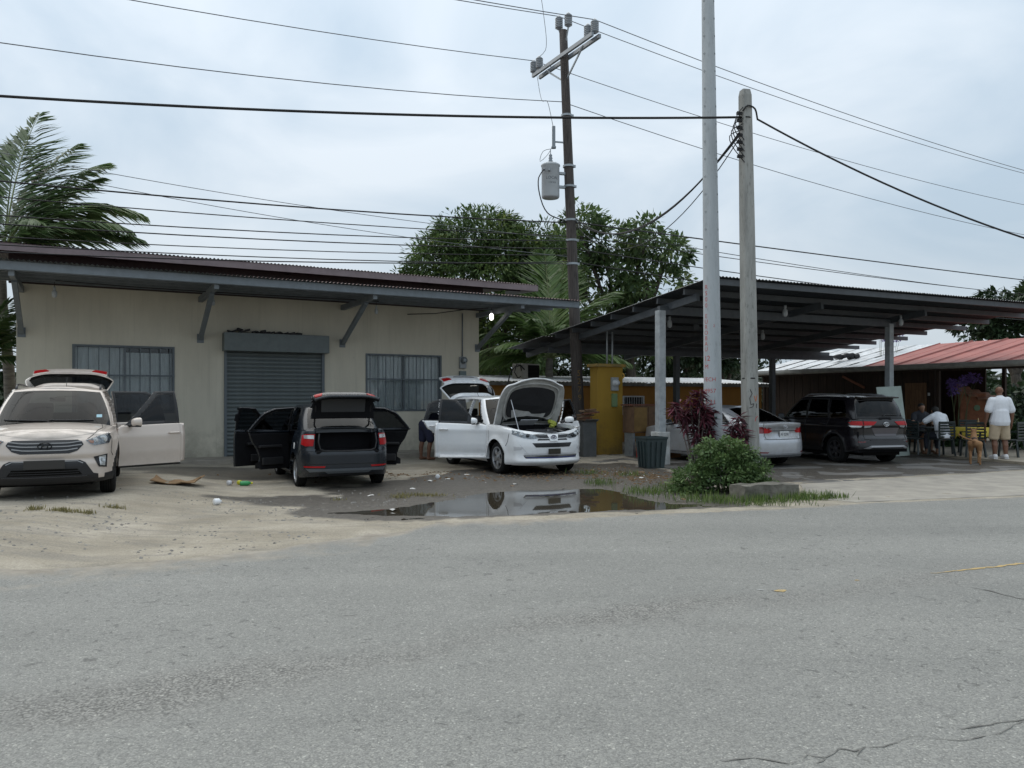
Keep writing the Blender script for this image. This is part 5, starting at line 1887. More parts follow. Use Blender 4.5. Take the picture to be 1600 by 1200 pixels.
def shop():
 R = empty('shop_building', O1, atan2(U1.y, U1.x))
 tag(R, 'single storey cream shop with roller shutter, barred windows and wide canopy', 'building')
 H = 4.9
 wins = [(1.09, 3.27, 1.25, 2.87), (8.10, 10.37, 1.25, 2.85)]
 door = (4.42, 6.95, .15, 2.80)
 # front wall around the openings
 ops = sorted(wins + [door])
 b = MB()
 xs = [0.0]
 for x0, x1, z0, z1 in ops:
  b.box(((xs[-1] + x0) / 2, .075, 2.1), (x0 - xs[-1], .15, 4.2))
  b.box(((x0 + x1) / 2, .075, (z1 + 4.2) / 2), (x1 - x0, .15, 4.2 - z1))
  if z0 > .2:
   b.box(((x0 + x1) / 2, .075, z0 / 2), (x1 - x0, .15, z0))
  xs.append(x1)
 b.box(((xs[-1] + LEN1) / 2, .075, 2.1), (LEN1 - xs[-1], .15, 4.2))
 b.box((.075, 4.15, 2.1), (.15, 8.0, 4.2))
 b.box((LEN1 - .075, 4.15, 2.1), (.15, 8.0, 4.2))
 b.box((LEN1 / 2, 8.2, 2.1), (LEN1, .15, 4.2))
 b.build('wall', M_WALL, R)
 b = MB()
 b.box((LEN1 / 2, .09, 4.6), (LEN1 + .3, .14, .78))
 o = b.build('upper_band', M_MAROON, R)
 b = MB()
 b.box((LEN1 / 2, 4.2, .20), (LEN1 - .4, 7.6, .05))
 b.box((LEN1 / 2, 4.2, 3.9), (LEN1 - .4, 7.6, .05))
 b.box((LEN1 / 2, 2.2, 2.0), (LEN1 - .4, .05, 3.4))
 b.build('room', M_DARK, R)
 # windows
 for wi, (x0, x1, z0, z1) in enumerate(wins):
  f = MB()
  t = .05
  for (cx, cz, w, h) in (((x0 + x1) / 2, z0 + t / 2, x1 - x0, t), ((x0 + x1) / 2, z1 - t / 2, x1 - x0, t), (x0 + t / 2, (z0 + z1) / 2, t, z1 - z0 - 2 * t), (x1 - t / 2, (z0 + z1) / 2, t, z1 - z0 - 2 * t)):
   f.box((cx, .045, cz), (w, .12, h))
  W = f.build('window', M_FRAME, R)
  xm = (x0 + x1) / 2
  f = MB()
  f.box((xm, .06, (z0 + z1) / 2), (.05, .05, z1 - z0 - 2 * t))
  f.build('mullion', M_GREY if wi == 0 else M_FRAME, W)
  for a, c in ((x0 + t, xm - .025), (xm + .025, x1 - t)):
   g = MB()
   g.box(((a + c) / 2, .085, (z0 + z1) / 2), (c - a, .006, z1 - z0 - 2 * t))
   g.build('pane', M_PANE, W)
  # curtain hanging in folds behind the panes
  vs, fs = [], []
  n = 90
  for i in range(n + 1):
   x = x0 + (x1 - x0) * i / n
   y = .125 + .012 * sin(i * 1.3) + .008 * sin(i * .51 + wi)
   vs += [(x, y, z0 + .02), (x, y, z1 - (.16 if wi == 0 and i > n / 2 else .05))]
  fs = [(2 * i, 2 * i + 2, 2 * i + 3, 2 * i + 1) for i in range(n)]
  mesh_obj('curtain', vs, fs, M_CURT, W, True)
  nb = 10
  proto = None
  for i in range(nb):
   x = x0 + (x1 - x0) * (i + .5) / nb
   if proto is None:
    q = MB()
    q.box((0, 0, 0), (.022, .022, z1 - z0 - .02))
    proto = q.build('window_bar', M_FRAME, W)
    bb = proto
   else:
    bb = proto.copy()
    COL.objects.link(bb)
    bb.parent = W
   bb.location = (x, -.045, (z0 + z1) / 2)
  q = MB()
  q.box((xm, -.028, z0 + .56 * (z1 - z0)), (x1 - x0, .012, .04))
  q.build('bar_rail', M_FRAME, W)
 # roller shutter
 x0, x1, z0, z1 = door
 q = MB()
 q.box(((x0 + x1) / 2, -.17, 3.03), (x1 - x0 + .10, .36, .46))
 S = q.build('roller_shutter', M_SHUT, R, bevel=.01)
 ns = 26
 hh = (z1 - z0) / ns
 prof = [(-.004, 0), (-.020, hh * .18), (-.026, hh * .45), (-.018, hh * .78), (.004, hh * .90), (.004, hh * 1.0)]
 vs, fs = [], []
 for y, z in prof:
  vs += [(0, y, z), (x1 - x0 - .12, y, z)]
 fs = [(2 * i, 2 * i + 1, 2 * i + 3, 2 * i + 2) for i in range(len(prof) - 1)]
 proto = None
 for i in range(ns):
  if proto is None:
   proto = mesh_obj('slat', vs, fs, M_SHUT, S, True)
   o = proto
  else:
   o = proto.copy()
   COL.objects.link(o)
   o.parent = S
  o.location = (x0 + .06, .02, z0 + i * hh)
 for xx in (x0 + .03, x1 - .03):
  q = MB()
  q.box((xx, -.005, (z0 + z1) / 2), (.07, .09, z1 - z0))
  q.build('guide_rail', M_FRAME, S)
 # canopy: sheets, fascia channel, purlins, rafters, struts
 xa, xb = -1.6, LEN1 + 1.70
 sheets(R, xa, xb, -2.90, .02, 4.292, 4.40, M_CANOPY)
 q = MB()
 q.box(((xa + xb) / 2, -2.78, 4.185), (xb - xa, .05, .16))
 q.box(((xa + xb) / 2, -2.75, 4.27), (xb - xa, .06, .012))
 q.box(((xa + xb) / 2, -2.75, 4.10), (xb - xa, .06, .012))
 q.build('canopy_fascia', M_GREY, R)
 for i, yy in enumerate((-2.1, -1.4, -.7, -.12)):
  q = MB()
  q.box(((xa + xb) / 2, yy, 4.21 + i * .026), (xb - xa - .02, .05, .12))
  q.build('purlin', M_GREYD, R)
 for xx in (.10, 3.86, 7.45, LEN1 - .05):
  q = MB()
  q.box((xx, -1.36, 4.06), (.10, 2.74, .13))
  q.build('rafter', M_GREYD, R)
  q = MB()
  q.bar((xx, -.03, 3.10), (xx, -2.05, 4.0), .10, .10)
  q.build('strut', M_GREY, R)
  q = MB()
  q.box((xx, -.008, 3.10), (.16, .016, .22))
  q.build('wall_plate', M_GREY, R)
 # upper roof
 ya = -.62
 xa, xb = -1.6, LEN1 + 1.66
 sheets(R, xa, xb, ya - .05, 8.4, 4.995, 5.55, M_UPROOF)
 q = MB()
 q.box(((xa + xb) / 2, ya, 4.90), (xb - xa, .05, .165))
 q.build('roof_fascia', mat('pale_maroon_steel', (.26, .21, .215), .55, noise=.2, nscale=4), R)
 for i in range(2):
  q = MB()
  q.box(((xa + xb) / 2, ya + .35 + i * .5, 4.93 + i * .03), (xb - xa - .02, .05, .10))
  q.build('roof_purlin', M_MAROON, R)
 for xx in (xa + .1, 2.0, 6.0, 10.0, xb - .1):
  q = MB()
  q.bar((xx, ya + .03, 4.88), (xx, 1.2, 4.96), .06, .14)
  q.build('roof_rafter', M_MAROON if xx < 12 else mat('white_steel', (.5, .52, .54), .5), R)
 # electricity meter
 q = MB()
 q.box((11.02, -.05, 2.66), (.20, .10, .34))
 E = q.build('meter_box', mat('meter_grey', (.27, .29, .30), .5), R, bevel=.01)
 q = MB()
 q.lathe([(.001, .16), (.05, .155), (.075, .13), (.08, .03), (.095, .03), (.095, 0)], 20, c=(11.02, -.10, 2.72), axis='y', M=Matrix.Diagonal((1, -1, 1)))
 q.build('meter_dial', glass_mat('meter_glass', (.75, .78, .8)), E, True)
 q = MB()
 q.lathe([(.001, .10), (.055, .10), (.055, 0)], 16, c=(11.02, -.10, 2.72), axis='y', M=Matrix.Diagonal((1, -1, 1)))
 q.build('meter_face', mat('meter_face', (.42, .44, .45), .5), E)
 q = MB()
 q.box((11.02, -.04, 2.30), (.20, .09, .22))
 q.build('breaker_box', mat('breaker_green_grey', (.13, .17, .17), .6), R, bevel=.008)
 q = MB()
 q.tube([(11.02, -.03, 2.83), (11.02, -.03, 4.1)], .018, 8)
 q.build('conduit', M_GREY, R, True)
 # cable sagging under the canopy
 q = MB()
 q.tube([(9.3, -.05, 3.98), (9.9, -.6, 3.98), (10.6, -1.1, 4.08), (11.2, -1.35, 4.13)], .012, 6)
 q.build('lamp_cable', M_BLACK, R)
 q = MB()
 q.tube([(.8, -1.38, 4.13), (2.2, -1.38, 4.10), (3.86, -1.40, 4.09), (5.5, -1.4, 4.10), (8.0, -1.4, 4.12)], .012, 6)
 q.build('lamp_cable', M_BLACK, R)
 return R
SHOP = shop()
# walk in front of the shop
b = MB()
b.box((LEN1 / 2 - .3, -.52, .065), (LEN1 + 1.6, 1.04, .17))
WALK = b.build('walkway', mat('walk_concrete', (.33, .30, .25), .8, col2=(.22, .20, .17), nscale=3, bump=.2, bscale=30), loc=O1, rot=(0, 0, atan2(U1.y, U1.x)), bevel=.015)
tag(WALK, 'raised concrete walk along the front of the cream shop', None, kind='structure')
def on_shop(x, y, z):
 n = Vector((-U1.y, U1.x, 0))
 return O1 + U1 * x + n * y + Vector((0, 0, z))
M_BULB = mat('bulb_white', (.75, .76, .75), .4)
M_BULBOFF = mat('bulb_dusty', (.36, .38, .39), .5)
def lit_mat():
 m = bpy.data.materials.new('bulb_lit')
 m.use_nodes = True
 p = m.node_tree.nodes['Principled BSDF']
 p.inputs['Base Color'].default_value = (.8, .8, .78, 1)
 p.inputs['Emission Color'].default_value = (1, .97, .88, 1)
 p.inputs['Emission Strength'].default_value = 3.0
 return m
def bulb(name, p, label, lit=False, drop=.10, s=1.0):
 R = empty(name, p)
 tag(R, label, 'lamp', 'hanging bulbs')
 q = MB()
 q.tube([(0, 0, 0), (0, 0, -drop)], .006, 6)
 q.build('cord', M_BLACK, R)
 q = MB()
 q.lathe([(.001, 0), (.025 * s, 0), (.028 * s, -.05 * s), (.022 * s, -.07 * s)], 12, c=(0, 0, -drop))
 q.build('socket', M_BULBOFF, R, True)
 q = MB()
 q.lathe([(.022 * s, -.07 * s), (.045 * s, -.10 * s), (.052 * s, -.15 * s), (.045 * s, -.21 * s), (.02 * s, -.235 * s), (.001, -.24 * s)], 14, c=(0, 0, -drop))
 q.build('bulb', lit_mat() if lit else (M_BULBOFF if s < 1.3 else M_BULB), R, True)
bulb('hanging_bulb', on_shop(.78, -1.4, 4.10), 'unlit bulb under the shop canopy above the left window', s=1.0)
bulb('hanging_bulb', on_shop(3.98, -1.3, 4.10), 'unlit bulb beside the second canopy strut', s=.9)
bulb('hanging_bulb', on_shop(7.93, -1.4, 4.10), 'unlit bulb under the shop canopy right of the roller shutter', s=.9)
bulb('hanging_bulb', on_shop(11.27, -1.4, 4.13), 'lit white bulb under the right end of the shop canopy', lit=True, drop=.07, s=1.15)
# heap of rags on the shutter box
q = MB()
for i in range(16):
 t = i / 15
 q.box((4.5 + t * 1.75 + RNG.uniform(-.04, .04), -.18 + RNG.uniform(-.08, .08), 3.275 + RNG.uniform(0, .05) * (1.4 if i < 5 else .8)), (RNG.uniform(.10, .22), RNG.uniform(.12, .22), RNG.uniform(.03, .08)), Matrix.Rotation(RNG.uniform(-.5, .5), 3, 'Y'))
o = q.build('rag_heap', mat('dark_rags', (.045, .042, .045), .95, noise=.5, nscale=9), loc=O1, rot=(0, 0, atan2(U1.y, U1.x)), bevel=.03)
tag(o, 'dark crumpled rags lying on top of the shutter box', 'rags')
# ------------------------------------------------------------------ carport
U2 = Vector((.906, .422, 0)).normalized()
O2 = Vector((4.42, 17.0, 0))
A2 = atan2(U2.y, U2.x)
V2 = Vector((-U2.y, U2.x, 0))
def on_port(x, y, z=0.0):
 return O2 + U2 * x + V2 * y + Vector((0, 0, z))
M_ZINC = two_sided('zinc_sheet', (.20, .21, .21), (.040, .047, .055))  # underside colour darkened to deepen the shade beneath the roof
M_PGREY = mat('carport_steel', (.066, .075, .084), .55, noise=.25, nscale=5)
M_PGREYL = mat('carport_post', (.36, .385, .40), .6, noise=.3, nscale=6)
def carport():
 R = empty('carport', O2, A2)
 tag(R, 'open steel carport with sloping corrugated roof on slim posts', 'carport')
 roof = lambda y: 4.29 - .0905 * y
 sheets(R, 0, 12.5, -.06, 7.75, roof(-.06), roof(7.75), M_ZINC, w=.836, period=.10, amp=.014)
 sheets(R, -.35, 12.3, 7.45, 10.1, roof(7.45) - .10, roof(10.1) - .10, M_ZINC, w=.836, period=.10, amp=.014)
 for i, y in enumerate((.06, 1.1, 2.15, 3.2, 4.25, 5.3, 6.35, 7.4, 8.5, 9.7)):
  q = MB()
  ext = (0, .45, .15, .6, .1, .5, .2, .55, .2, .4)[i]
  zz = roof(y) - .095 - (.10 if i > 7 else 0)
  q.box((6.25 + ext / 2, y, zz), (12.4 + ext, .05, .13))
  q.box((6.25 + ext / 2, y + .03, zz - .06), (12.4 + ext, .05, .012))
  q.build('purlin', M_PGREY, R)
 for x in (.30, 4.2, 8.05):
  q = MB()
  q.bar((x, .9, roof(.9) - .25), (x, 9.9, roof(9.9) - .32), .09, .17)
  q.build('rafter', M_PGREY, R)
 q = MB()
 q.box((4.1, 2.02, 3.76), (8.2, .10, .20))
 q.build('cross_beam', M_PGREY, R)
 q = MB()
 q.box((6.2, 8.0, 3.14), (12.2, .10, .18))
 q.build('cross_beam', M_PGREY, R)
 for x, y, w, m_ in ((.05, 2.02, .19, M_PGREYL), (8.0, 2.02, .17, M_PGREYL), (5.03, 8.0, .17, M_PGREY), (9.3, 8.0, .17, M_PGREY)):
  q = MB()
  top = (roof(y) - .36) if y < 4 else 3.06
  q.box((x, y, top / 2), (w, w, top))
  q.build('post', m_, R, bevel=.01)
  if x < 1:
   q = MB()
   q.box((x, y, .40), (.34, .34, .80))
   q.build('post_footing', mat('whitewashed_footing', (.50, .51, .50), .8, col2=(.33, .33, .31), nscale=5), R, bevel=.015)
 q = MB()
 q.box((2.7, 4.0, 3.62), (.18, .03, .14))
 q.build('junction_box', M_PGREY, R)
 # overhead wire between the posts
 return R
CARPORT = carport()
bulb('hanging_bulb', on_port(1.2, 3.2, 3.82), 'pale jar lamp near the first carport post', s=1.25, drop=.05)
bulb('hanging_bulb', on_port(3.55, 1.5, 4.05), 'pale jar lamp hanging right of the old concrete pole', s=1.25, drop=.05)
bulb('hanging_bulb', on_port(5.5, 4.4, 3.72), 'pale jar lamp deep under the middle of the carport', s=1.25, drop=.05)
bulb('hanging_bulb', on_port(7.95, 1.6, 4.0), 'pale jar lamp near the right front carport post', s=1.25, drop=.05)
# yellow meter pillar
YP = on_port(.68, 5.5)
M_YELW = wall_material('yellow_wall', (.34, .205, .026), (.09, .068, .03))
R = empty('meter_pillar', YP, A2)
tag(R, 'tall yellow masonry pillar with electricity meter under the carport edge', 'pillar')
q = MB()
q.box((0, 0, 1.26), (.84, .42, 2.52))
q.build('shaft', M_YELW, R, bevel=.012)
q = MB()
q.box((0, 0, 2.55), (.98, .56, .09))
q.build('cap', mat('yellow_cap', (.36, .22, .05), .85, col2=(.2, .15, .06), nscale=6), R, bevel=.015)
q = MB()
q.box((.12, -.25, 2.02), (.22, .09, .38))
mb = q.build('meter_box', MATS['meter_grey'], R, bevel=.01)
q = MB()
q.lathe([(.001, .14), (.05, .135), (.08, .11), (.085, .02), (.10, .02), (.10, 0)], 20, c=(.12, -.295, 2.05), axis='y', M=Matrix.Diagonal((1, -1, 1)))
q.build('meter_dial', mat('meter_dial_grey', (.45, .47, .48), .3, coat=.5), mb, True)
q = MB()
q.box((.12, -.24, 1.56), (.17, .07, .38))
q.build('breaker_box', mat('breaker_green', (.13, .20, .09), .6), R, bevel=.008)
for xx, hgt in ((.02, 1.25), (.20, .95)):
 q = MB()
 q.tube([(xx, 0, 2.58), (xx, 0, 2.58 + hgt)], .025, 8)
 q.build('conduit', M_PGREYL, R, True)
# ------------------------------------------------------------------ low orange building behind the carport
M_ORANGE = wall_material('orange_wall', (.36, .17, .035), (.10, .06, .03))
M_WROOF = mat('white_roof_sheet', (.62, .64, .66), .45, col2=(.42, .43, .44), nscale=2, metal=.2)
R = empty('low_building', on_port(-1.6, 10.6), A2)
tag(R, 'low orange building with white sheet roof behind the carport', 'building')
q = MB()
q.box((6.4, .1, 1.05), (12.8, .2, 2.1))
q.build('wall', M_ORANGE, R)
sheets(R, -.1, 12.9, -.45, 3.6, 2.19, 2.50, M_WROOF, w=.836, period=.15, amp=.016)
q = MB()
q.box((6.4, -.40, 2.11), (12.9, .05, .11))
q.build('fascia', mat('grey_board', (.20, .19, .17), .8, noise=.4, nscale=5), R)
q = MB()
for xx in (6.15, 7.05):
 q.box((xx, -.03, 1.35), (.06, .06, .70))
for zz in (1.02, 1.68):
 q.box((6.6, -.03, zz), (.84, .06, .05))
W = q.build('window', mat('white_frame', (.55, .56, .57), .6), R)
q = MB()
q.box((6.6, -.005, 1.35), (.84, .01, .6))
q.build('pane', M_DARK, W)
for i in range(8):
 q = MB()
 q.box((6.23 + .105 * i, -.03, 1.35), (.014, .02, .6))
 q.build('window_bar', MATS['white_frame'], W)
# air conditioner on the low roof with its hoses
R = empty('air_conditioner', on_port(.25, 9.9, 2.22), A2 + .25)
tag(R, 'boxy window air conditioner standing on the white low roof', 'air conditioner')
q = MB()
q.box((0, 0, .30), (.74, .55, .50))
q.build('housing', mat('aged_white_metal', (.42, .41, .37), .6, noise=.2, nscale=6), R, bevel=.02)
q = MB()
q.box((.10, -.285, .29), (.48, .02, .42))
g_ = q.build('grille', M_UNDER, R)
for i in range(9):
 q = MB()
 q.box((.10, -.30, .11 + i * .045), (.48, .012, .012))
 q.build('louver', M_BLACK, g_)
q = MB()
q.tube([(-.3, -.28, .35), (-.5, -.32, .48), (-.75, -.3, .42), (-.92, -.3, .2), (-1.02, -.3, -.1), (-1.05, -.3, -.6)], .022, 8)
q.build('hose', M_BLACK, R, True)
q = MB()
q.tube([(-.36, -.2, .3), (-.45, -.25, .5), (-.62, -.25, .5), (-.70, -.25, .25), (-.55, -.25, .05), (-.40, -.2, .12)], .018, 8)
q.build('hose', M_BLACK, R, True)
# ------------------------------------------------------------------ poles and wires
def pt(px, py, Y):
 """the place at depth Y seen at picture point (px, py)"""
 return Vector(((px - 800) / 1210 * Y, Y, EYE + (622 - py) / 1210 * Y))
def wood_material():
 m, p, N, L, ramp, noise, mix, math_, bump = nodes_of('creosoted_wood')
 tc = N('ShaderNodeTexCoord').outputs['Object']
 mp = N('ShaderNodeMapping')
 mp.inputs['Scale'].default_value = (9, 9, .5)
 L(tc, mp.inputs['Vector'])
 g = noise(mp.outputs['Vector'], 4, 7, .7, .4)
 L(ramp(g, [(.30, (.022, .019, .018)), (.55, (.075, .064, .058)), (.80, (.15, .13, .118))]), p.inputs['Base Color'])
 p.inputs['Roughness'].default_value = .9
 L(bump(g, .6, .02), p.inputs['Normal'])
 return m
def concrete_material(name, a, b, dark):
 m, p, N, L, ramp, noise, mix, math_, bump = nodes_of(name)
 tc = N('ShaderNodeTexCoord').outputs['Object']
 mp = N('ShaderNodeMapping')
 mp.inputs['Scale'].default_value = (3, 3, .45)
 L(tc, mp.inputs['Vector'])
 g = noise(mp.outputs['Vector'], 2.2, 7, .65)
 c = ramp(g, [(.30, b), (.68, a)])
 mp2 = N('ShaderNodeMapping')
 mp2.inputs['Scale'].default_value = (5, 5, 1.2)
 L(tc, mp2.inputs['Vector'])
 s_ = ramp(noise(mp2.outputs['Vector'], 4.5, 6, .7), [(.55, (0, 0, 0)), (.70, (1, 1, 1))])
 c = mix(math_('MULTIPLY', s_, .6), c, dark)
 L(c, p.inputs['Base Color'])
 p.inputs['Roughness'].default_value = .8
 L(bump(noise(tc, 40, 4), .2, .008), p.inputs['Normal'])
 return m
M_POLEW = wood_material()
M_GALV = mat('galvanised', (.34, .37, .39), .45, metal=.6, noise=.25, nscale=9)
M_PORC = mat('grey_porcelain', (.20, .225, .25), .3, coat=.3)
M_WIRE = mat('cable_black', (.014, .014, .015), .7)
M_WIREG = mat('bare_conductor', (.13, .14, .15), .5, metal=.5)
# wooden distribution pole with crossarm and transformer
WB, WT = Vector((2.02, 23.0, 0)), pt(880, 48, 23.0)
WT.y = 23.0
LEAN = (WT - WB)
def wp(z):
 return WB + LEAN * (z / WT.z)
R = empty('utility_pole', WB)
tag(R, 'tall leaning wooden utility pole with crossarm and transformer', 'utility pole')
q = MB()
q.tube([wp(z) - WB for z in (-.3, 0, 2, 4, 6, 8, 10, 11.5, WT.z)], [.185, .182, .172, .162, .152, .142, .132, .125, .118], 16)
q.build('shaft', M_POLEW, R, True)
ARM_N = Vector((.49, -.87, 0)).normalized()
ac = wp(11.75) - WB
for off, z in ((-.12, 0), (.13, .0)):
 side = Vector((.87, .49, 0)) * off
 q = MB()
 q.bar(ac - ARM_N * 1.62 + side + Vector((0, 0, z)), ac + ARM_N * 1.62 + side + Vector((0, 0, z)), .075, .11)
 q.build('crossarm', M_PORC, R)
for k in (-1, 1):
 q = MB()
 q.bar(ac + ARM_N * 1.0 * k + Vector((0, 0, -.04)), wp(11.0) - WB, .035, .05)
 q.build('arm_brace', M_GALV, R)
INS = []
for k, dz in ((-1.55, .05), (-1.22, .05), (1.22, .05), (1.55, .05), (-.10, .82), (.22, .80)):
 base = ac + ARM_N * k + Vector((.87, .49, 0)) * (-.12 if k < 0 else .0) + Vector((0, 0, dz))
 if abs(k) < .5:
  q = MB()
  q.tube([ac + Vector((0, 0, .45)) + ARM_N * k * .4, base], .025, 6)
  q.build('insulator_bracket', M_GALV, R)
 q = MB()
 prof = [(.02, 0), (.06, .01), (.06, .04)]
 for i in range(6):
  prof += [(.115, .05 + i * .052), (.115, .075 + i * .052), (.085, .088 + i * .052)]
 prof += [(.085, .36), (.05, .40), (.02, .43), (.001, .43)]
 q.lathe(prof, 16, c=base)
 q.build('insulator', M_PORC, R, True)
 INS.append(WB + base + Vector((0, 0, .40)))
# pole bands, pins
for z in (6.9, 6.3, 5.6, 7.9, 8.5, 10.0):
 q = MB()
 c = wp(z) - WB
 q.lathe([(.165, -.03), (.172, -.03), (.172, .03), (.165, .03)], 16, c=c)
 q.box(c + Vector((.17, 0, 0)), (.08, .06, .07))
 q.build('pole_band', M_GALV, R)
# transformer can
tc_ = wp(8.05) - WB + Vector((-.56, -.10, 0))
q = MB()
q.lathe([(.001, -.52), (.24, -.52), (.255, -.50), (.265, -.47), (.265, .40), (.285, .42), (.285, .455), (.22, .50), (.001, .52)], 28, c=tc_)
T = q.build('transformer', mat('transformer_grey', (.42, .45, .47), .4, noise=.1, nscale=4), R, True)
q = MB()
q.lathe([(.05, .48), (.075, .50), (.05, .54), (.07, .58), (.045, .62), (.065, .66), (.04, .70), (.055, .74), (.03, .78), (.012, .80), (.012, .92)], 14, c=tc_)
q.build('bushing', M_PORC, T, True)
for dz in (-.18, .22):
 q = MB()
 q.bar(tc_ + Vector((.24, .02, dz)), wp(8.05 + dz) - WB, .10, .07)
 q.build('transformer_bracket', M_GALV, T)
for dz, dx in ((.25, -.20), (.22, -.05)):
 q = MB()
 q.lathe([(.001, .10), (.03, .09), (.035, 0)], 10, c=tc_ + Vector((dx, -.26, dz)), axis='y', M=Matrix.Diagonal((1, -1, 1)))
 q.build('secondary_bushing', M_PORC, T, True)
for txt, dz, sz in (('LOCAL', .02, .12), ('15KVA', -.12, .08)):
 vs, fs = text_mesh(txt, sz)
 k = .268
 mesh_obj('transformer_lettering', [tc_ + Vector((k * sin((v.x + .04) / k), -k * cos((v.x + .04) / k), v.y + dz)) for v in vs], fs, mat('stencil_dark', (.10, .11, .12), .8), T)
q = MB()
q.box(wp(9.25) - WB + Vector((-.42, -.1, .1)), (.10, .12, .62))
q.box(wp(9.25) - WB + Vector((-.42, -.1, -.22)), (.14, .14, .06))
F_ = q.build('fuse_cutout', M_PORC, R, bevel=.02)
q = MB()
q.bar(wp(9.2) - WB, wp(9.2) - WB + Vector((-.40, -.1, 0)), .04, .04)
q.build('fuse_bracket', M_GALV, F_)
# droppers
for pts, r in (([INS[0] + Vector((.1, .3, -.3)), WB + ac - ARM_N * 1.2 + Vector((-.05, -.1, -.9)), wp(10.3) + Vector((-.55, -.2, 0)), wp(9.65) + Vector((-.42, -.1, 0))], .008),
    ([wp(9.0) + Vector((-.42, -.12, 0)), wp(8.9) + Vector((-.75, -.15, 0)), wp(8.6) + Vector((-.85, -.15, .0)), WB + tc_ + Vector((-.1, 0, .75)), WB + tc_ + Vector((0, 0, .90))], .008),
    ([WB + tc_ + Vector((-.2, -.33, .25)), WB + tc_ + Vector((-.36, -.34, 0)), WB + tc_ + Vector((-.33, -.3, -.5)), WB + tc_ + Vector((-.1, -.2, -1.0)), wp(6.85) + Vector((-.17, -.1, 0))], .018),
    ([INS[0] + Vector((.0, -2.2, 1.6)), INS[0] + Vector((.25, -1.2, .9)), INS[0] + Vector((.35, -.3, .2)), INS[1]], .008)):
 s_, _ = crom([list(p) for p in pts], .15)
 q = MB()
 q.tube([Vector(p) - WB for p in s_], r, 6)
 q.build('dropper_cable', M_WIRE if r > .01 else M_WIREG, R, True)
# stencil numbers low on the pole and hardware clutter
for i, ch in enumerate('5279'):
 vs, fs = text_mesh(ch, .24)
 k = .182
 z = 2.35 - i * .24
 c = wp(z) - WB
 mesh_obj('pole_number', [c + Vector((k * sin(v.x / k + .25), -k * cos(v.x / k + .25), v.y)) for v in vs], fs, mat('faded_ochre_ink', (.20, .13, .05), .9), R)
def wire(name, p, d, span, sag, r, label, m=None, t0=0.0, t1=1.0, grp='overhead wires'):
 """conductor from p in direction d with catenary sag"""
 d = Vector(d).normalized()
 pts = []
 for i in range(25):
  t = t0 + (t1 - t0) * i / 24
  pts.append(p + d * span * t + Vector((0, 0, -4 * sag * t * (1 - t))))
 q = MB()
 q.tube([v - p for v in pts], r, 5)
 o = q.build(name, m or M_WIREG, loc=p, smooth=True)
 tag(o, label, 'wire', grp)
 return o
# top conductors
names = ['rear outer', 'rear inner', 'front inner', 'front outer', 'pole-top', 'pole-top second']
for i in (0, 3, 4):
 nm = {0: 'highest left insulator', 3: 'nearest arm insulator', 4: 'pole top insulator'}[i]
 wire('power_line', INS[i], -U1, 42, 1.15, .012, 'thin bare power line running left from the ' + nm)
 wire('power_line', INS[i], U1 + Vector((0, 0, -.008)), 48, 1.0, .012, 'thin bare power line running right from the ' + nm)
nw = wp(10.42) + Vector((-.13, 0, 0))
wire('power_line', nw, -U1, 42, 1.5, .012, 'thin neutral wire running left below the crossarm')
wire('power_line', nw, U1 + Vector((0, 0, -.01)), 48, 1.2, .012, 'thin neutral wire running right below the crossarm')
# telephone and low-voltage cables on the wooden pole
LOWW = [(6.82, .9, .019, 'thick black cable left of the wooden pole, uppermost of the low bundle'), (6.42, .75, .013, 'thin cable left of the pole below the thick one'),
  (6.28, 1.0, .014, 'slack thin cable left of the wooden pole'), (6.05, .9, .015, 'black cable in the middle of the low bundle on the left'), (5.86, .95, .012, 'black cable second from bottom on the left'),
  (5.66, 1.05, .015, 'lowest black cable left of the wooden pole'), (5.60, .8, .013, 'thin line just above the shop roof on the left')]
for z, sg, r, lb in LOWW:
 wire('telephone_cable', wp(z) + Vector((-.15, -.05, 0)), -U1 + Vector((0, 0, .012 * (z - 6))), 42, sg, r, lb, M_WIRE)
for z, sg, r, lb in ((6.85, .1, .022, 'thick black cable right of the wooden pole'), (6.45, .35, .013, 'thin cable right of the pole under the thick one'), (6.05, .5, .016, 'black cable dipping right towards the carport roof'),
      (5.66, .7, .016, 'lowest black cable right of the wooden pole'), (6.7, .6, .012, 'slack thin cable right of the wooden pole')):
 wire('telephone_cable', wp(z) + Vector((.15, .05, 0)), U1 + Vector((0, 0, .006)), 46, sg, r, lb, M_WIRE)
# two thin lines further back on the left
for a, b_, lb in (((90, 243, 22), (700, 340, 26), 'faint upper line crossing the palm on the left'), ((90, 262, 22), (665, 362, 26), 'faint lower line crossing the palm on the left')):
 p0, p1 = pt(*a), pt(*b_)
 d = p1 - p0
 wire('telephone_cable', p0 - d * .4, d, d.length * 1.9, .35, .010, lb, M_WIREG)
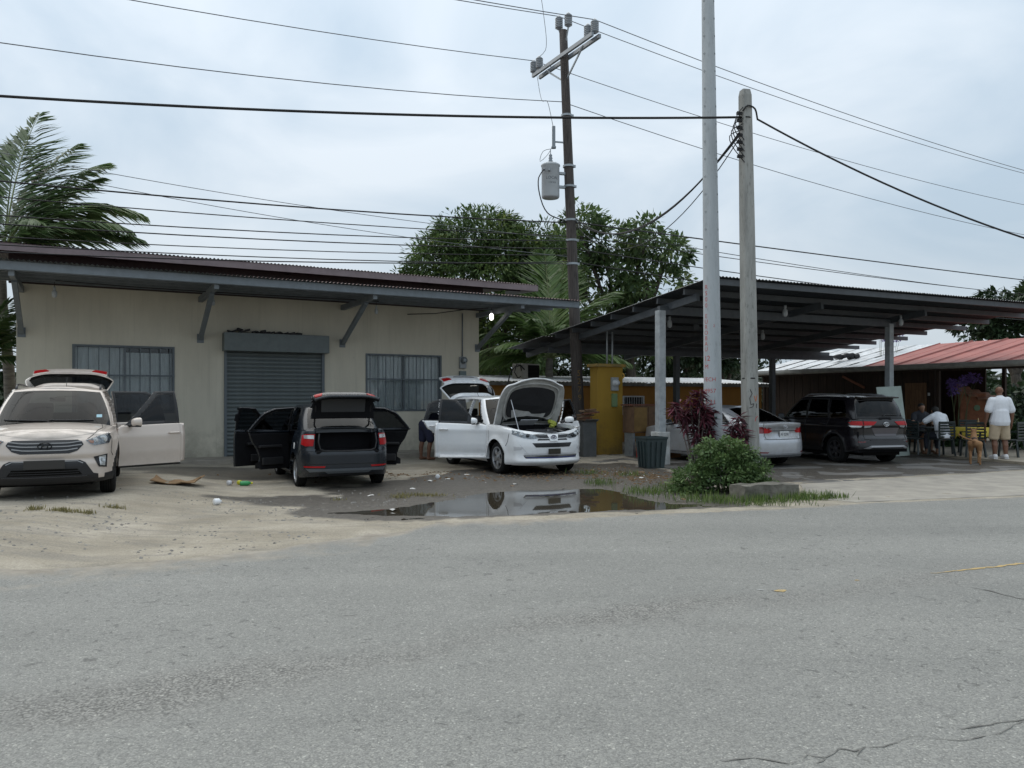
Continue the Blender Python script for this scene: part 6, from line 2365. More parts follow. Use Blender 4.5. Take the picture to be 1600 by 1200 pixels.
# ------------------------------------------------------------------ tall tapered concrete pole with red lettering
M_NEWC = concrete_material('new_concrete', (.43, .46, .48), (.35, .38, .40), (.24, .25, .26))
TP = Vector((3.79, 14.6, 0))
R = empty('concrete_pole', TP)
tag(R, 'tall round pale concrete pole with red stencilled lettering', 'pole')
TZ = 10.4
def tr(z):
 return .178 - .0068 * z
def plx(z):
 return -.0123 * (z - 1.28)
q = MB()
q.tube([(plx(z), 0, z) for z in (-.2, 1, 2, 3, 4, 5, 6, 7, 8, 9, TZ)], [tr(z) for z in (-.2, 1, 2, 3, 4, 5, 6, 7, 8, 9, TZ)], 28)
q.build('shaft', M_NEWC, R, True)
M_STEN = mat('red_stencil', (.42, .04, .04), .8, col2=(.45, .12, .11), nscale=26)
def on_pole(body, px, py, size, sx=1.0):
 z = EYE + (622 - py) / 1210 * 14.42
 r = tr(z) + .002
 x0 = (px + 2.2 - 800) / 1210 * 14.42 - TP.x - plx(z)
 a0 = math.asin(max(-.97, min(.97, x0 / r)))
 vs, fs = text_mesh(body, size * 1.38)
 mesh_obj('stencil_lettering', [Vector((plx(z) + r * sin(a0 + v.x * sx / r), -r * cos(a0 + v.x * sx / r), z + v.y)) for v in vs], fs, M_STEN, R)
for i, ch in enumerate('R500'):
 on_pole(ch, 1103, 448 + i * 9.6, .085)
for i, ch in enumerate('EUROBAU'):
 on_pole(ch, 1103, 493.5 + i * 8.7, .08)
on_pole('12', 1104, 560, .10)
on_pole('M', 1103.5, 573, .085)
on_pole('FECH', 1107, 593, .075)
on_pole('M957', 1107, 611, .08)
on_pole('5-21', 1108, 628.5, .085)
on_pole('2', 1114, 509, .05)
zc = EYE + (622 - 652.5) / 1210 * 14.42
q = MB()
for i in range(10):
 a0, a1 = -.8 + i * .1, -.7 + i * .1
 r = tr(zc) + .002
 q.add([(r * sin(a0), -r * cos(a0), zc - .015), (r * sin(a1), -r * cos(a1), zc - .015), (r * sin(a1), -r * cos(a1), zc + .018), (r * sin(a0), -r * cos(a0), zc + .018)], [(0, 1, 2, 3)])
q.build('painted_band', mat('dark_green_paint', (.02, .06, .045), .7), R)
proto = None
for i in range(20):
 z = 9.4 - i * .33
 for sgn in (-1, 1):
  if z < 4.6 and sgn > 0 or z < 4.2:
   continue
  if proto is None:
   q = MB()
   q.lathe([(.001, .003), (.018, .003), (.018, -.004)], 10, axis='y')
   proto = q.build('bolt_hole', mat('bolt_hole', (.08, .085, .09), .9), R)
   o = proto
  else:
   o = proto.copy()
   COL.objects.link(o)
   o.parent = R
  a0 = sgn * .92
  o.location = (plx(z) + tr(z) * sin(a0), -tr(z) * cos(a0), z)
  o.rotation_euler = (0, 0, a0)
# ------------------------------------------------------------------ older square concrete pole
M_OLDC = concrete_material('old_concrete', (.35, .35, .33), (.19, .19, .178), (.05, .05, .045))
SP = Vector((4.37, 14.15, 0))
R = empty('concrete_pole', SP, radians(12))
tag(R, 'short weathered square concrete pole carrying service cables', 'pole')
STZ = EYE + (622 - 142) / 1210 * 14.15
vs, fs = [], []
prof = [(-.2, .128), (1, .124), (3, .117), (5, .108), (6.5, .098), (STZ - .10, .093), (STZ, .075)]
for z, h in prof:
 c = h * .22
 lean = -.062 * z / STZ * 2.0
 for a, b_ in ((h, c - h), (h, h - c), (h - c, h), (c - h, h), (-h, h - c), (-h, c - h), (c - h, -h), (h - c, -h)):
  vs.append((a + lean, b_, z))
for i in range(len(prof) - 1):
 for j in range(8):
  fs.append((i * 8 + j, i * 8 + (j + 1) % 8, (i + 1) * 8 + (j + 1) % 8, (i + 1) * 8 + j))
fs.append(tuple((len(prof) - 1) * 8 + j for j in range(8)))
mesh_obj('shaft', vs, fs, M_OLDC, R)
lx = lambda z: -.124 * z / STZ
for z in (STZ - .52, 1.98):
 q = MB()
 q.lathe([(.128 if z < 4 else .108, -.012), (.135 if z < 4 else .116, 0), (.128 if z < 4 else .108, .012)], 14, c=(lx(z), 0, z))
 q.build('wire_band', M_WIRE, R)
# clamps, connectors and loops near the head
rr = random.Random(4)
for i in range(7):
 z = STZ - .45 - i * .13
 q = MB()
 q.box((lx(z) - .15, -.05, z), (.09, .05, .05))
 q.tube([(lx(z) - .10, -.05, z), (lx(z) - .20, -.08, z + .02)], .012, 6)
 q.build('cable_clamp', M_WIRE, R)
for k in range(5):
 z0, z1 = STZ - .35 - .1 * k, STZ - .95 - .10 * k
 pts = [(lx(z0) - .10, -.10, z0), (lx(z0) - .22 - .04 * k, -.12, (z0 + z1) / 2 + .15), (lx(z0) - .25 - .02 * k, -.1, (z0 + z1) / 2), (lx(z1) - .09, -.11, z1)]
 s_, _ = crom(pts, .08)
 q = MB()
 q.tube([Vector(p) for p in s_], .009, 5)
 q.build('cable_loop', M_WIRE, R)
q = MB()
s_, _ = crom([(lx(STZ) - .1, -.1, STZ - .42), (lx(STZ) - .02, -.13, STZ - .33), (lx(STZ) + .14, -.10, STZ - .36), (lx(STZ) + .22, -.06, STZ - .55)], .05)
q.tube([Vector(p) for p in s_], .016, 6)
q.build('cable_loop', M_WIRE, R)
# scribbled marks
M_SCR = mat('scribble_dark', (.06, .055, .055), .9)
for pts, m_ in (([(-.06, 1.78), (-.02, 1.70), (-.07, 1.62), (-.05, 1.50), (.01, 1.52), (-.01, 1.46), (-.08, 1.44)], M_SCR), ([(.02, 1.66), (.05, 1.56), (.075, 1.67)], mat('scribble_orange', (.45, .15, .07), .9)),
    ([(.03, 1.20), (.05, 1.27), (.085, 1.29)], mat('scribble_red', (.40, .07, .06), .9)), ([(.065, 1.52), (.06, 1.44)], M_SCR)):
 q = MB()
 for i in range(len(pts) - 1):
  a, b_ = pts[i], pts[i + 1]
  q.bar((a[0] + lx(a[1]) , -.1235, a[1]), (b_[0] + lx(b_[1]), -.1235, b_[1]), .012, .006, up=(0, 1, 0))
 q.build('scribble', m_, R)
# service cables of the old pole
hd = SP + Vector((-.05, -.05, 0))
p0 = Vector((hd.x - .12, hd.y, EYE + (622 - 183) / 1210 * 14.1))
p1 = pt(-260, 132, 10.8)
o = wire('service_cable', p0, p1 - p0, (p1 - p0).length, .16, .022, 'thick twisted black cable running left from the old concrete pole', M_WIRE, grp='service cables')
p0 = Vector((hd.x + .16, hd.y, EYE + (622 - 187) / 1210 * 14.1))
p1 = pt(1830, 432, 14.6)
wire('service_cable', p0, p1 - p0, (p1 - p0).length, .35, .018, 'black cable sagging down to the right from the old concrete pole', M_WIRE, grp='service cables')
for k in range(3):
 p0 = Vector((hd.x - .14, hd.y + .05, EYE + (622 - 203 - k * 4) / 1210 * 14.1))
 p1 = wp(6.95 - .10 * k) + Vector((.15, 0, 0))
 wire('service_cable', p0, p1 - p0, (p1 - p0).length, (1.05, .95, 1.3)[k], (.018, .016, .010)[k], ('upper', 'middle', 'lowest')[k] + ' of the three cables slung between the wooden and old concrete poles', M_WIRE, grp='service cables')
# ------------------------------------------------------------------ vegetation
def leaf_mat(name, a, b, c=None, rough=.55, scale=.7, trans=.25):
 m, p, N, L, ramp, noise, mix, math_, bump = nodes_of(name)
 tc = N('ShaderNodeTexCoord').outputs['Object']
 oi = N('ShaderNodeAttribute', attribute_name='tone').outputs['Fac']
 n = noise(tc, scale, 3)
 f = math_('ADD', math_('MULTIPLY', n, .45), math_('MULTIPLY', oi, .55))
 st = [(.28, b), (.62, a)]
 if c:
  st.append((.86, c))
 col = ramp(f, st)
 L(col, p.inputs['Base Color'])
 p.inputs['Roughness'].default_value = rough
 p.inputs['Specular IOR Level'].default_value = .35
 t = N('ShaderNodeBsdfTranslucent')
 L(col, t.inputs['Color'])
 mx = N('ShaderNodeMixShader')
 mx.inputs[0].default_value = trans
 out = [x for x in m.node_tree.nodes if x.type == 'OUTPUT_MATERIAL'][0]
 L(p.outputs[0], mx.inputs[1])
 L(t.outputs[0], mx.inputs[2])
 L(mx.outputs[0], out.inputs['Surface'])
 return m
def leaves_obj(name, P, D, U, ln, wd, tone, m, parent, fold=.0):
 """P base points, D directions, U face normals (n,3); pointed 4-vertex leaves"""
 n = len(P)
 S_ = np.cross(D, U)
 S_ /= np.maximum(np.linalg.norm(S_, axis=1)[:, None], 1e-6)
 ln, wd = np.broadcast_to(ln, (n,))[:, None], np.broadcast_to(wd, (n,))[:, None]
 mid = P + D * ln * .45
 v = np.empty((n, 4, 3))
 v[:, 0] = P
 v[:, 1] = mid + S_ * wd / 2 + U * wd * fold
 v[:, 2] = P + D * ln - U * ln * .10
 v[:, 3] = mid - S_ * wd / 2 + U * wd * fold
 q = np.arange(n * 4).reshape(n, 4)
 me = bpy.data.meshes.new(name)
 me.vertices.add(n * 4)
 me.vertices.foreach_set('co', v.ravel())
 me.loops.add(n * 4)
 me.loops.foreach_set('vertex_index', q.ravel())
 me.polygons.add(n)
 me.polygons.foreach_set('loop_start', np.arange(n) * 4)
 me.polygons.foreach_set('loop_total', np.full(n, 4))
 me.materials.append(m)
 me.update(calc_edges=True)
 o = bpy.data.objects.new(name, me)
 COL.objects.link(o)
 if parent:
  o.parent = parent
 attr(o, 'tone', np.repeat(tone, 4))
 return o
def rnd_dirs(r, n):
 a = r.normal(size=(n, 3))
 return a / np.linalg.norm(a, axis=1)[:, None]
def crown(parent, name, blobs, r, m, clump=.9, per=46, nclump=220, ln=(.28, .42), wd=.10, shell=.55, droop=.35):
 """leaf clumps spread through the outer volume of several ellipsoid lobes"""
 P, D, U, T = [], [], [], []
 vol = np.array([b[1][0] * b[1][1] * b[1][2] for b in blobs]) ** .75
 vol = vol / vol.sum()
 for (c, s), f in zip(blobs, vol):
  c, s = np.array(c), np.array(s)
  k = max(4, int(nclump * f))
  d = rnd_dirs(r, k)
  rad = shell + (1 - shell) * r.random(k) ** .6
  rad *= 1 + .12 * np.sin(d[:, 0] * 7 + c[0]) * np.cos(d[:, 2] * 6)
  cc = c + d * s * rad[:, None]
  for i in range(k):
   n = int(per * r.uniform(.6, 1.4))
   cs = clump * r.uniform(.55, 1.2)
   e = rnd_dirs(r, n)
   q = cc[i] + e * cs * (r.random(n) ** .45)[:, None] * np.array([1, 1, .62])
   dd = e * .8 + d[i] * .5 + np.array([0, 0, -droop]) + r.normal(size=(n, 3)) * .35
   dd /= np.linalg.norm(dd, axis=1)[:, None]
   uu = np.array([0, 0, 1]) + e * .5 + r.normal(size=(n, 3)) * .45
   uu -= dd * (uu * dd).sum(1)[:, None]
   uu /= np.maximum(np.linalg.norm(uu, axis=1)[:, None], 1e-6)
   P.append(q)
   D.append(dd)
   U.append(uu)
   T.append(np.clip(r.normal(.5, .17) + r.normal(size=n) * .13, 0, 1))
 P, D, U, T = map(np.concatenate, (P, D, U, T))
 return leaves_obj(name, P, D, U, r.uniform(*ln, len(P)), wd * r.uniform(.8, 1.25, len(P)), T, m, parent)
M_BARK = mat('bark', (.10, .085, .07), .95, col2=(.045, .038, .032), nscale=5, bump=.6, bscale=16, stretch=(3, 3, .6))
def limbs(parent, pts_list, m=None):
 q = MB()
 for pts, r0, r1 in pts_list:
  s_, _ = crom([list(p) for p in pts], .35)
  n = len(s_)
  q.tube([Vector(p) for p in s_], [r0 + (r1 - r0) * i / (n - 1) for i in range(n)], 9)
 return q.build('trunk', m or M_BARK, parent, True)
def tree(name, base, label, h, blobs, seed, m, **kw):
 R = empty(name, base)
 tag(R, label, 'tree')
 r = np.random.default_rng(seed)
 ls = [([(0, 0, -.2), (.1, 0, h * .2), (-.05, .1, h * .4)], .34, .22)]
 for (c, s) in blobs:
  ls.append(([(-.05, .1, h * .38), (c[0] * .5, c[1] * .5, h * .38 + (c[2] - h * .38) * .45), (c[0], c[1], c[2])], .15, .04))
  for k in range(3):
   e = rnd_dirs(r, 1)[0] * np.array(s) * .75
   ls.append(([(c[0] * .7, c[1] * .7, h * .38 + (c[2] - h * .38) * .7), (c[0] + e[0] * .5, c[1] + e[1] * .5, c[2] + e[2] * .4), (c[0] + e[0], c[1] + e[1], c[2] + e[2])], .06, .015))
 limbs(R, ls)
 crown(R, 'crown', blobs, r, m, **kw)
 return R
M_MANGO = leaf_mat('mango_leaves', (.105, .165, .052), (.034, .064, .023), (.22, .245, .075), trans=.40)
M_MANGO2 = leaf_mat('broad_leaves', (.120, .180, .066), (.040, .074, .028), (.24, .27, .105), trans=.40)
M_DARKLF = leaf_mat('dark_leaves', (.034, .060, .026), (.011, .022, .011), (.07, .10, .04))
Yt = 37.0
kx = lambda px, Y: (px - 800) / 1210 * Y
kz = lambda py, Y: EYE + (622 - py) / 1210 * Y
bx = kx(745, Yt)
tree('mango_tree', (bx, Yt, 0), 'dense dark mango tree behind the shop roof', 9.2,
  [((kx(745, Yt) - bx, 0, kz(372, Yt)), (2.2, 2.2, 1.15)), ((kx(690, Yt) - bx, .3, kz(420, Yt)), (1.9, 2.2, 1.5)), ((kx(800, Yt) - bx, .4, kz(400, Yt)), (2.4, 2.2, 1.15)),
  ((kx(655, Yt) - bx, 0, kz(470, Yt)), (1.1, 1.6, 1.4)), ((kx(750, Yt) - bx, -.6, kz(450, Yt)), (2.9, 2.2, 1.9)), ((kx(840, Yt) - bx, .2, kz(450, Yt)), (1.9, 2.0, 2.2)), ((kx(770, Yt) - bx, .2, kz(352, Yt)), (1.1, 1.2, .6)), ((kx(712, Yt) - bx, .2, kz(352, Yt)), (.9, 1.0, .55)), ((kx(640, Yt) - bx, 0, kz(440, Yt)), (.6, .8, .5)), ((kx(848, Yt) - bx, .3, kz(385, Yt)), (1.6, 1.6, 1.0)), ((kx(875, Yt) - bx, .5, kz(420, Yt)), (1.2, 1.4, 1.5)), ((kx(800, Yt) - bx, 0, kz(540, Yt)), (2.4, 2, 1.8))],
  3, M_MANGO, nclump=800, per=46, clump=.62, ln=(.22, .38), wd=.085, shell=.62)
Yt = 40.0
bx = kx(985, Yt)
tree('broadleaf_tree', (bx, Yt, 0), 'looser broad-leaved tree rising right of the wooden pole', 10,
  [((kx(900, Yt) - bx, -.5, kz(352, Yt)), (1.35, 1.5, 1.0)), ((kx(940, Yt) - bx, .3, kz(375, Yt)), (1.5, 1.5, 1.1)), ((kx(1000, Yt) - bx, 0, kz(375, Yt)), (1.5, 1.8, 1.05)), ((kx(955, Yt) - bx, .4, kz(440, Yt)), (2.6, 2.0, 1.7)),
  ((kx(1045, Yt) - bx, 0, kz(395, Yt)), (1.25, 1.4, .95)), ((kx(1010, Yt) - bx, -.4, kz(450, Yt)), (2.2, 1.8, 1.4)), ((kx(890, Yt) - bx, .2, kz(420, Yt)), (1.8, 1.5, 1.9)), ((kx(865, Yt) - bx, -.8, kz(455, Yt)), (1.7, 1.5, 1.9)), ((kx(960, Yt) - bx, .2, kz(520, Yt)), (3.2, 2, 1.9))],
  5, M_MANGO2, nclump=400, per=34, clump=.50, ln=(.26, .44), wd=.15, shell=.5)
Yt = 44.0
for i, (x0, y0, sx, sz, lb) in enumerate(((1130, 505, 3.2, 1.7, 'dark tree showing between carport posts'), (1050, 520, 2.6, 1.6, 'dark bushy tree behind the low orange building'), (880, 560, 3.2, 1.6, 'dark tree behind the air conditioner'),
          (770, 545, 2.8, 2.4, 'dark tree at the right corner of the shop'))):
 bx = kx(x0, Yt)
 tree('background_tree', (bx, Yt - i, 0), lb, 5, [((0, 0, kz(y0, Yt) - .6), (sx, 1.8, sz)), ((.9, .4, kz(y0 + 30, Yt) - .5), (sx, 1.8, sz * .8)), ((-.9, .2, kz(y0 + 40, Yt)), (sx * .9, 1.8, sz * .8))],
   20 + i, M_DARKLF, nclump=150, per=36, clump=.6, ln=(.25, .4), wd=.13, shell=.4)
Yt = 39.0
bx = kx(1590, Yt)
tree('background_tree', (bx, Yt, 0), 'dark leafy tree above the red roof at the right edge', 7,
  [((0, 0, kz(478, Yt)), (2.1, 1.8, .95)), ((-1.6, .2, kz(497, Yt)), (1.5, 1.5, .8)), ((1.8, 0, kz(470, Yt)), (2.2, 1.8, 1.2)), ((-.3, .2, kz(515, Yt)), (2.6, 1.6, .9))], 31, M_DARKLF, nclump=170, per=36, clump=.55, ln=(.28, .42), wd=.16, shell=.35)
# far strip of woodland that closes the horizon
r = np.random.default_rng(77)
P, D, U, T = [], [], [], []
R = empty('woodland', (0, 80, 0))
tag(R, 'distant low green tree line closing the horizon', None, kind='stuff')
blobs = []
for i in range(46):
 x = -95 + i * 4.3 + r.uniform(-1.5, 1.5)
 blobs.append(((x, r.uniform(-6, 14), r.uniform(1.6, 2.8)), (3.2, 3, r.uniform(1.8, 3.4))))
w_ = crown(R, 'woodland_crowns', blobs, r, M_DARKLF, nclump=1500, per=26, clump=1.3, ln=(.8, 1.3), wd=.5, shell=.2)
tag(w_, None, None, kind='stuff')
# ---- coconut palms
M_PALM = leaf_mat('palm_leaflets', (.105, .170, .062), (.038, .074, .030), (.23, .26, .115), rough=.42, trans=.40)
M_PALMY = leaf_mat('young_palm_leaflets', (.10, .165, .045), (.035, .070, .020), (.20, .25, .085), rough=.4, trans=.3)
M_RACH = mat('frond_midrib', (.16, .19, .07), .6, noise=.3, nscale=4)
def palm(base, top, fronds, label, m, seed, trunk_r=.15, leaf=.55):
 """fronds: (azimuth deg, start elevation deg, length m, droop)"""
 R = empty('coconut_palm', base)
 tag(R, label, 'palm tree')
 r = np.random.default_rng(seed)
 t = Vector(top) - Vector(base)
 q = MB()
 n = 16
 q.tube([t * (i / n) + Vector((.10 * sin(i * .35), 0, 0)) for i in range(n + 1)], [trunk_r * (1.25 - .35 * i / n) * (1.04 if i % 2 else .97) for i in range(n + 1)], 12)
 q.build('trunk', mat('palm_trunk', (.19, .175, .15), .95, col2=(.10, .09, .08), nscale=3, bump=.5, bscale=10, stretch=(1, 1, 5)), R, True)
 P, D, U, L_l, W_l, T = [], [], [], [], [], []
 for az, el, ln, dr in fronds:
  a, e = radians(az), radians(el)
  h = np.array([sin(a), cos(a), 0])
  pos = np.array(t)
  ns = 26
  pts = [pos.copy()]
  for i in range(ns):
   ee = e - dr * (i / ns) ** 1.5 * radians(100)
   pos = pos + (h * cos(ee) + np.array([0, 0, sin(ee)])) * ln / ns
   pts.append(pos.copy())
  q = MB()
  q.tube([Vector(p) for p in pts], [.034 * (1 - .85 * i / ns) for i in range(ns + 1)], 6)
  q.build('frond_midrib', M_RACH, R, True)
  side0 = np.cross(h, [0, 0, 1])
  tone = r.uniform(.3, .75)
  k = 84
  for j in range(k):
   f = .12 + .87 * j / k
   i = int(f * ns)
   p = pts[i] + (pts[min(i + 1, ns)] - pts[i]) * (f * ns - i)
   d = pts[min(i + 1, ns)] - pts[max(i - 1, 0)]
   d /= np.linalg.norm(d)
   ll = leaf * ln / 3.0 * 1.75 * (sin(pi * min(1, .18 + f * .80)) ** .7) * r.uniform(.85, 1.1)
   for sg in (-1, 1):
    dd = side0 * sg * .80 + d * (.95 + .45 * f) + np.array([0, 0, -.30 - .45 * r.random()])
    dd /= np.linalg.norm(dd)
    up = np.cross(dd, d) * sg
    up = np.array([0, 0, 1]) * .5 + up * .6 + r.normal(size=3) * .2
    up -= dd * up.dot(dd)
    up /= np.linalg.norm(up)
    P.append(p)
    D.append(dd)
    U.append(up)
    L_l.append(ll)
    W_l.append(.075 * min(ln, 4.2) / 3)
    T.append(np.clip(tone + r.normal() * .12, 0, 1))
 leaves_obj('fronds', np.array(P), np.array(D), np.array(U), np.array(L_l), np.array(W_l), np.array(T), m, R, fold=.2)
 return R
pb = pt(18, 380, 25.0)
palm((pb.x - .3, 25.3, 0), (pb.x - .25, 25.0, kz(392, 25.0)),
  [(18, 68, 5.3, .30), (-20, 74, 5.2, .30), (42, 64, 4.9, .42), (5, 80, 5.4, .22), (88, 34, 4.4, .66), (72, 48, 4.8, .78), (50, 40, 3.6, .6), (80, 24, 4.4, .46), (62, 56, 4.0, .72), (100, 12, 3.2, .45), (-70, 50, 4.2, .5), (-110, 30, 4, .5), (170, 20, 3.2, .6), (130, 30, 3.4, .6), (-160, 40, 3.4, .6), (40, 58, 4.4, .35), (-5, 55, 4.2, .4), (120, 5, 2.6, .5)],
  'coconut palm rising behind the left end of the shop roof', M_PALM, 2)
pb = pt(-30, 560, 24.0)
palm((pb.x, 24, 0), (pb.x, 24, kz(560, 24.0)), [(80, 55, 2.6, .7), (100, 35, 2.4, .7), (60, 70, 2.6, .6), (120, 60, 2.4, .7), (90, 10, 2.2, .5), (30, 50, 2.6, .6), (-30, 60, 2.5, .6), (150, 40, 2.3, .6), (90, 75, 2.8, .55)],
  'young palm in the gap at the left corner of the shop', M_PALM, 8)
pb = pt(862, 470, 30.0)
palm((pb.x, 30, 0), (pb.x, 30, kz(560, 30.0)), [(-20, 84, 4.4, .10), (30, 80, 4.1, .18), (85, 66, 3.9, .55), (-80, 64, 4.0, .60), (95, 48, 3.5, .75), (-95, 40, 3.6, .75), (70, 30, 3.4, .55), (-75, 25, 3.4, .6), (-100, 12, 3.2, .5), (110, 14, 3.2, .5), (170, 50, 2.8, .7), (-160, 55, 2.9, .7), (140, 30, 2.6, .6), (-130, 28, 3.0, .6), (5, 60, 3.5, .5), (-110, 60, 3.3, .7)],
  'pale green young coconut palm behind the wooden pole', M_PALMY, 4, leaf=.62)
# ---- low green bush at the foot of the concrete poles
def bush(name, base, label, blobs, seed, m, nclump, per, clump, ln, wd, cat='bush'):
 R = empty(name, base)
 tag(R, label, cat)
 r = np.random.default_rng(seed)
 ls = []
 for (c, s) in blobs:
  for k in range(5):
   e = rnd_dirs(r, 1)[0] * np.array(s) * .8
   ls.append(([(c[0] * .3, c[1] * .3, -.02), (c[0] * .8, c[1] * .8, c[2] * .6), (c[0] + e[0], c[1] + e[1], max(.05, c[2] + e[2]))], .012, .004))
 t = limbs(R, ls, mat('green_stem', (.09, .11, .05), .8))
 t.name = 'stems'
 crown(R, 'foliage', blobs, r, m, clump=clump, per=per, nclump=nclump, ln=ln, wd=wd, shell=.45, droop=.1)
 return R
M_BUSH = leaf_mat('bush_leaves', (.14, .215, .075), (.045, .09, .030), (.25, .32, .13), scale=3.0)
bush('green_bush', (3.62, 13.25, .0), 'rounded leafy green bush at the foot of the concrete poles',
  [((-.05, 0, .38), (.55, .46, .38)), ((.40, .05, .36), (.38, .40, .30)), ((-.50, -.05, .22), (.36, .40, .24)), ((.05, .1, .70), (.34, .32, .24)), ((.58, 0, .20), (.24, .30, .20)), ((-.15, .1, .60), (.34, .3, .26)), ((.30, .0, .62), (.22, .25, .2)), ((-.78, -.1, .10), (.22, .3, .12)), ((-.30, -.25, .82), (.06, .06, .16)), ((.42, -.1, .75), (.05, .05, .15))],
  9, M_BUSH, 330, 30, .12, (.05, .085), .038)
# ---- red cordyline shrubs beside the tall pole
M_RED_LF = leaf_mat('maroon_leaves', (.12, .030, .045), (.045, .014, .022), (.22, .06, .085), rough=.45, scale=2.5)
def cordyline(base, stems, label, seed):
 R = empty('red_shrub', base)
 tag(R, label, 'shrub')
 r = np.random.default_rng(seed)
 ls, P, D, U, T = [], [], [], [], []
 for (tx, ty, tz) in stems:
  ls.append(([(tx * .15, ty * .15, -.02), (tx * .45, ty * .5, tz * .5), (tx, ty, tz)], .016, .009))
  for k in range(46):
   f = r.random()
   c = np.array([tx, ty, tz]) * (1 - .16 * f) + np.array([0, 0, .05 * (1 - f)])
   a = r.uniform(0, 2 * pi)
   e = r.uniform(-.9, .75)
   d = np.array([cos(a) * cos(e), sin(a) * cos(e), sin(e) - .25])
   d /= np.linalg.norm(d)
   u_ = np.array([0, 0, 1.0]) + r.normal(size=3) * .3
   u_ -= d * u_.dot(d)
   u_ /= np.linalg.norm(u_)
   P.append(c)
   D.append(d)
   U.append(u_)
   T.append(r.random())
 t = limbs(R, ls, mat('shrub_stem', (.13, .11, .10), .85))
 t.name = 'stems'
 n = len(P)
 leaves_obj('foliage', np.array(P), np.array(D), np.array(U), r.uniform(.16, .27, n), r.uniform(.035, .055, n), np.array(T), M_RED_LF, R, fold=.15)
cordyline((3.42, 14.35, 0), [(-.12, 0, 1.65), (-.30, .05, 1.50), (-.42, -.05, 1.45), (.06, .05, 1.60), (.16, -.06, 1.45), (.28, 0, 1.38), (-.05, .1, 1.30), (.12, .1, 1.15), (-.22, 0, 1.25), (.05, -.1, 1.75), (.0, 0, 1.0), (.12, -.05, .85), (.25, .05, 1.05)],
   'maroon-leaved shrub in front of the tall concrete pole', 6)
cordyline((4.10, 14.0, 0), [(0, 0, 1.25), (-.10, .05, 1.10), (.06, -.03, 1.0), (-.14, 0, .92), (-.05, .06, .8), (.08, 0, .75), (-.12, 0, .7)], 'small maroon-leaved shrub between the two concrete poles', 16)
# ---- grass tufts and weeds
def grass(name, label, spots, seed, m, h=(.08, .20), n=70):
 r = np.random.default_rng(seed)
 P, D, U, T, L_l = [], [], [], [], []
 for (x, y, rx, ry, k) in spots:
  for i in range(int(n * k)):
   a, b_ = r.normal() * rx * .5, r.normal() * ry * .5
   px_, py_ = x + a, y + b_
   a = r.uniform(0, 2 * pi)
   d = np.array([cos(a) * .45, sin(a) * .45, 1.0]) + r.normal(size=3) * .15
   d /= np.linalg.norm(d)
   u_ = np.array([cos(a), sin(a), -.4])
   u_ -= d * u_.dot(d)
   u_ /= np.linalg.norm(u_)
   P.append((px_, py_, gz(px_, py_)))
   D.append(d)
   U.append(u_)
   T.append(r.random())
   L_l.append(r.uniform(*h))
 o = leaves_obj(name, np.array(P), np.array(D), np.array(U), np.array(L_l), np.full(len(P), .011), np.array(T), m, None)
 tag(o, label, 'grass', kind='stuff')
 return o
M_GRASS = leaf_mat('weed_blades', (.14, .21, .05), (.05, .085, .022), (.21, .24, .085), scale=4)
M_DRYG = leaf_mat('dry_blades', (.27, .235, .10), (.14, .13, .05), (.36, .32, .17), scale=4)
pg = lambda px, py, g=0: px_ground(px, py, g)
gr_spots = [(*pg(1010, 772), .45, .5, 2.6), (*pg(940, 758), .3, .4, 1.4), (*pg(1090, 782), .5, .35, 2.2), (*pg(1140, 787), .55, .25, 2.5), (*pg(1185, 785), .3, .2, 1.2), (*pg(1265, 782), .5, .16, 3.0), (*pg(1300, 780), .25, .10, 1.0), (*pg(1220, 786), .5, .15, 1.6),
   (*pg(1060, 765), .4, .5, 2.0), (*pg(1250, 778), .3, .25, 1.4), (*pg(985, 745), .3, .3, .8), (*pg(918, 742), .3, .3, .8), (*pg(1195, 792), .7, .06, 1.0)]
grass('green_grass', 'tufts of green grass round the bush and kerb block', gr_spots, 3, M_GRASS, (.06, .19), 120)
dr = [(*pg(55, 799, .16), .10, .10, .9), (*pg(88, 800, .16), .10, .08, .4), (*pg(105, 801, .15), .22, .06, .8), (*pg(135, 801, .15), .12, .06, .5), (*pg(180, 793, .14), .16, .06, .7), (*pg(655, 776), .45, .14, 2.4), (*pg(625, 779), .2, .1, .8), (*pg(530, 783), .1, .1, .3)]
grass('dry_grass', 'sparse dry yellow grass on the dirt shoulder', dr, 5, M_DRYG, (.03, .09), 130)
# ------------------------------------------------------------------ open-air eatery on the right
E0 = Vector((16.2, 20.6, 0))
EA = A2
def on_rest(x, y, z=0.0):
 return E0 + U2 * x + V2 * y + Vector((0, 0, z))
M_PINK = mat('faded_red_roof', (.36, .115, .095), .65, col2=(.26, .08, .068), nscale=1.6, metal=.1)
M_WOODD = mat('dark_planks', (.048, .030, .021), .85, col2=(.022, .014, .010), nscale=3, stretch=(6, 6, .5))
M_WOOD = mat('brown_door_wood', (.19, .105, .05), .75, col2=(.11, .055, .028), nscale=3, stretch=(6, 6, .5))
M_GUT = mat('gutter_grey', (.36, .36, .34), .6, noise=.3, nscale=4)
R = empty('eatery_building', E0, EA)
tag(R, 'open fronted eatery with faded red and white sheet roof and grey gutter', 'building')
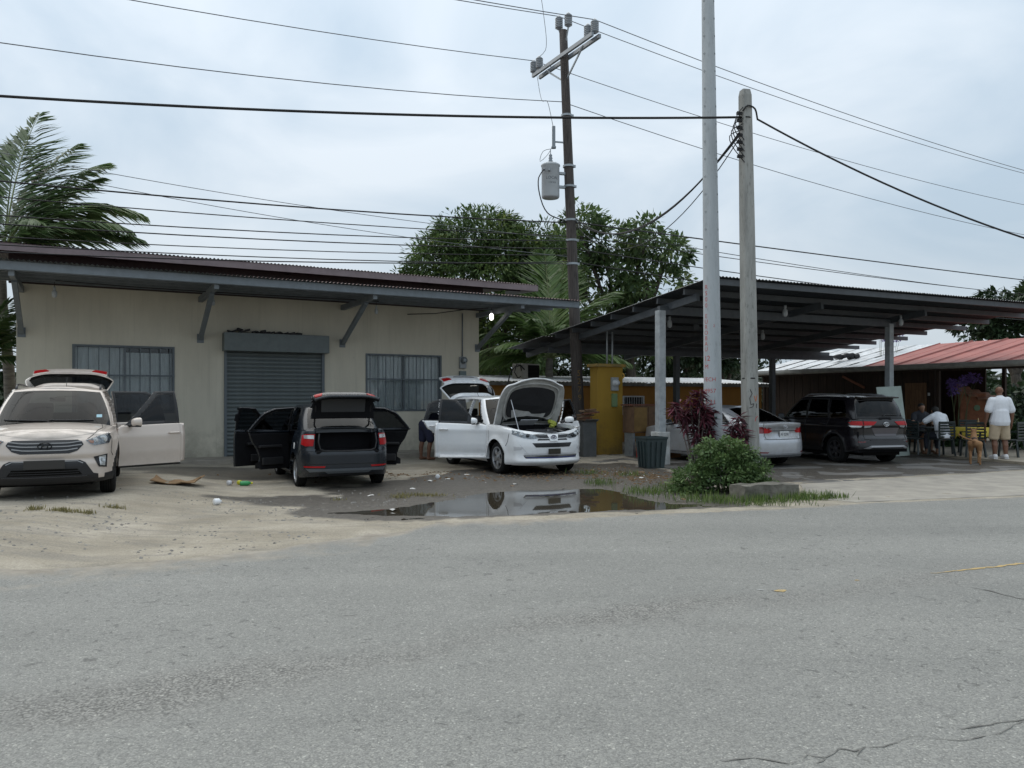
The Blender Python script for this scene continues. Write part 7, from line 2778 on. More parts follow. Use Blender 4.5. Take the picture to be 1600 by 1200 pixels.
# roof: wide ribbed panels running up the slope
n = 7
zz = lambda x: 2.73 + .235 * x
for i in range(n):
 y0, y1 = -.9 + i * 1.31, -.9 + (i + 1) * 1.31
 q = MB()
 vs = []
 for x in (-.05, 4.2):
  for y, dz in ((y0, .05), (y0 + .04, .05), (y0 + .06, .0), ((y0 + y1) / 2 - .03, 0), ((y0 + y1) / 2, .015), ((y0 + y1) / 2 + .03, 0), (y1 - .02, 0), (y1, .04)):
   vs.append((x, y, zz(x) + dz))
 q.add(vs, [(j, j + 1, 8 + j + 1, 8 + j) for j in range(7)])
 q.build('roof_panel', M_PINK, R)
for i in range(6):
 y0, y1 = 8.3 + i * .95, 8.3 + (i + 1) * .95
 q = MB()
 vs = []
 for x in (-.05, 4.2):
  for j in range(13):
   vs.append((x, y0 + (y1 - y0) * j / 12, zz(x) + (.03 if j in (0, 6) else 0) + .004 * (i % 2)))
 q.add(vs, [(j, j + 1, 13 + j + 1, 13 + j) for j in range(12)])
 q.build('roof_sheet', M_WROOF, R)
q = MB()
pr = [(-.10, 2.76), (-.12, 2.67), (-.09, 2.60), (-.02, 2.57), (.05, 2.60), (.07, 2.67), (.05, 2.73)]
vs = []
for y in (-.9, 14.0):
 vs += [(x, y, z) for x, z in pr]
q.add(vs, [(i, i + 1, 7 + i + 1, 7 + i) for i in range(6)])
q.build('gutter', M_GUT, R, True)
q = MB()
q.box((.12, 6.5, 2.60), (.06, 14.8, .18))
q.build('eave_beam', M_WOODD, R)
for y in (-.6, 2.6, 5.6, 8.3, 11.2, 13.8):
 q = MB()
 q.bar((.1, y, 2.65), (4.15, y, 3.60), .08, .12)
 q.build('rafter', M_WOODD, R)
for x in (1.2, 2.4, 3.6):
 q = MB()
 q.box((x, 6.5, 2.67 + .235 * x), (.06, 14.8, .06))
 q.build('purlin', M_WOODD, R)
for x, y in ((.45, 5.6), (3.9, -.3), (3.9, 5.6), (.45, 13.7), (.45, -.6)):
 q = MB()
 q.box((x, y, 1.35 + .12 * x), (.11, .11, 2.6 + .24 * x))
 q.build('post', M_WOODD, R)
# plank wall with a lighter door
for i in range(38):
 q = MB()
 q.box((.62 + .012 * (i % 2), 5.95 + i * .21, 1.32), (.03, .20, 2.6))
 q.build('plank', M_WOODD, R)
q = MB()
q.box((3.2, 9.8, 1.4), (.06, 8.0, 2.6))
q.build('back_wall', M_WOODD, R)
q = MB()
q.box((.58, 6.55, 1.12), (.04, .82, 2.05))
D = q.build('door', M_WOOD, R, bevel=.008)
for z_ in (.35, 1.0, 1.65):
 q = MB()
 q.box((.553, 6.55, z_), (.02, .58, .50))
 q.build('door_panel', M_WOOD, D, bevel=.01)
q = MB()
q.box((.54, 6.02, 1.75), (.02, .07, .10))
q.build('switch_plate', M_PLATEW, R)
q = MB()
q.bar((.5, 8.6, 2.0), (.5, 9.6, 2.45), .05, .08)
q.build('brace', mat('rust_wood', (.22, .09, .05), .8), R)
# eatery floor
b = MB()
b.prism([(12.30, 18.55), (17.5, 20.6), (21, 27), (14, 36), (9.9, 33), (10.9, 24.4)], -.05, .085)
o = b.build('eatery_floor', mat('beige_floor', (.34, .30, .235), .7, col2=(.24, .21, .165), nscale=3, detail=7), bevel=.01)
tag(o, 'beige concrete floor of the eatery', None, kind='structure')
# small orange masonry hut with tiled roof
HB = Vector((15.9, 26.9, .085))
R = empty('orange_hut', HB, radians(-15))
tag(R, 'small orange brick oven hut with a tiled lean-to roof', 'hut')
q = MB()
q.box((0, 0, .85), (.80, .7, 1.7))
q.build('wall', mat('orange_brick', (.27, .11, .055), .85, col2=(.17, .068, .034), nscale=4), R, bevel=.02)
for i in range(5):
 q = MB()
 q.bar((-.35 + .30 * i, -.52, 1.70 - .10 * i), (-.35 + .30 * i, .4, 2.02 - .10 * i), .28, .04)
 q.build('roof_tile', mat('clay_tile', (.30, .15, .085), .8, noise=.4, nscale=5), R)
q = MB()
q.lathe([(.001, .02), (.10, .02), (.10, 0)], 20, c=(.12, -.355, 1.2), axis='y', M=Matrix.Diagonal((1, -1, 1)))
q.build('plaque', mat('green_plaque', (.12, .20, .12), .6), R)
# ---- plastic chairs and tables
M_PCH = mat('dark_green_plastic', (.015, .022, .022), .45)
def chair(name, p, rz, label, proto=[None], m=None):
 if proto[0] is None:
  R = empty(name, p, rz)
  q = MB()
  q.box((0, 0, .43), (.44, .44, .035))
  q.build('seat', M_PCH, R, bevel=.012)
  q = MB()
  for i in range(5):
   q.box((-.19 + .0, 0, 0), (.0, 0, 0)) if False else None
  q.box((0, -.23, .88), (.46, .035, .07))
  q.box((0, -.225, .50), (.46, .03, .05))
  for i in range(4):
   q.box((0, -.228, .58 + i * .075), (.42, .022, .045))
  for sg in (-1, 1):
   q.box((sg * .215, -.228, .68), (.04, .035, .40))
  q.build('backrest', M_PCH, R, bevel=.008)
  for sx in (-1, 1):
   for sy in (-1, 1):
    q = MB()
    q.bar((sx * .19, sy * .19, .42), (sx * .23, sy * (.25 if sy < 0 else .22), 0), .045, .04)
    q.build('leg', M_PCH, R)
   q = MB()
   q.bar((sx * .235, -.22, .66), (sx * .235, .20, .64), .05, .03)
   q.bar((sx * .235, .19, .64), (sx * .215, .21, .42), .045, .035)
   q.build('armrest', M_PCH, R)
  proto[0] = R
 else:
  R = copy_tree(proto[0])
  R.location = p
  R.rotation_euler = (0, 0, rz)
 tag(R, label, 'chair', 'dark plastic chairs of the eatery')
 return R
fz = .085
chair('plastic_chair', (11.50, 20.75, fz), .12, 'dark plastic armchair on which the person in white sits')
chair('plastic_chair', (11.0, 21.2, fz), -.9, 'dark plastic chair left of the seated person')
chair('plastic_chair', (12.05, 20.25, fz), -.25, 'dark slatted plastic chair behind the dog')
chair('plastic_chair', (13.1, 20.3, fz), .6, 'dark plastic chair right of the standing man')
chair('plastic_chair', (12.9, 21.9, fz), 2.6, 'dark plastic chair across the yellow table')
chair('plastic_chair', (11.7, 22.4, fz), 3.3, 'dark plastic chair on the far side of the seated table')
def table(name, p, rz, label, cloth=None):
 R = empty(name, p, rz)
 tag(R, label, 'table')
 q = MB()
 q.box((0, 0, .71), (.78, .78, .03))
 q.build('table_top', M_PCH, R, bevel=.01)
 for sx in (-1, 1):
  for sy in (-1, 1):
   q = MB()
   q.bar((sx * .30, sy * .30, .70), (sx * .34, sy * .34, 0), .05, .05)
   q.build('leg', M_PCH, R)
 return R
table('plastic_table', (11.75, 21.6, fz), .1, 'dark plastic table in front of the seated person')
table('plastic_table', (12.5, 21.0, fz), .25, 'dark plastic table under a yellow cloth')
q = MB()
nn = 40
vs, fs = [(0, 0, .735)], []
for k in range(nn):
 a = 2 * pi * k / nn
 sx, sy = cos(a), sin(a)
 m_ = max(abs(sx), abs(sy))
 x, y = sx / m_ * .41, sy / m_ * .41
 w = 1 + .05 * sin(k * 2.1)
 vs += [(x, y, .735), (x * 1.05 * w, y * 1.05 * w, .47 + .05 * sin(k * 1.7))]
for k in range(nn):
 a, b_ = 1 + 2 * k, 1 + 2 * ((k + 1) % nn)
 fs += [(0, a, b_), (a, a + 1, b_ + 1, b_)]
o = mesh_obj('tablecloth', vs, fs, mat('yellow_cloth', (.52, .40, .05), .8, noise=.2, nscale=8), None, True, loc=(12.5, 21.0, fz + .006), rot=(0, 0, .25))
tag(o, 'yellow cloth draped over the table beside the standing man', 'tablecloth')
# bottles and jug on the tables
for (x, y, h, r_, m_, lb) in ((11.62, 21.5, .26, .034, mat('brown_glass', (.05, .025, .012), .15, coat=.6), 'brown bottle on the table of the seated person'), (11.95, 21.45, .24, .06, mat('blue_jug', (.16, .27, .36), .3), 'pale blue jug on the table of the seated person'),
        (12.55, 20.85, .25, .034, mat('amber_glass', (.22, .13, .02), .15, coat=.6), 'amber bottle on the yellow tablecloth')):
 q = MB()
 q.lathe([(.001, 0), (r_, 0), (r_, h * .55), (r_ * .9, h * .62), (r_ * .42, h * .78), (r_ * .38, h), (.001, h)], 14)
 o = q.build('bottle', m_, smooth=True, loc=(x, y, fz + .74))
 tag(o, lb, 'bottle')
# ---- plants round the eatery
M_YARD = leaf_mat('yard_leaves', (.055, .105, .035), (.018, .040, .014), (.12, .17, .06), scale=2)
M_PURP = leaf_mat('purple_flowers', (.17, .11, .34), (.10, .06, .22), (.28, .20, .46), scale=3)
for i, (x, y, w, h, lb) in enumerate(((14.6, 28.2, 1.0, 2.3, 'leafy shrub behind the eatery tables'), (17.2, 27.6, 1.1, 1.5, 'green shrub right of the orange hut'), (15.4, 23.2, .8, .85, 'potted greenery behind the standing man'), (16.6, 30.5, 2.2, 2.6, 'tall shrub at the back of the eatery'),
          (14.0, 24.6, .5, .55, 'low dark plant in front of the orange hut'))):
 bush('yard_shrub', (x, y, .05), lb, [((0, 0, h * .6), (w * .6, w * .5, h * .38)), ((w * .35, .1, h * .4), (w * .5, w * .4, h * .35)), ((-w * .35, 0, h * .45), (w * .5, w * .4, h * .35))], 50 + i, M_YARD, 70, 26, .2, (.10, .18), .07, 'shrub')
bush('flowering_vine', (14.6, 25.3, 0), 'purple flowering vine under the eatery roof', [((0, 0, 2.15), (.35, .3, .12)), ((.4, .1, 2.25), (.3, .3, .10)), ((-.2, 0, 1.9), (.2, .2, .18))], 61, M_PURP, 26, 26, .12, (.07, .12), .05, 'vine')
bush('flowering_vine', (14.3, 30.0, 0), 'purple flowering vine rising above the red roof', [((0, 0, 4.1), (.35, .3, .22)), ((.5, .1, 3.95), (.4, .3, .15))], 63, M_PURP, 16, 22, .14, (.08, .13), .05, 'vine')
bush('flowering_vine', (18.4, 26.0, 0), 'purple flowers at the right edge of the picture', [((0, 0, 2.0), (.4, .3, .3)), ((.3, 0, 1.6), (.3, .3, .3))], 64, M_PURP, 20, 22, .14, (.08, .13), .05, 'vine')
r = np.random.default_rng(91)
R = empty('hedge', (19, 32.5, 0))
tag(R, 'dark overgrown hedge behind the eatery', None, kind='stuff')
h_ = crown(R, 'hedge_leaves', [((-4 + i * 1.1, r.uniform(-1, 1.5) - .25 * i, r.uniform(.8, 1.5)), (1.1, .9, r.uniform(1.0, 1.5))) for i in range(15)], r, M_DARKLF, nclump=420, per=40, clump=.5, ln=(.25, .4), wd=.16, shell=.2)
tag(h_, None, None, kind='stuff')
# ---- leaning board behind the black car
q = MB()
q.box((0, 0, .98), (.80, .02, 1.92))
o = q.build('leaning_board', mat('pale_green_board', (.34, .40, .37), .6, col2=(.26, .30, .27), nscale=2), loc=(10.50, 21.1, .012), rot=(radians(-7), radians(-2.5), radians(14)), bevel=.003)
tag(o, 'pale green sheet board leaning behind the black off-roader', 'board')
# bundle on the pale roof and yellow tool on the low roof
q = MB()
for i in range(9):
 q.box((-.35 + i * .09, RNG.uniform(-.1, .1), .10 + RNG.uniform(0, .10)), (.22, .3, .16), Matrix.Rotation(RNG.uniform(-.6, .6), 3, 'Y'))
o = q.build('tarp_bundle', mat('black_tarp', (.012, .012, .013), .6), loc=tuple(on_rest(1.6, 10.4, 3.12)), bevel=.05)
tag(o, 'black tarpaulin bundle lying on the pale shed roof', 'bundle')
R = empty('yellow_machine', on_port(4.55, 11.0, 2.30), A2)
tag(R, 'small yellow machine with two round ends on the low roof', 'machine')
for sx in (-.17, .17):
 q = MB()
 q.lathe([(.001, -.12), (.11, -.12), (.13, -.08), (.13, .08), (.11, .12), (.001, .12)], 18, c=(sx, 0, .15), axis='y')
 q.build('drum', mat('machine_yellow', (.62, .36, .03), .5), R, True)
 q = MB()
 q.lathe([(.001, .005), (.055, .005), (.055, 0)], 14, c=(sx, -.125, .15), axis='y', M=Matrix.Diagonal((1, -1, 1)))
 q.build('drum_hub', M_BLACK, R)
q = MB()
q.box((0, 0, .14), (.3, .16, .16))
q.build('machine_body', MATS['machine_yellow'], R, bevel=.02)
# ------------------------------------------------------------------ people and dog
def capsule(b, p, q, r0, r1, n=14, flat=1.0, nrm=None):
 """tapered rounded limb; flat squeezes along nrm"""
 p, q = Vector(p), Vector(q)
 d = q - p
 L_ = d.length
 d = d.normalized() if L_ > 1e-6 else Vector((0, 0, 1))
 a = Vector(nrm) if nrm else d.orthogonal()
 a = (a - d * a.dot(d)).normalized()
 c = d.cross(a)
 rings = []
 for i in range(5):
  t = -pi / 2 + (pi / 2) * i / 4
  rings.append((p + d * (r0 * sin(t)), max(r0 * cos(t), .001)))
 for i in range(5):
  t = (pi / 2) * i / 4
  rings.append((q + d * (r1 * sin(t)), max(r1 * cos(t), .001)))
 vs, fs = [], []
 for o, r in rings:
  for j in range(n):
   t = 2 * pi * j / n
   vs.append(o + a * (cos(t) * r * flat) + c * (sin(t) * r))
 m = len(rings)
 for i in range(m - 1):
  for j in range(n):
   fs.append((i * n + j, i * n + (j + 1) % n, (i + 1) * n + (j + 1) % n, (i + 1) * n + j))
 fs.append(tuple(range(n))[::-1])
 fs.append(tuple((m - 1) * n + j for j in range(n)))
 b.add(vs, fs)
def flesh(name, b, m, parent, voxel=.014, smooth=4, hem=None):
 if hem is not None:
  b.v = [(v[0], v[1], max(v[2], hem)) for v in b.v]
 o = b.build(name, m, parent, True)
 r = o.modifiers.new('skin', 'REMESH')
 r.mode = 'VOXEL'
 r.voxel_size = voxel
 r.use_smooth_shade = True
 s_ = o.modifiers.new('soft', 'SMOOTH')
 s_.iterations = smooth
 s_.factor = .5
 return o
def hand(b, w, d, side, s=1.0, curl=.5):
 """palm and five fingers hanging from wrist w along d"""
 w, d = Vector(w), Vector(d).normalized()
 sd = Vector(side).normalized()
 sd = (sd - d * sd.dot(d)).normalized()
 up = sd.cross(d)
 pe = w + d * .085 * s
 capsule(b, w, pe, .024 * s, .032 * s, flat=.5, nrm=up)
 for i, ln in enumerate((.062, .072, .068, .052)):
  k = pe + sd * ((i - 1.5) * .019 * s)
  m1 = k + d * ln * .5 * s
  m2 = m1 + (d * cos(curl) + up * sin(curl)) * ln * .55 * s
  capsule(b, k, m1, .0095 * s, .009 * s, 8)
  capsule(b, m1, m2, .009 * s, .007 * s, 8)
 t0 = w + d * .03 * s - sd * .025 * s
 t1 = t0 + (d * .8 - sd * .6) * .04 * s
 capsule(b, t0, t1, .012 * s, .010 * s, 8)
 capsule(b, t1, t1 + d * .03 * s, .010 * s, .008 * s, 8)
def head(b, c, s=1.0, fwd=(0, 1, 0)):
 """skull, jaw, ears, nose; c = head centre, fwd = where the face looks"""
 f = Vector(fwd).normalized()
 r = f.cross(Vector((0, 0, 1))).normalized()
 c = Vector(c)
 capsule(b, c + Vector((0, 0, .035)) * s - f * .015 * s, c + Vector((0, 0, .03)) * s + f * .02 * s, .088 * s, .082 * s)
 capsule(b, c + Vector((0, 0, -.03)) * s + f * .02 * s, c + Vector((0, 0, -.085)) * s + f * .045 * s, .066 * s, .045 * s)
 for sg in (-1, 1):
  capsule(b, c + r * sg * .083 * s + Vector((0, 0, -.025)) * s, c + r * sg * .090 * s + Vector((0, 0, .02)) * s - f * .012 * s, .013 * s, .017 * s, 8, flat=.5, nrm=r)
 capsule(b, c + f * .092 * s + Vector((0, 0, -.005)) * s, c + f * .112 * s + Vector((0, 0, -.035)) * s, .010 * s, .015 * s, 8)
 capsule(b, c + f * .083 * s - r * .022 * s + Vector((0, 0, -.062)) * s, c + f * .083 * s + r * .022 * s + Vector((0, 0, -.062)) * s, .009 * s, .009 * s, 8)
M_SKIN = mat('brown_skin', (.18, .085, .05), .55, noise=.15, nscale=9)
M_SKIN2 = mat('tan_skin', (.27, .145, .09), .55, noise=.15, nscale=9)
M_WSHIRT = mat('white_cotton', (.72, .74, .78), .9, noise=.10, nscale=7)
M_KHAKI = mat('khaki_cotton', (.46, .37, .255), .9, noise=.18, nscale=8)
M_HAIR = mat('short_black_hair', (.012, .011, .010), .8)
# standing man, back to the camera
R = empty('person', (12.28, 19.5, fz), radians(-4))
tag(R, 'standing person in white polo shirt and khaki shorts, seen from behind', 'person')
b = MB()
for sg in (-1, 1):
 hx = sg * .10
 kx_, ky = sg * .125, .02
 ax, ay = sg * .13, -.03
 capsule(b, (hx, 0, .92), (kx_, ky, .50), .105, .068)
 capsule(b, (kx_, ky, .50), (kx_ * 1.02, -.02, .34), .064, .068)
 capsule(b, (kx_ * 1.02, -.02, .34), (ax, ay, .09), .066, .042)
 sx = sg * .205
 ex, ez = sg * .30, 1.15
 capsule(b, (sx, .0, 1.46), (ex, -.01, ez), .068, .050)
 capsule(b, (ex, -.01, ez), (sg * .315, .06, .90), .050, .034)
 hand(b, (sg * .315, .06, .90), (0.0, .12, -1), (0, 1, 0), 1.1)
capsule(b, (0, 0, .95), (0, -.02, 1.18), .165, .165, flat=.75, nrm=(0, 1, 0))
capsule(b, (0, -.02, 1.18), (0, -.015, 1.42), .170, .175, flat=.68, nrm=(0, 1, 0))
capsule(b, (-.13, 0, 1.47), (.13, 0, 1.47), .075, .075)
capsule(b, (0, 0, 1.46), (0, .01, 1.62), .072, .064)
head(b, (0, .03, 1.70), 1.0, (.25, 1, 0))
flesh('body', b, M_SKIN, R)
b = MB()
capsule(b, (0, 0, .95), (0, -.02, 1.15), .245, .205, flat=.85, nrm=(0, 1, 0))
capsule(b, (0, -.02, 1.15), (0, -.015, 1.40), .200, .200, flat=.72, nrm=(0, 1, 0))
capsule(b, (-.16, 0, 1.475), (.16, 0, 1.475), .088, .088)
capsule(b, (0, 0, 1.50), (0, .005, 1.565), .085, .074)
for sg in (-1, 1):
 capsule(b, (sg * .19, 0, 1.47), (sg * .275, -.01, 1.24), .098, .094)
flesh('shirt', b, M_WSHIRT, R, .013, 2, hem=.84)
b = MB()
capsule(b, (-.06, 0, .90), (.06, 0, .90), .145, .145, flat=.95, nrm=(0, 1, 0))
for sg in (-1, 1):
 capsule(b, (sg * .105, 0, .84), (sg * .135, .01, .54), .130, .118)
 capsule(b, (sg * .135, .01, .54), (sg * .137, .012, .46), .122, .11)
flesh('shorts', b, M_KHAKI, R, .013, 2, hem=.49)
for sg in (-1, 1):
 b = MB()
 capsule(b, (sg * .13, -.05, .065), (sg * .14, .14, .05), .058, .048)
 capsule(b, (sg * .13, -.03, .06), (sg * .13, -.03, .12), .05, .045)
 b.box((sg * .135, .045, .014), (.09, .27, .025))
 flesh('shoe', b, mat('white_trainer', (.62, .62, .63), .6), R, .010, 2)
# seated person in white, leaning over the table, back to the camera
R = empty('person', (11.50, 20.72, fz), .10)
tag(R, 'person in white T-shirt sitting hunched at the table, back turned', 'person')
b = MB()
capsule(b, (0, -.06, .55), (0, .02, .80), .165, .155, flat=.8, nrm=(0, 1, 0))
capsule(b, (0, .02, .80), (.02, .16, 1.00), .158, .165, flat=.7, nrm=(0, 1, 0))
capsule(b, (-.12, .18, 1.03), (.16, .18, 1.03), .072, .072)
capsule(b, (.02, .2, 1.03), (.04, .30, 1.12), .062, .058)
head(b, (.05, .37, 1.17), .98, (.1, 1, -.5))
for sg in (-1, 1):
 capsule(b, (sg * .09, -.02, .52), (sg * .14, .42, .50), .095, .068)
 capsule(b, (sg * .14, .42, .50), (sg * .15, .40, .08), .062, .040)
 capsule(b, (sg * .15, .38, .04), (sg * .16, .56, .03), .04, .032)
 capsule(b, (sg * .17 + .02, .18, 1.02), (sg * .34, .30, .86), .060, .046)
 capsule(b, (sg * .34, .30, .86), (sg * .30, .55, .79), .045, .032)
 hand(b, (sg * .30, .55, .79), (-sg * .15, 1, -.02), (-sg, 0, 0), 1.0, .2)
flesh('body', b, M_SKIN2, R)
b = MB()
capsule(b, (0, -.06, .52), (0, .02, .80), .195, .185, flat=.85, nrm=(0, 1, 0))
capsule(b, (0, .02, .80), (.02, .16, 1.00), .188, .190, flat=.72, nrm=(0, 1, 0))
capsule(b, (-.13, .18, 1.035), (.17, .18, 1.035), .088, .088)
for sg in (-1, 1):
 capsule(b, (sg * .16 + .02, .18, 1.03), (sg * .29, .265, .91), .088, .080)
flesh('shirt', b, M_WSHIRT, R, .013, 2, hem=.46)
b = MB()
for sg in (-1, 1):
 capsule(b, (sg * .09, -.02, .53), (sg * .14, .40, .51), .115, .088)
 capsule(b, (sg * .14, .42, .50), (sg * .15, .40, .20), .080, .062)
flesh('trousers', b, mat('dark_denim', (.035, .04, .055), .9), R, .013, 2)
b = MB()
capsule(b, (.05, .345, 1.215), (.05, .38, 1.21), .094, .090)
capsule(b, (.045, .31, 1.15), (.05, .34, 1.20), .07, .085)
flesh('hair', b, M_HAIR, R, .010, 2)
# person across the table, mostly hidden
R = empty('person', (11.75, 22.35, fz), radians(180))
tag(R, 'person in dark clothes facing the camera across the seated table', 'person')
b = MB()
capsule(b, (0, -.05, .52), (0, 0, .85), .16, .16, flat=.75, nrm=(0, 1, 0))
capsule(b, (0, 0, .85), (0, .06, 1.03), .165, .15, flat=.7, nrm=(0, 1, 0))
capsule(b, (-.13, .06, 1.06), (.13, .06, 1.06), .07, .07)
capsule(b, (0, .06, 1.06), (0, .10, 1.17), .06, .056)
head(b, (0, .14, 1.25), .95, (0, 1, -.3))
for sg in (-1, 1):
 capsule(b, (sg * .09, 0, .52), (sg * .13, .42, .50), .09, .065)
 capsule(b, (sg * .13, .42, .50), (sg * .13, .40, .08), .06, .04)
 capsule(b, (sg * .13, .38, .04), (sg * .14, .55, .03), .04, .032)
 capsule(b, (sg * .18, .06, 1.04), (sg * .28, .20, .84), .058, .045)
 capsule(b, (sg * .28, .20, .84), (sg * .16, .42, .79), .045, .032)
 hand(b, (sg * .16, .42, .79), (-sg * .5, 1, 0), (-sg, 0, 0), 1.0, .2)
flesh('body', b, M_SKIN2, R)
b = MB()
capsule(b, (0, -.05, .50), (0, 0, .85), .185, .185, flat=.8, nrm=(0, 1, 0))
capsule(b, (0, 0, .85), (0, .06, 1.03), .188, .175, flat=.72, nrm=(0, 1, 0))
capsule(b, (-.14, .06, 1.065), (.14, .06, 1.065), .085, .085)
for sg in (-1, 1):
 capsule(b, (sg * .18, .06, 1.04), (sg * .24, .14, .92), .08, .074)
 capsule(b, (sg * .09, 0, .52), (sg * .13, .40, .50), .105, .08)
flesh('clothes', b, mat('dark_cotton', (.03, .032, .04), .9), R, .013, 2)
b = MB()
capsule(b, (0, .10, 1.30), (0, .13, 1.30), .090, .086)
flesh('hair', b, M_HAIR, R, .010, 2)
# person bending into the white car, only the legs show
R = empty('person', (-2.22, 20.15, 0.02), radians(-55))
tag(R, 'person in dark shorts bending into the white car behind its open doors', 'person')
b = MB()
for sg in (-1, 1):
 o_ = .10 if sg > 0 else -.12
 capsule(b, (sg * .10, -.05, .86), (sg * .12, o_ * .5, .48), .10, .064)
 capsule(b, (sg * .12, o_ * .5, .48), (sg * .12, o_ * .5 - .04, .33), .062, .062)
 capsule(b, (sg * .12, o_ * .5 - .04, .33), (sg * .12, o_ * .4 - .05, .08), .060, .040)
 capsule(b, (sg * .12, o_ * .4 - .06, .04), (sg * .12, o_ * .4 + .12, .03), .045, .035)
 capsule(b, (sg * .18, .42, 1.13), (sg * .24, .55, .92), .055, .045)
 capsule(b, (sg * .24, .55, .92), (sg * .20, .75, .88), .045, .032)
 hand(b, (sg * .20, .75, .88), (0, 1, -.1), (-sg, 0, 0), 1.0, .3)
capsule(b, (0, -.02, .92), (0, .22, 1.06), .16, .16, flat=.8, nrm=(0, .5, 1))
capsule(b, (0, .22, 1.06), (0, .42, 1.14), .165, .15, flat=.75, nrm=(0, .4, 1))
capsule(b, (-.12, .44, 1.15), (.12, .44, 1.15), .07, .07)
capsule(b, (0, .46, 1.16), (0, .56, 1.20), .06, .056)
head(b, (0, .64, 1.22), .97, (0, 1, -.7))
flesh('body', b, M_SKIN, R)
b = MB()
capsule(b, (0, -.02, .92), (0, .22, 1.06), .185, .185, flat=.82, nrm=(0, .5, 1))
capsule(b, (0, .22, 1.06), (0, .42, 1.14), .188, .17, flat=.78, nrm=(0, .4, 1))
flesh('shirt', b, mat('navy_cotton', (.02, .022, .05), .9), R, .013, 2)
b = MB()
capsule(b, (-.06, -.04, .90), (.06, -.04, .90), .155, .155)
for sg in (-1, 1):
 capsule(b, (sg * .105, -.04, .86), (sg * .125, (.10 if sg > 0 else -.12) * .4, .54), .13, .11)
flesh('shorts', b, MATS['navy_cotton'], R, .013, 2)
b = MB()
capsule(b, (0, .61, 1.27), (0, .63, 1.27), .092, .088)
flesh('hair', b, M_HAIR, R, .010, 2)
# brown dog standing, rump towards the camera
M_DOG = mat('tan_fur', (.30, .165, .075), .9, col2=(.20, .10, .045), nscale=5)
R = empty('dog', (11.32, 18.95, .012), radians(62))
tag(R, 'lean tan dog standing with tail out beside the standing man', 'dog')
b = MB()
# trunk: deep chest in front (+x), tucked belly, hips
capsule(b, (.20, 0, .50), (.02, 0, .50), .125, .115, flat=.72, nrm=(0, 1, 0))
capsule(b, (.02, 0, .51), (-.26, 0, .53), .108, .088, flat=.75, nrm=(0, 1, 0))
capsule(b, (-.26, 0, .53), (-.36, 0, .52), .092, .082, flat=.9, nrm=(0, 1, 0))
capsule(b, (.22, 0, .55), (.40, 0, .74), .085, .062)
capsule(b, (.41, 0, .77), (.47, 0, .77), .068, .060)
capsule(b, (.49, 0, .755), (.60, 0, .73), .042, .028)
for sg in (-1, 1):
 capsule(b, (.40, sg * .045, .82), (.37, sg * .075, .87), .026, .010, 8)
 # front leg
 capsule(b, (.22, sg * .085, .50), (.18, sg * .09, .32), .060, .034)
 capsule(b, (.18, sg * .09, .32), (.19, sg * .09, .16), .030, .023)
 capsule(b, (.19, sg * .09, .16), (.19, sg * .09, .045), .022, .020)
 capsule(b, (.19, sg * .09, .028), (.235, sg * .09, .024), .024, .020)
 # hind leg: thigh, knee forward, hock back, shank
 fx = .03 if sg > 0 else -.05
 capsule(b, (-.32, sg * .075, .50), (-.22 + fx, sg * .095, .33), .082, .050)
 capsule(b, (-.22 + fx, sg * .095, .33), (-.40 + fx, sg * .095, .19), .044, .024)
 capsule(b, (-.40 + fx, sg * .095, .19), (-.385 + fx, sg * .095, .05), .023, .020)
 capsule(b, (-.385 + fx, sg * .095, .028), (-.34 + fx, sg * .095, .024), .023, .019)
s_, _ = crom([(-.40, 0, .56), (-.48, .10, .60), (-.52, .24, .66), (-.53, .36, .74)], .05)
for i in range(len(s_) - 1):
 capsule(b, s_[i], s_[i + 1], .030 - .016 * i / len(s_), .029 - .016 * i / len(s_), 8)
flesh('body', b, M_DOG, R, .010, 3)
b = MB()
capsule(b, (.20, 0, .575), (-.05, 0, .585), .075, .065, flat=.9, nrm=(0, 1, 0))
flesh('dark_saddle', b, mat('dark_fur', (.05, .035, .03), .9), R, .012, 2)
# ------------------------------------------------------------------ yard clutter
# kerb block
R = empty('kerb_block', (4.05, 12.45, 0), radians(24))
tag(R, 'broken concrete kerb block beside the bush', 'kerb')
bm = bmesh.new()
bmesh.ops.create_cube(bm, size=1)
for v in bm.verts:
 v.co = Vector((v.co.x * 1.10, v.co.y * .36, v.co.z * .30 + .10))
bmesh.ops.subdivide_edges(bm, edges=bm.edges[:], cuts=9, use_grid_fill=True)
for v in bm.verts:
 n_ = mn.noise_vector(v.co * 5) * .022 + mn.noise_vector(v.co * 14) * .009
 v.co += n_
 if v.co.z > .1:
  v.co.z -= .05 * max(0, v.co.x) + .02 * max(0, -v.co.y)
me = bpy.data.meshes.new('block')
bm.to_mesh(me)
bm.free()
me.materials.append(mat('kerb_concrete', (.20, .185, .155), .9, col2=(.07, .066, .052), nscale=3.5, bump=.6, bscale=24, detail=8))
o = bpy.data.objects.new('block', me)
COL.objects.link(o)
o.parent = R
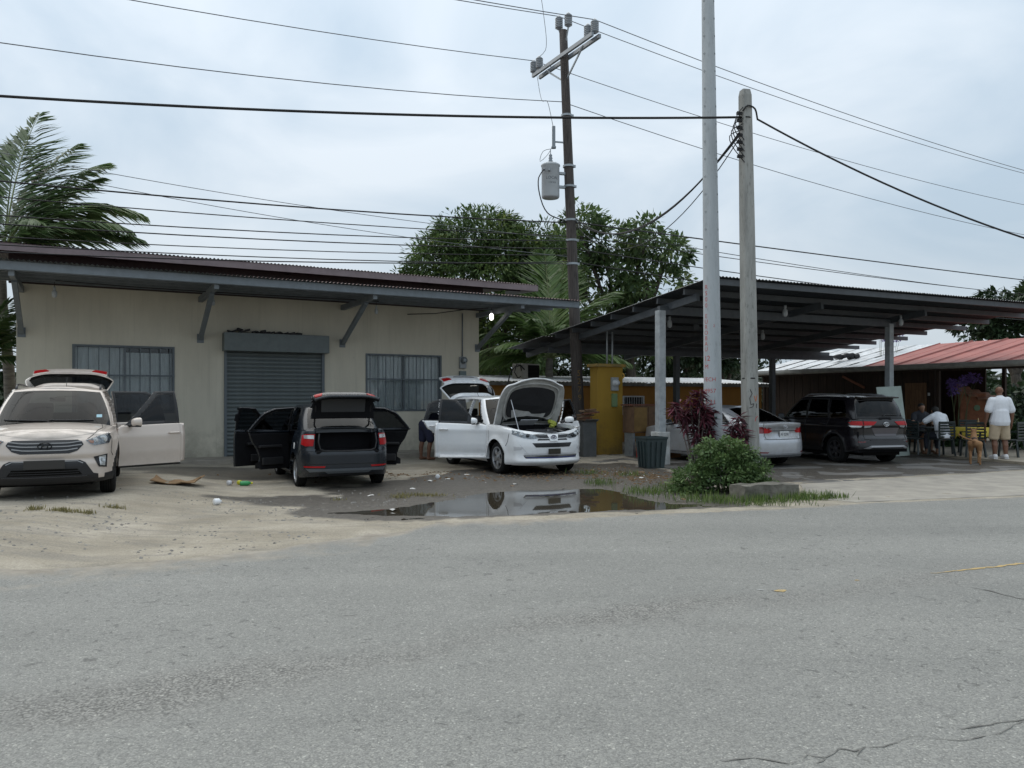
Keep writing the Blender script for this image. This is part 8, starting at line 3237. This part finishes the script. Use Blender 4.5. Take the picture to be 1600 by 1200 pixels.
# dark green rubbish bin
R = empty('rubbish_bin', (3.22, 17.9, 0.0), radians(20))
tag(R, 'dark green square plastic rubbish bin at the foot of the first carport post', 'bin')
M_BIN = mat('bin_green', (.030, .048, .050), .5, noise=.3, nscale=6)
q = MB()
vs = []
for z, w in ((0, .22), (.66, .27), (.70, .285), (.73, .285)):
 vs += [(-w, -w, z), (w, -w, z), (w, w, z), (-w, w, z)]
fs = [(3, 2, 1, 0)]
for i in range(3):
 for j in range(4):
  fs.append((i * 4 + j, i * 4 + (j + 1) % 4, (i + 1) * 4 + (j + 1) % 4, (i + 1) * 4 + j))
q.add(vs, fs)
q.build('bin_body', M_BIN, R, bevel=.02)
for sg in (-1, 1):
 for k in (-.12, 0, .12):
  q = MB()
  q.bar((k, sg * .238, .05), (k * 1.15, sg * .282, .62), .05, .03, up=(0, sg, 0))
  q.bar((sg * .238, k, .05), (sg * .282, k * 1.15, .62), .05, .03, up=(sg, 0, 0))
  q.build('rib', M_BIN, R)
q = MB()
q.box((0, 0, .68), (.5, .5, .02))
q.build('rubbish', M_UNDER, R)
# wooden cabinet and boxes beside the yellow pillar
CB_ = on_port(1.25, 4.55)
R = empty('wooden_cabinet', CB_, A2 + .05)
tag(R, 'old brown cabinet in front of the yellow pillar', 'cabinet')
M_CAB = mat('brown_board', (.15, .085, .045), .8, col2=(.08, .045, .025), nscale=4)
q = MB()
q.box((0, 0, 1.03), (.95, .5, .74))
q.build('carcass', M_CAB, R, bevel=.01)
q = MB()
q.box((-.24, -.26, 1.03), (.42, .02, .66))
q.build('cabinet_door', mat('ochre_board', (.22, .13, .04), .8, noise=.3, nscale=5), R)
q = MB()
q.box((.24, -.26, 1.03), (.42, .02, .66))
q.build('cabinet_door', M_CAB, R)
q = MB()
q.box((0, 0, 1.43), (1.05, .56, .04))
q.build('cabinet_top', mat('rust_board', (.16, .06, .035), .8, noise=.4, nscale=6), R)
for sx in (-.42, .42):
 q = MB()
 q.box((sx, 0, .33), (.06, .4, .66))
 q.build('leg', M_GALV, R)
for i, (x, y, z, w, d, h, m_, nm, lb) in enumerate((
  (1.0, 3.9, 0, .50, .40, .40, mat('red_crate', (.30, .035, .03), .6, noise=.3, nscale=5), 'red_crate', 'red plastic crate under the old cabinet'),
  (1.55, 3.75, 0, .60, .30, .26, mat('orange_box', (.32, .15, .05), .8, noise=.3, nscale=5), 'cardboard_box', 'orange brown box between red crate and bin'),
  (1.95, 4.6, .0, .55, .5, .62, mat('brown_carton', (.20, .13, .08), .9, noise=.3, nscale=4), 'cardboard_box', 'tall brown carton right of the old cabinet'),
  (-.35, 4.9, 0, .42, .4, .95, mat('grey_crate', (.10, .105, .105), .8, noise=.3, nscale=4), 'grey_cupboard', 'grey battered cupboard left of the yellow pillar'))):
 p = on_port(x, y, z + .01)
 R = empty(nm, p, A2 + (.3, -.1, .15, .05)[i])
 tag(R, lb, 'box')
 t = .02
 q = MB()
 q.box((0, 0, t / 2), (w, d, t))
 for sg in (-1, 1):
  q.box((sg * (w / 2 - t / 2), 0, h / 2 + t / 2), (t, d, h - t))
  q.box((0, sg * (d / 2 - t / 2), h / 2 + t / 2), (w - 2 * t, t, h - t))
 q.build('walls', m_, R)
 q = MB()
 if i == 0:
  for k in range(4):
   q.box((0, -d / 2 - .006, .06 + k * .09), (w * .9, .014, .03))
 else:
  q.bar((0, -d / 2, h), (0, -d / 2 - .12, h + .08), w * .95, .01, up=(0, 0, 1))
  q.bar((w / 2, 0, h), (w / 2 + .1, 0, h + .07), d * .95, .01, up=(0, 0, 1))
 q.build('rib' if i == 0 else 'flap', m_, R)
# clutter of planks and pots behind the white car
for i in range(7):
 p = on_port(-.30 + RNG.uniform(-.2, .2), 4.8 + RNG.uniform(-.1, .1), 1.03 + i * .045)
 q = MB()
 q.box((0, 0, 0), (RNG.uniform(.3, .6), RNG.uniform(.08, .2), .04))
 o = q.build('scrap_board', (M_CAB, MATS['rust_board'], MATS['brown_carton'])[i % 3], loc=p, rot=(RNG.uniform(-.1, .1), RNG.uniform(-.1, .1), A2 + RNG.uniform(-.5, .5)), bevel=.004)
 tag(o, ('lowest', 'second lowest', 'third lowest', 'middle', 'third highest', 'second highest', 'topmost')[i] + ' scrap board of the pile on the grey cupboard', 'board', 'scrap boards on the cupboard')
# flattened carton on the dirt
R = empty('flat_carton', (*px_ground(278, 764, .05), .06), radians(12))
R.location.z = gz(R.location.x, R.location.y) + .012
tag(R, 'crumpled flattened brown carton on the dirt right of the beige car', 'carton')
vs, fs = [], []
for i in range(9):
 for j in range(5):
  x, y = -.40 + i * .10, -.22 + j * .11
  vs.append((x, y, .015 + .05 * abs(sin(i * .9 + j * .4)) * (1 if j in (0, 4) else .35) + .09 * max(0, (abs(x) - .25)) / .15))
fs = [(i * 5 + j, (i + 1) * 5 + j, (i + 1) * 5 + j + 1, i * 5 + j + 1) for i in range(8) for j in range(4)]
o = mesh_obj('sheet', vs, fs, mat('carton_brown', (.30, .19, .10), .9, noise=.3, nscale=7), R)
s_ = o.modifiers.new('thick', 'SOLIDIFY')
s_.thickness = .012
# bottles, cups and paper scraps
def on_dirt(px, py):
 x, y = px_ground(px, py, .03)
 g_ = gz(x, y)
 x, y = px_ground(px, py, g_ + .012)
 return Vector((x, y, gz(x, y) + .012))
def litter_bottle(px, py, col, r_, h, rot, label, cap=None, nm='plastic_bottle'):
 p = on_dirt(px, py)
 R = empty(nm, p + Vector((0, 0, r_)), rot)
 tag(R, label, 'litter')
 q = MB()
 q.lathe([(.001, -h / 2), (r_ * .9, -h / 2), (r_, -h * .42), (r_, h * .15), (r_ * .8, h * .28), (r_ * .4, h * .40), (r_ * .38, h / 2), (.001, h / 2)], 14, axis='x')
 q.build('bottle_body', mat('litter_%d_%d' % (px, py), col, .3, coat=.3), R, True)
 if cap:
  q = MB()
  q.lathe([(.001, h * .5 + .02), (r_ * .45, h * .5 + .02), (r_ * .45, h * .44)], 12, axis='x')
  q.build('cap', mat('cap_%d' % px, cap, .5), R)
litter_bottle(384, 759, (.03, .30, .09), .045, .20, .4, 'green plastic bottle lying near the dark sedan', (.6, .5, .02))
litter_bottle(375, 757, (.62, .58, .05), .040, .10, 1.2, 'yellow plastic cup beside the green bottle', nm='plastic_cup')
litter_bottle(359, 758, (.60, .60, .62), .045, .09, 1.0, 'white can left of the green bottle', (.25, .15, .10), 'drink_can')
litter_bottle(340, 789, (.75, .76, .77), .050, .11, .8, 'white crumpled cup on the dirt in front of the bottles', nm='plastic_cup')
litter_bottle(684, 748, (.70, .71, .72), .045, .05, 1.5, 'white tape roll in front of the white car', nm='tape_roll')
M_PAPER = mat('paper_scrap', (.62, .61, .58), .9, noise=.2, nscale=9)
M_PAPERB = mat('brown_scrap', (.25, .16, .09), .9, noise=.3, nscale=9)
M_LEAFD = mat('fallen_leaf', (.16, .10, .05), .9, noise=.4, nscale=9)
def scrap(px, py, w, m_, seed, lbl, nm='paper_scrap'):
 p = on_dirt(px, py)
 r = random.Random(seed)
 vs = []
 n_ = 7
 for k in range(n_):
  a = 2 * pi * k / n_
  d = w * r.uniform(.35, .6)
  vs.append((cos(a) * d, sin(a) * d * .7, r.uniform(0, .02)))
 vs.append((0, 0, r.uniform(.012, .03)))
 fs = [(k, (k + 1) % n_, n_) for k in range(n_)]
 o = mesh_obj(nm, vs, fs, m_, None, loc=p, rot=(0, 0, r.uniform(0, 6)))
 tag(o, lbl, 'litter', 'scraps of litter on the dirt')
rs = random.Random(21)
for px, py, lb in ((532, 779, 'white paper scrap in front of the dark sedan'), (672, 752, 'white scrap left of the tape roll'), (700, 749, 'white scrap right of the tape roll'), (645, 764, 'white paper strip between sedan and dry grass'),
     (805, 757, 'white scrap under the nose of the white car'), (1002, 747, 'large white scrap in the leaf litter near the bin'), (730, 742, 'white scrap beside the front wheel of the white car'), (614, 797, 'white scrap at the left tip of the puddle'), (580, 775, 'white scrap nearest behind the left puddle tip')):
 scrap(px, py, rs.uniform(.10, .17), M_PAPER, px, lb)
for px, py, lb in ((628, 742, 'brown carton scrap right of the dark sedan'), (800, 760, 'brown carton scrap by the top edge of the puddle'), (470, 752, 'brown carton scrap at the sedan left rear wheel'), (925, 735, 'brown carton scrap right of the white car bumper'),
     (1068, 781, 'yellowish carton scrap on the gravel left of the bush'), (1000, 738, 'brown carton scrap in front of the bin')):
 scrap(px, py, rs.uniform(.10, .2), M_PAPERB, px, lb)
# gravel and leaf litter near the bush and puddle: countless small bits
def scatter(name, label, spots, m_, seed, size):
 r = np.random.default_rng(seed)
 V, F = [], []
 for (x, y, rx, ry, n_) in spots:
  for i in range(n_):
   px_, py_ = x + r.normal() * rx, y + r.normal() * ry
   if inside(PUDDLE, np.array(px_), np.array(py_)) or py_ < road_edge_y(px_) + .05:
    continue
   s_ = r.uniform(*size)
   a = r.uniform(0, 6.3)
   k = len(V)
   z = gz(px_, py_) + .008
   c, sn = cos(a), sin(a)
   for ux, uy, uz in ((-1, -.7, 0), (1, -.6, 0), (.9, .7, 0), (-.8, .8, 0), (-.4, -.3, .6), (.5, -.2, .7), (.3, .4, .6), (-.4, .3, .5)):
    ux, uy, uz = ux * r.uniform(.7, 1.2), uy * r.uniform(.7, 1.2), uz * r.uniform(.6, 1.2)
    V.append((px_ + (ux * c - uy * sn) * s_, py_ + (ux * sn + uy * c) * s_, z + uz * s_ - .004))
   F += [(k + 4, k + 5, k + 6, k + 7), (k, k + 1, k + 5, k + 4), (k + 1, k + 2, k + 6, k + 5), (k + 2, k + 3, k + 7, k + 6), (k + 3, k, k + 4, k + 7)]
 o = mesh_obj(name, V, F, m_)
 tag(o, label, None, kind='stuff')
M_STONE = mat('grey_gravel', (.30, .285, .26), .9, col2=(.14, .13, .12), nscale=6)
scatter('gravel', 'grey gravel scattered by the bush and along the dirt shoulder', [(*px_ground(1040, 775), .45, .30, 420), (*px_ground(1000, 752), .6, .6, 260), (*px_ground(500, 790), 1.6, .8, 700), (*px_ground(250, 830, .1), 1.8, .8, 700), (*px_ground(120, 800, .15), 1.5, 1.0, 300), (*px_ground(800, 745), 1.8, .7, 240), (*px_ground(1300, 790), 1.5, .1, 60)], M_STONE, 1, (.008, .026))
scatter('leaf_litter', 'brown leaf litter and rubbish bits under the carport edge', [(*px_ground(960, 740), .7, .7, 420), (*px_ground(1020, 750), .5, .5, 300), (*px_ground(880, 745), .6, .4, 160), (*px_ground(620, 745), 1.2, .5, 160), (*px_ground(760, 745), 1.4, .6, 160)], M_LEAFD, 2, (.012, .045))
scatter('rubbish_bits', 'pale rubbish bits among the leaf litter', [(*px_ground(1000, 745), .55, .5, 40), (*px_ground(945, 738), .5, .5, 26), (*px_ground(740, 752), 1.2, .4, 10), (*px_ground(1050, 783), .4, .15, 20)], M_PAPER, 3, (.010, .028))
# ------------------------------------------------------------------ cars in place
def put(fn, F, h, front):
 """F = ground point under the front (or rear) bumper centre"""
 hv = Vector((h[0], h[1], 0)).normalized()
 c = Vector((F[0], F[1], 0)) - hv * front
 return fn((c.x, c.y, gz(c.x, c.y)), (hv.x, hv.y))
CRETA = put(creta, (-6.55, 10.85), (.43, -.90), 2.135)
RAV = put(rav, (.88, 16.1), (.45, -.893), 2.28)
I10 = put(i10, (-2.90, 13.75), (-.42, .907), -2.0)
ELANTRA = put(elantra, (6.36, 17.95), (-.48, .876), -2.27)
RUSH = put(rush, (9.10, 18.75), (-.27, .963), -2.215)
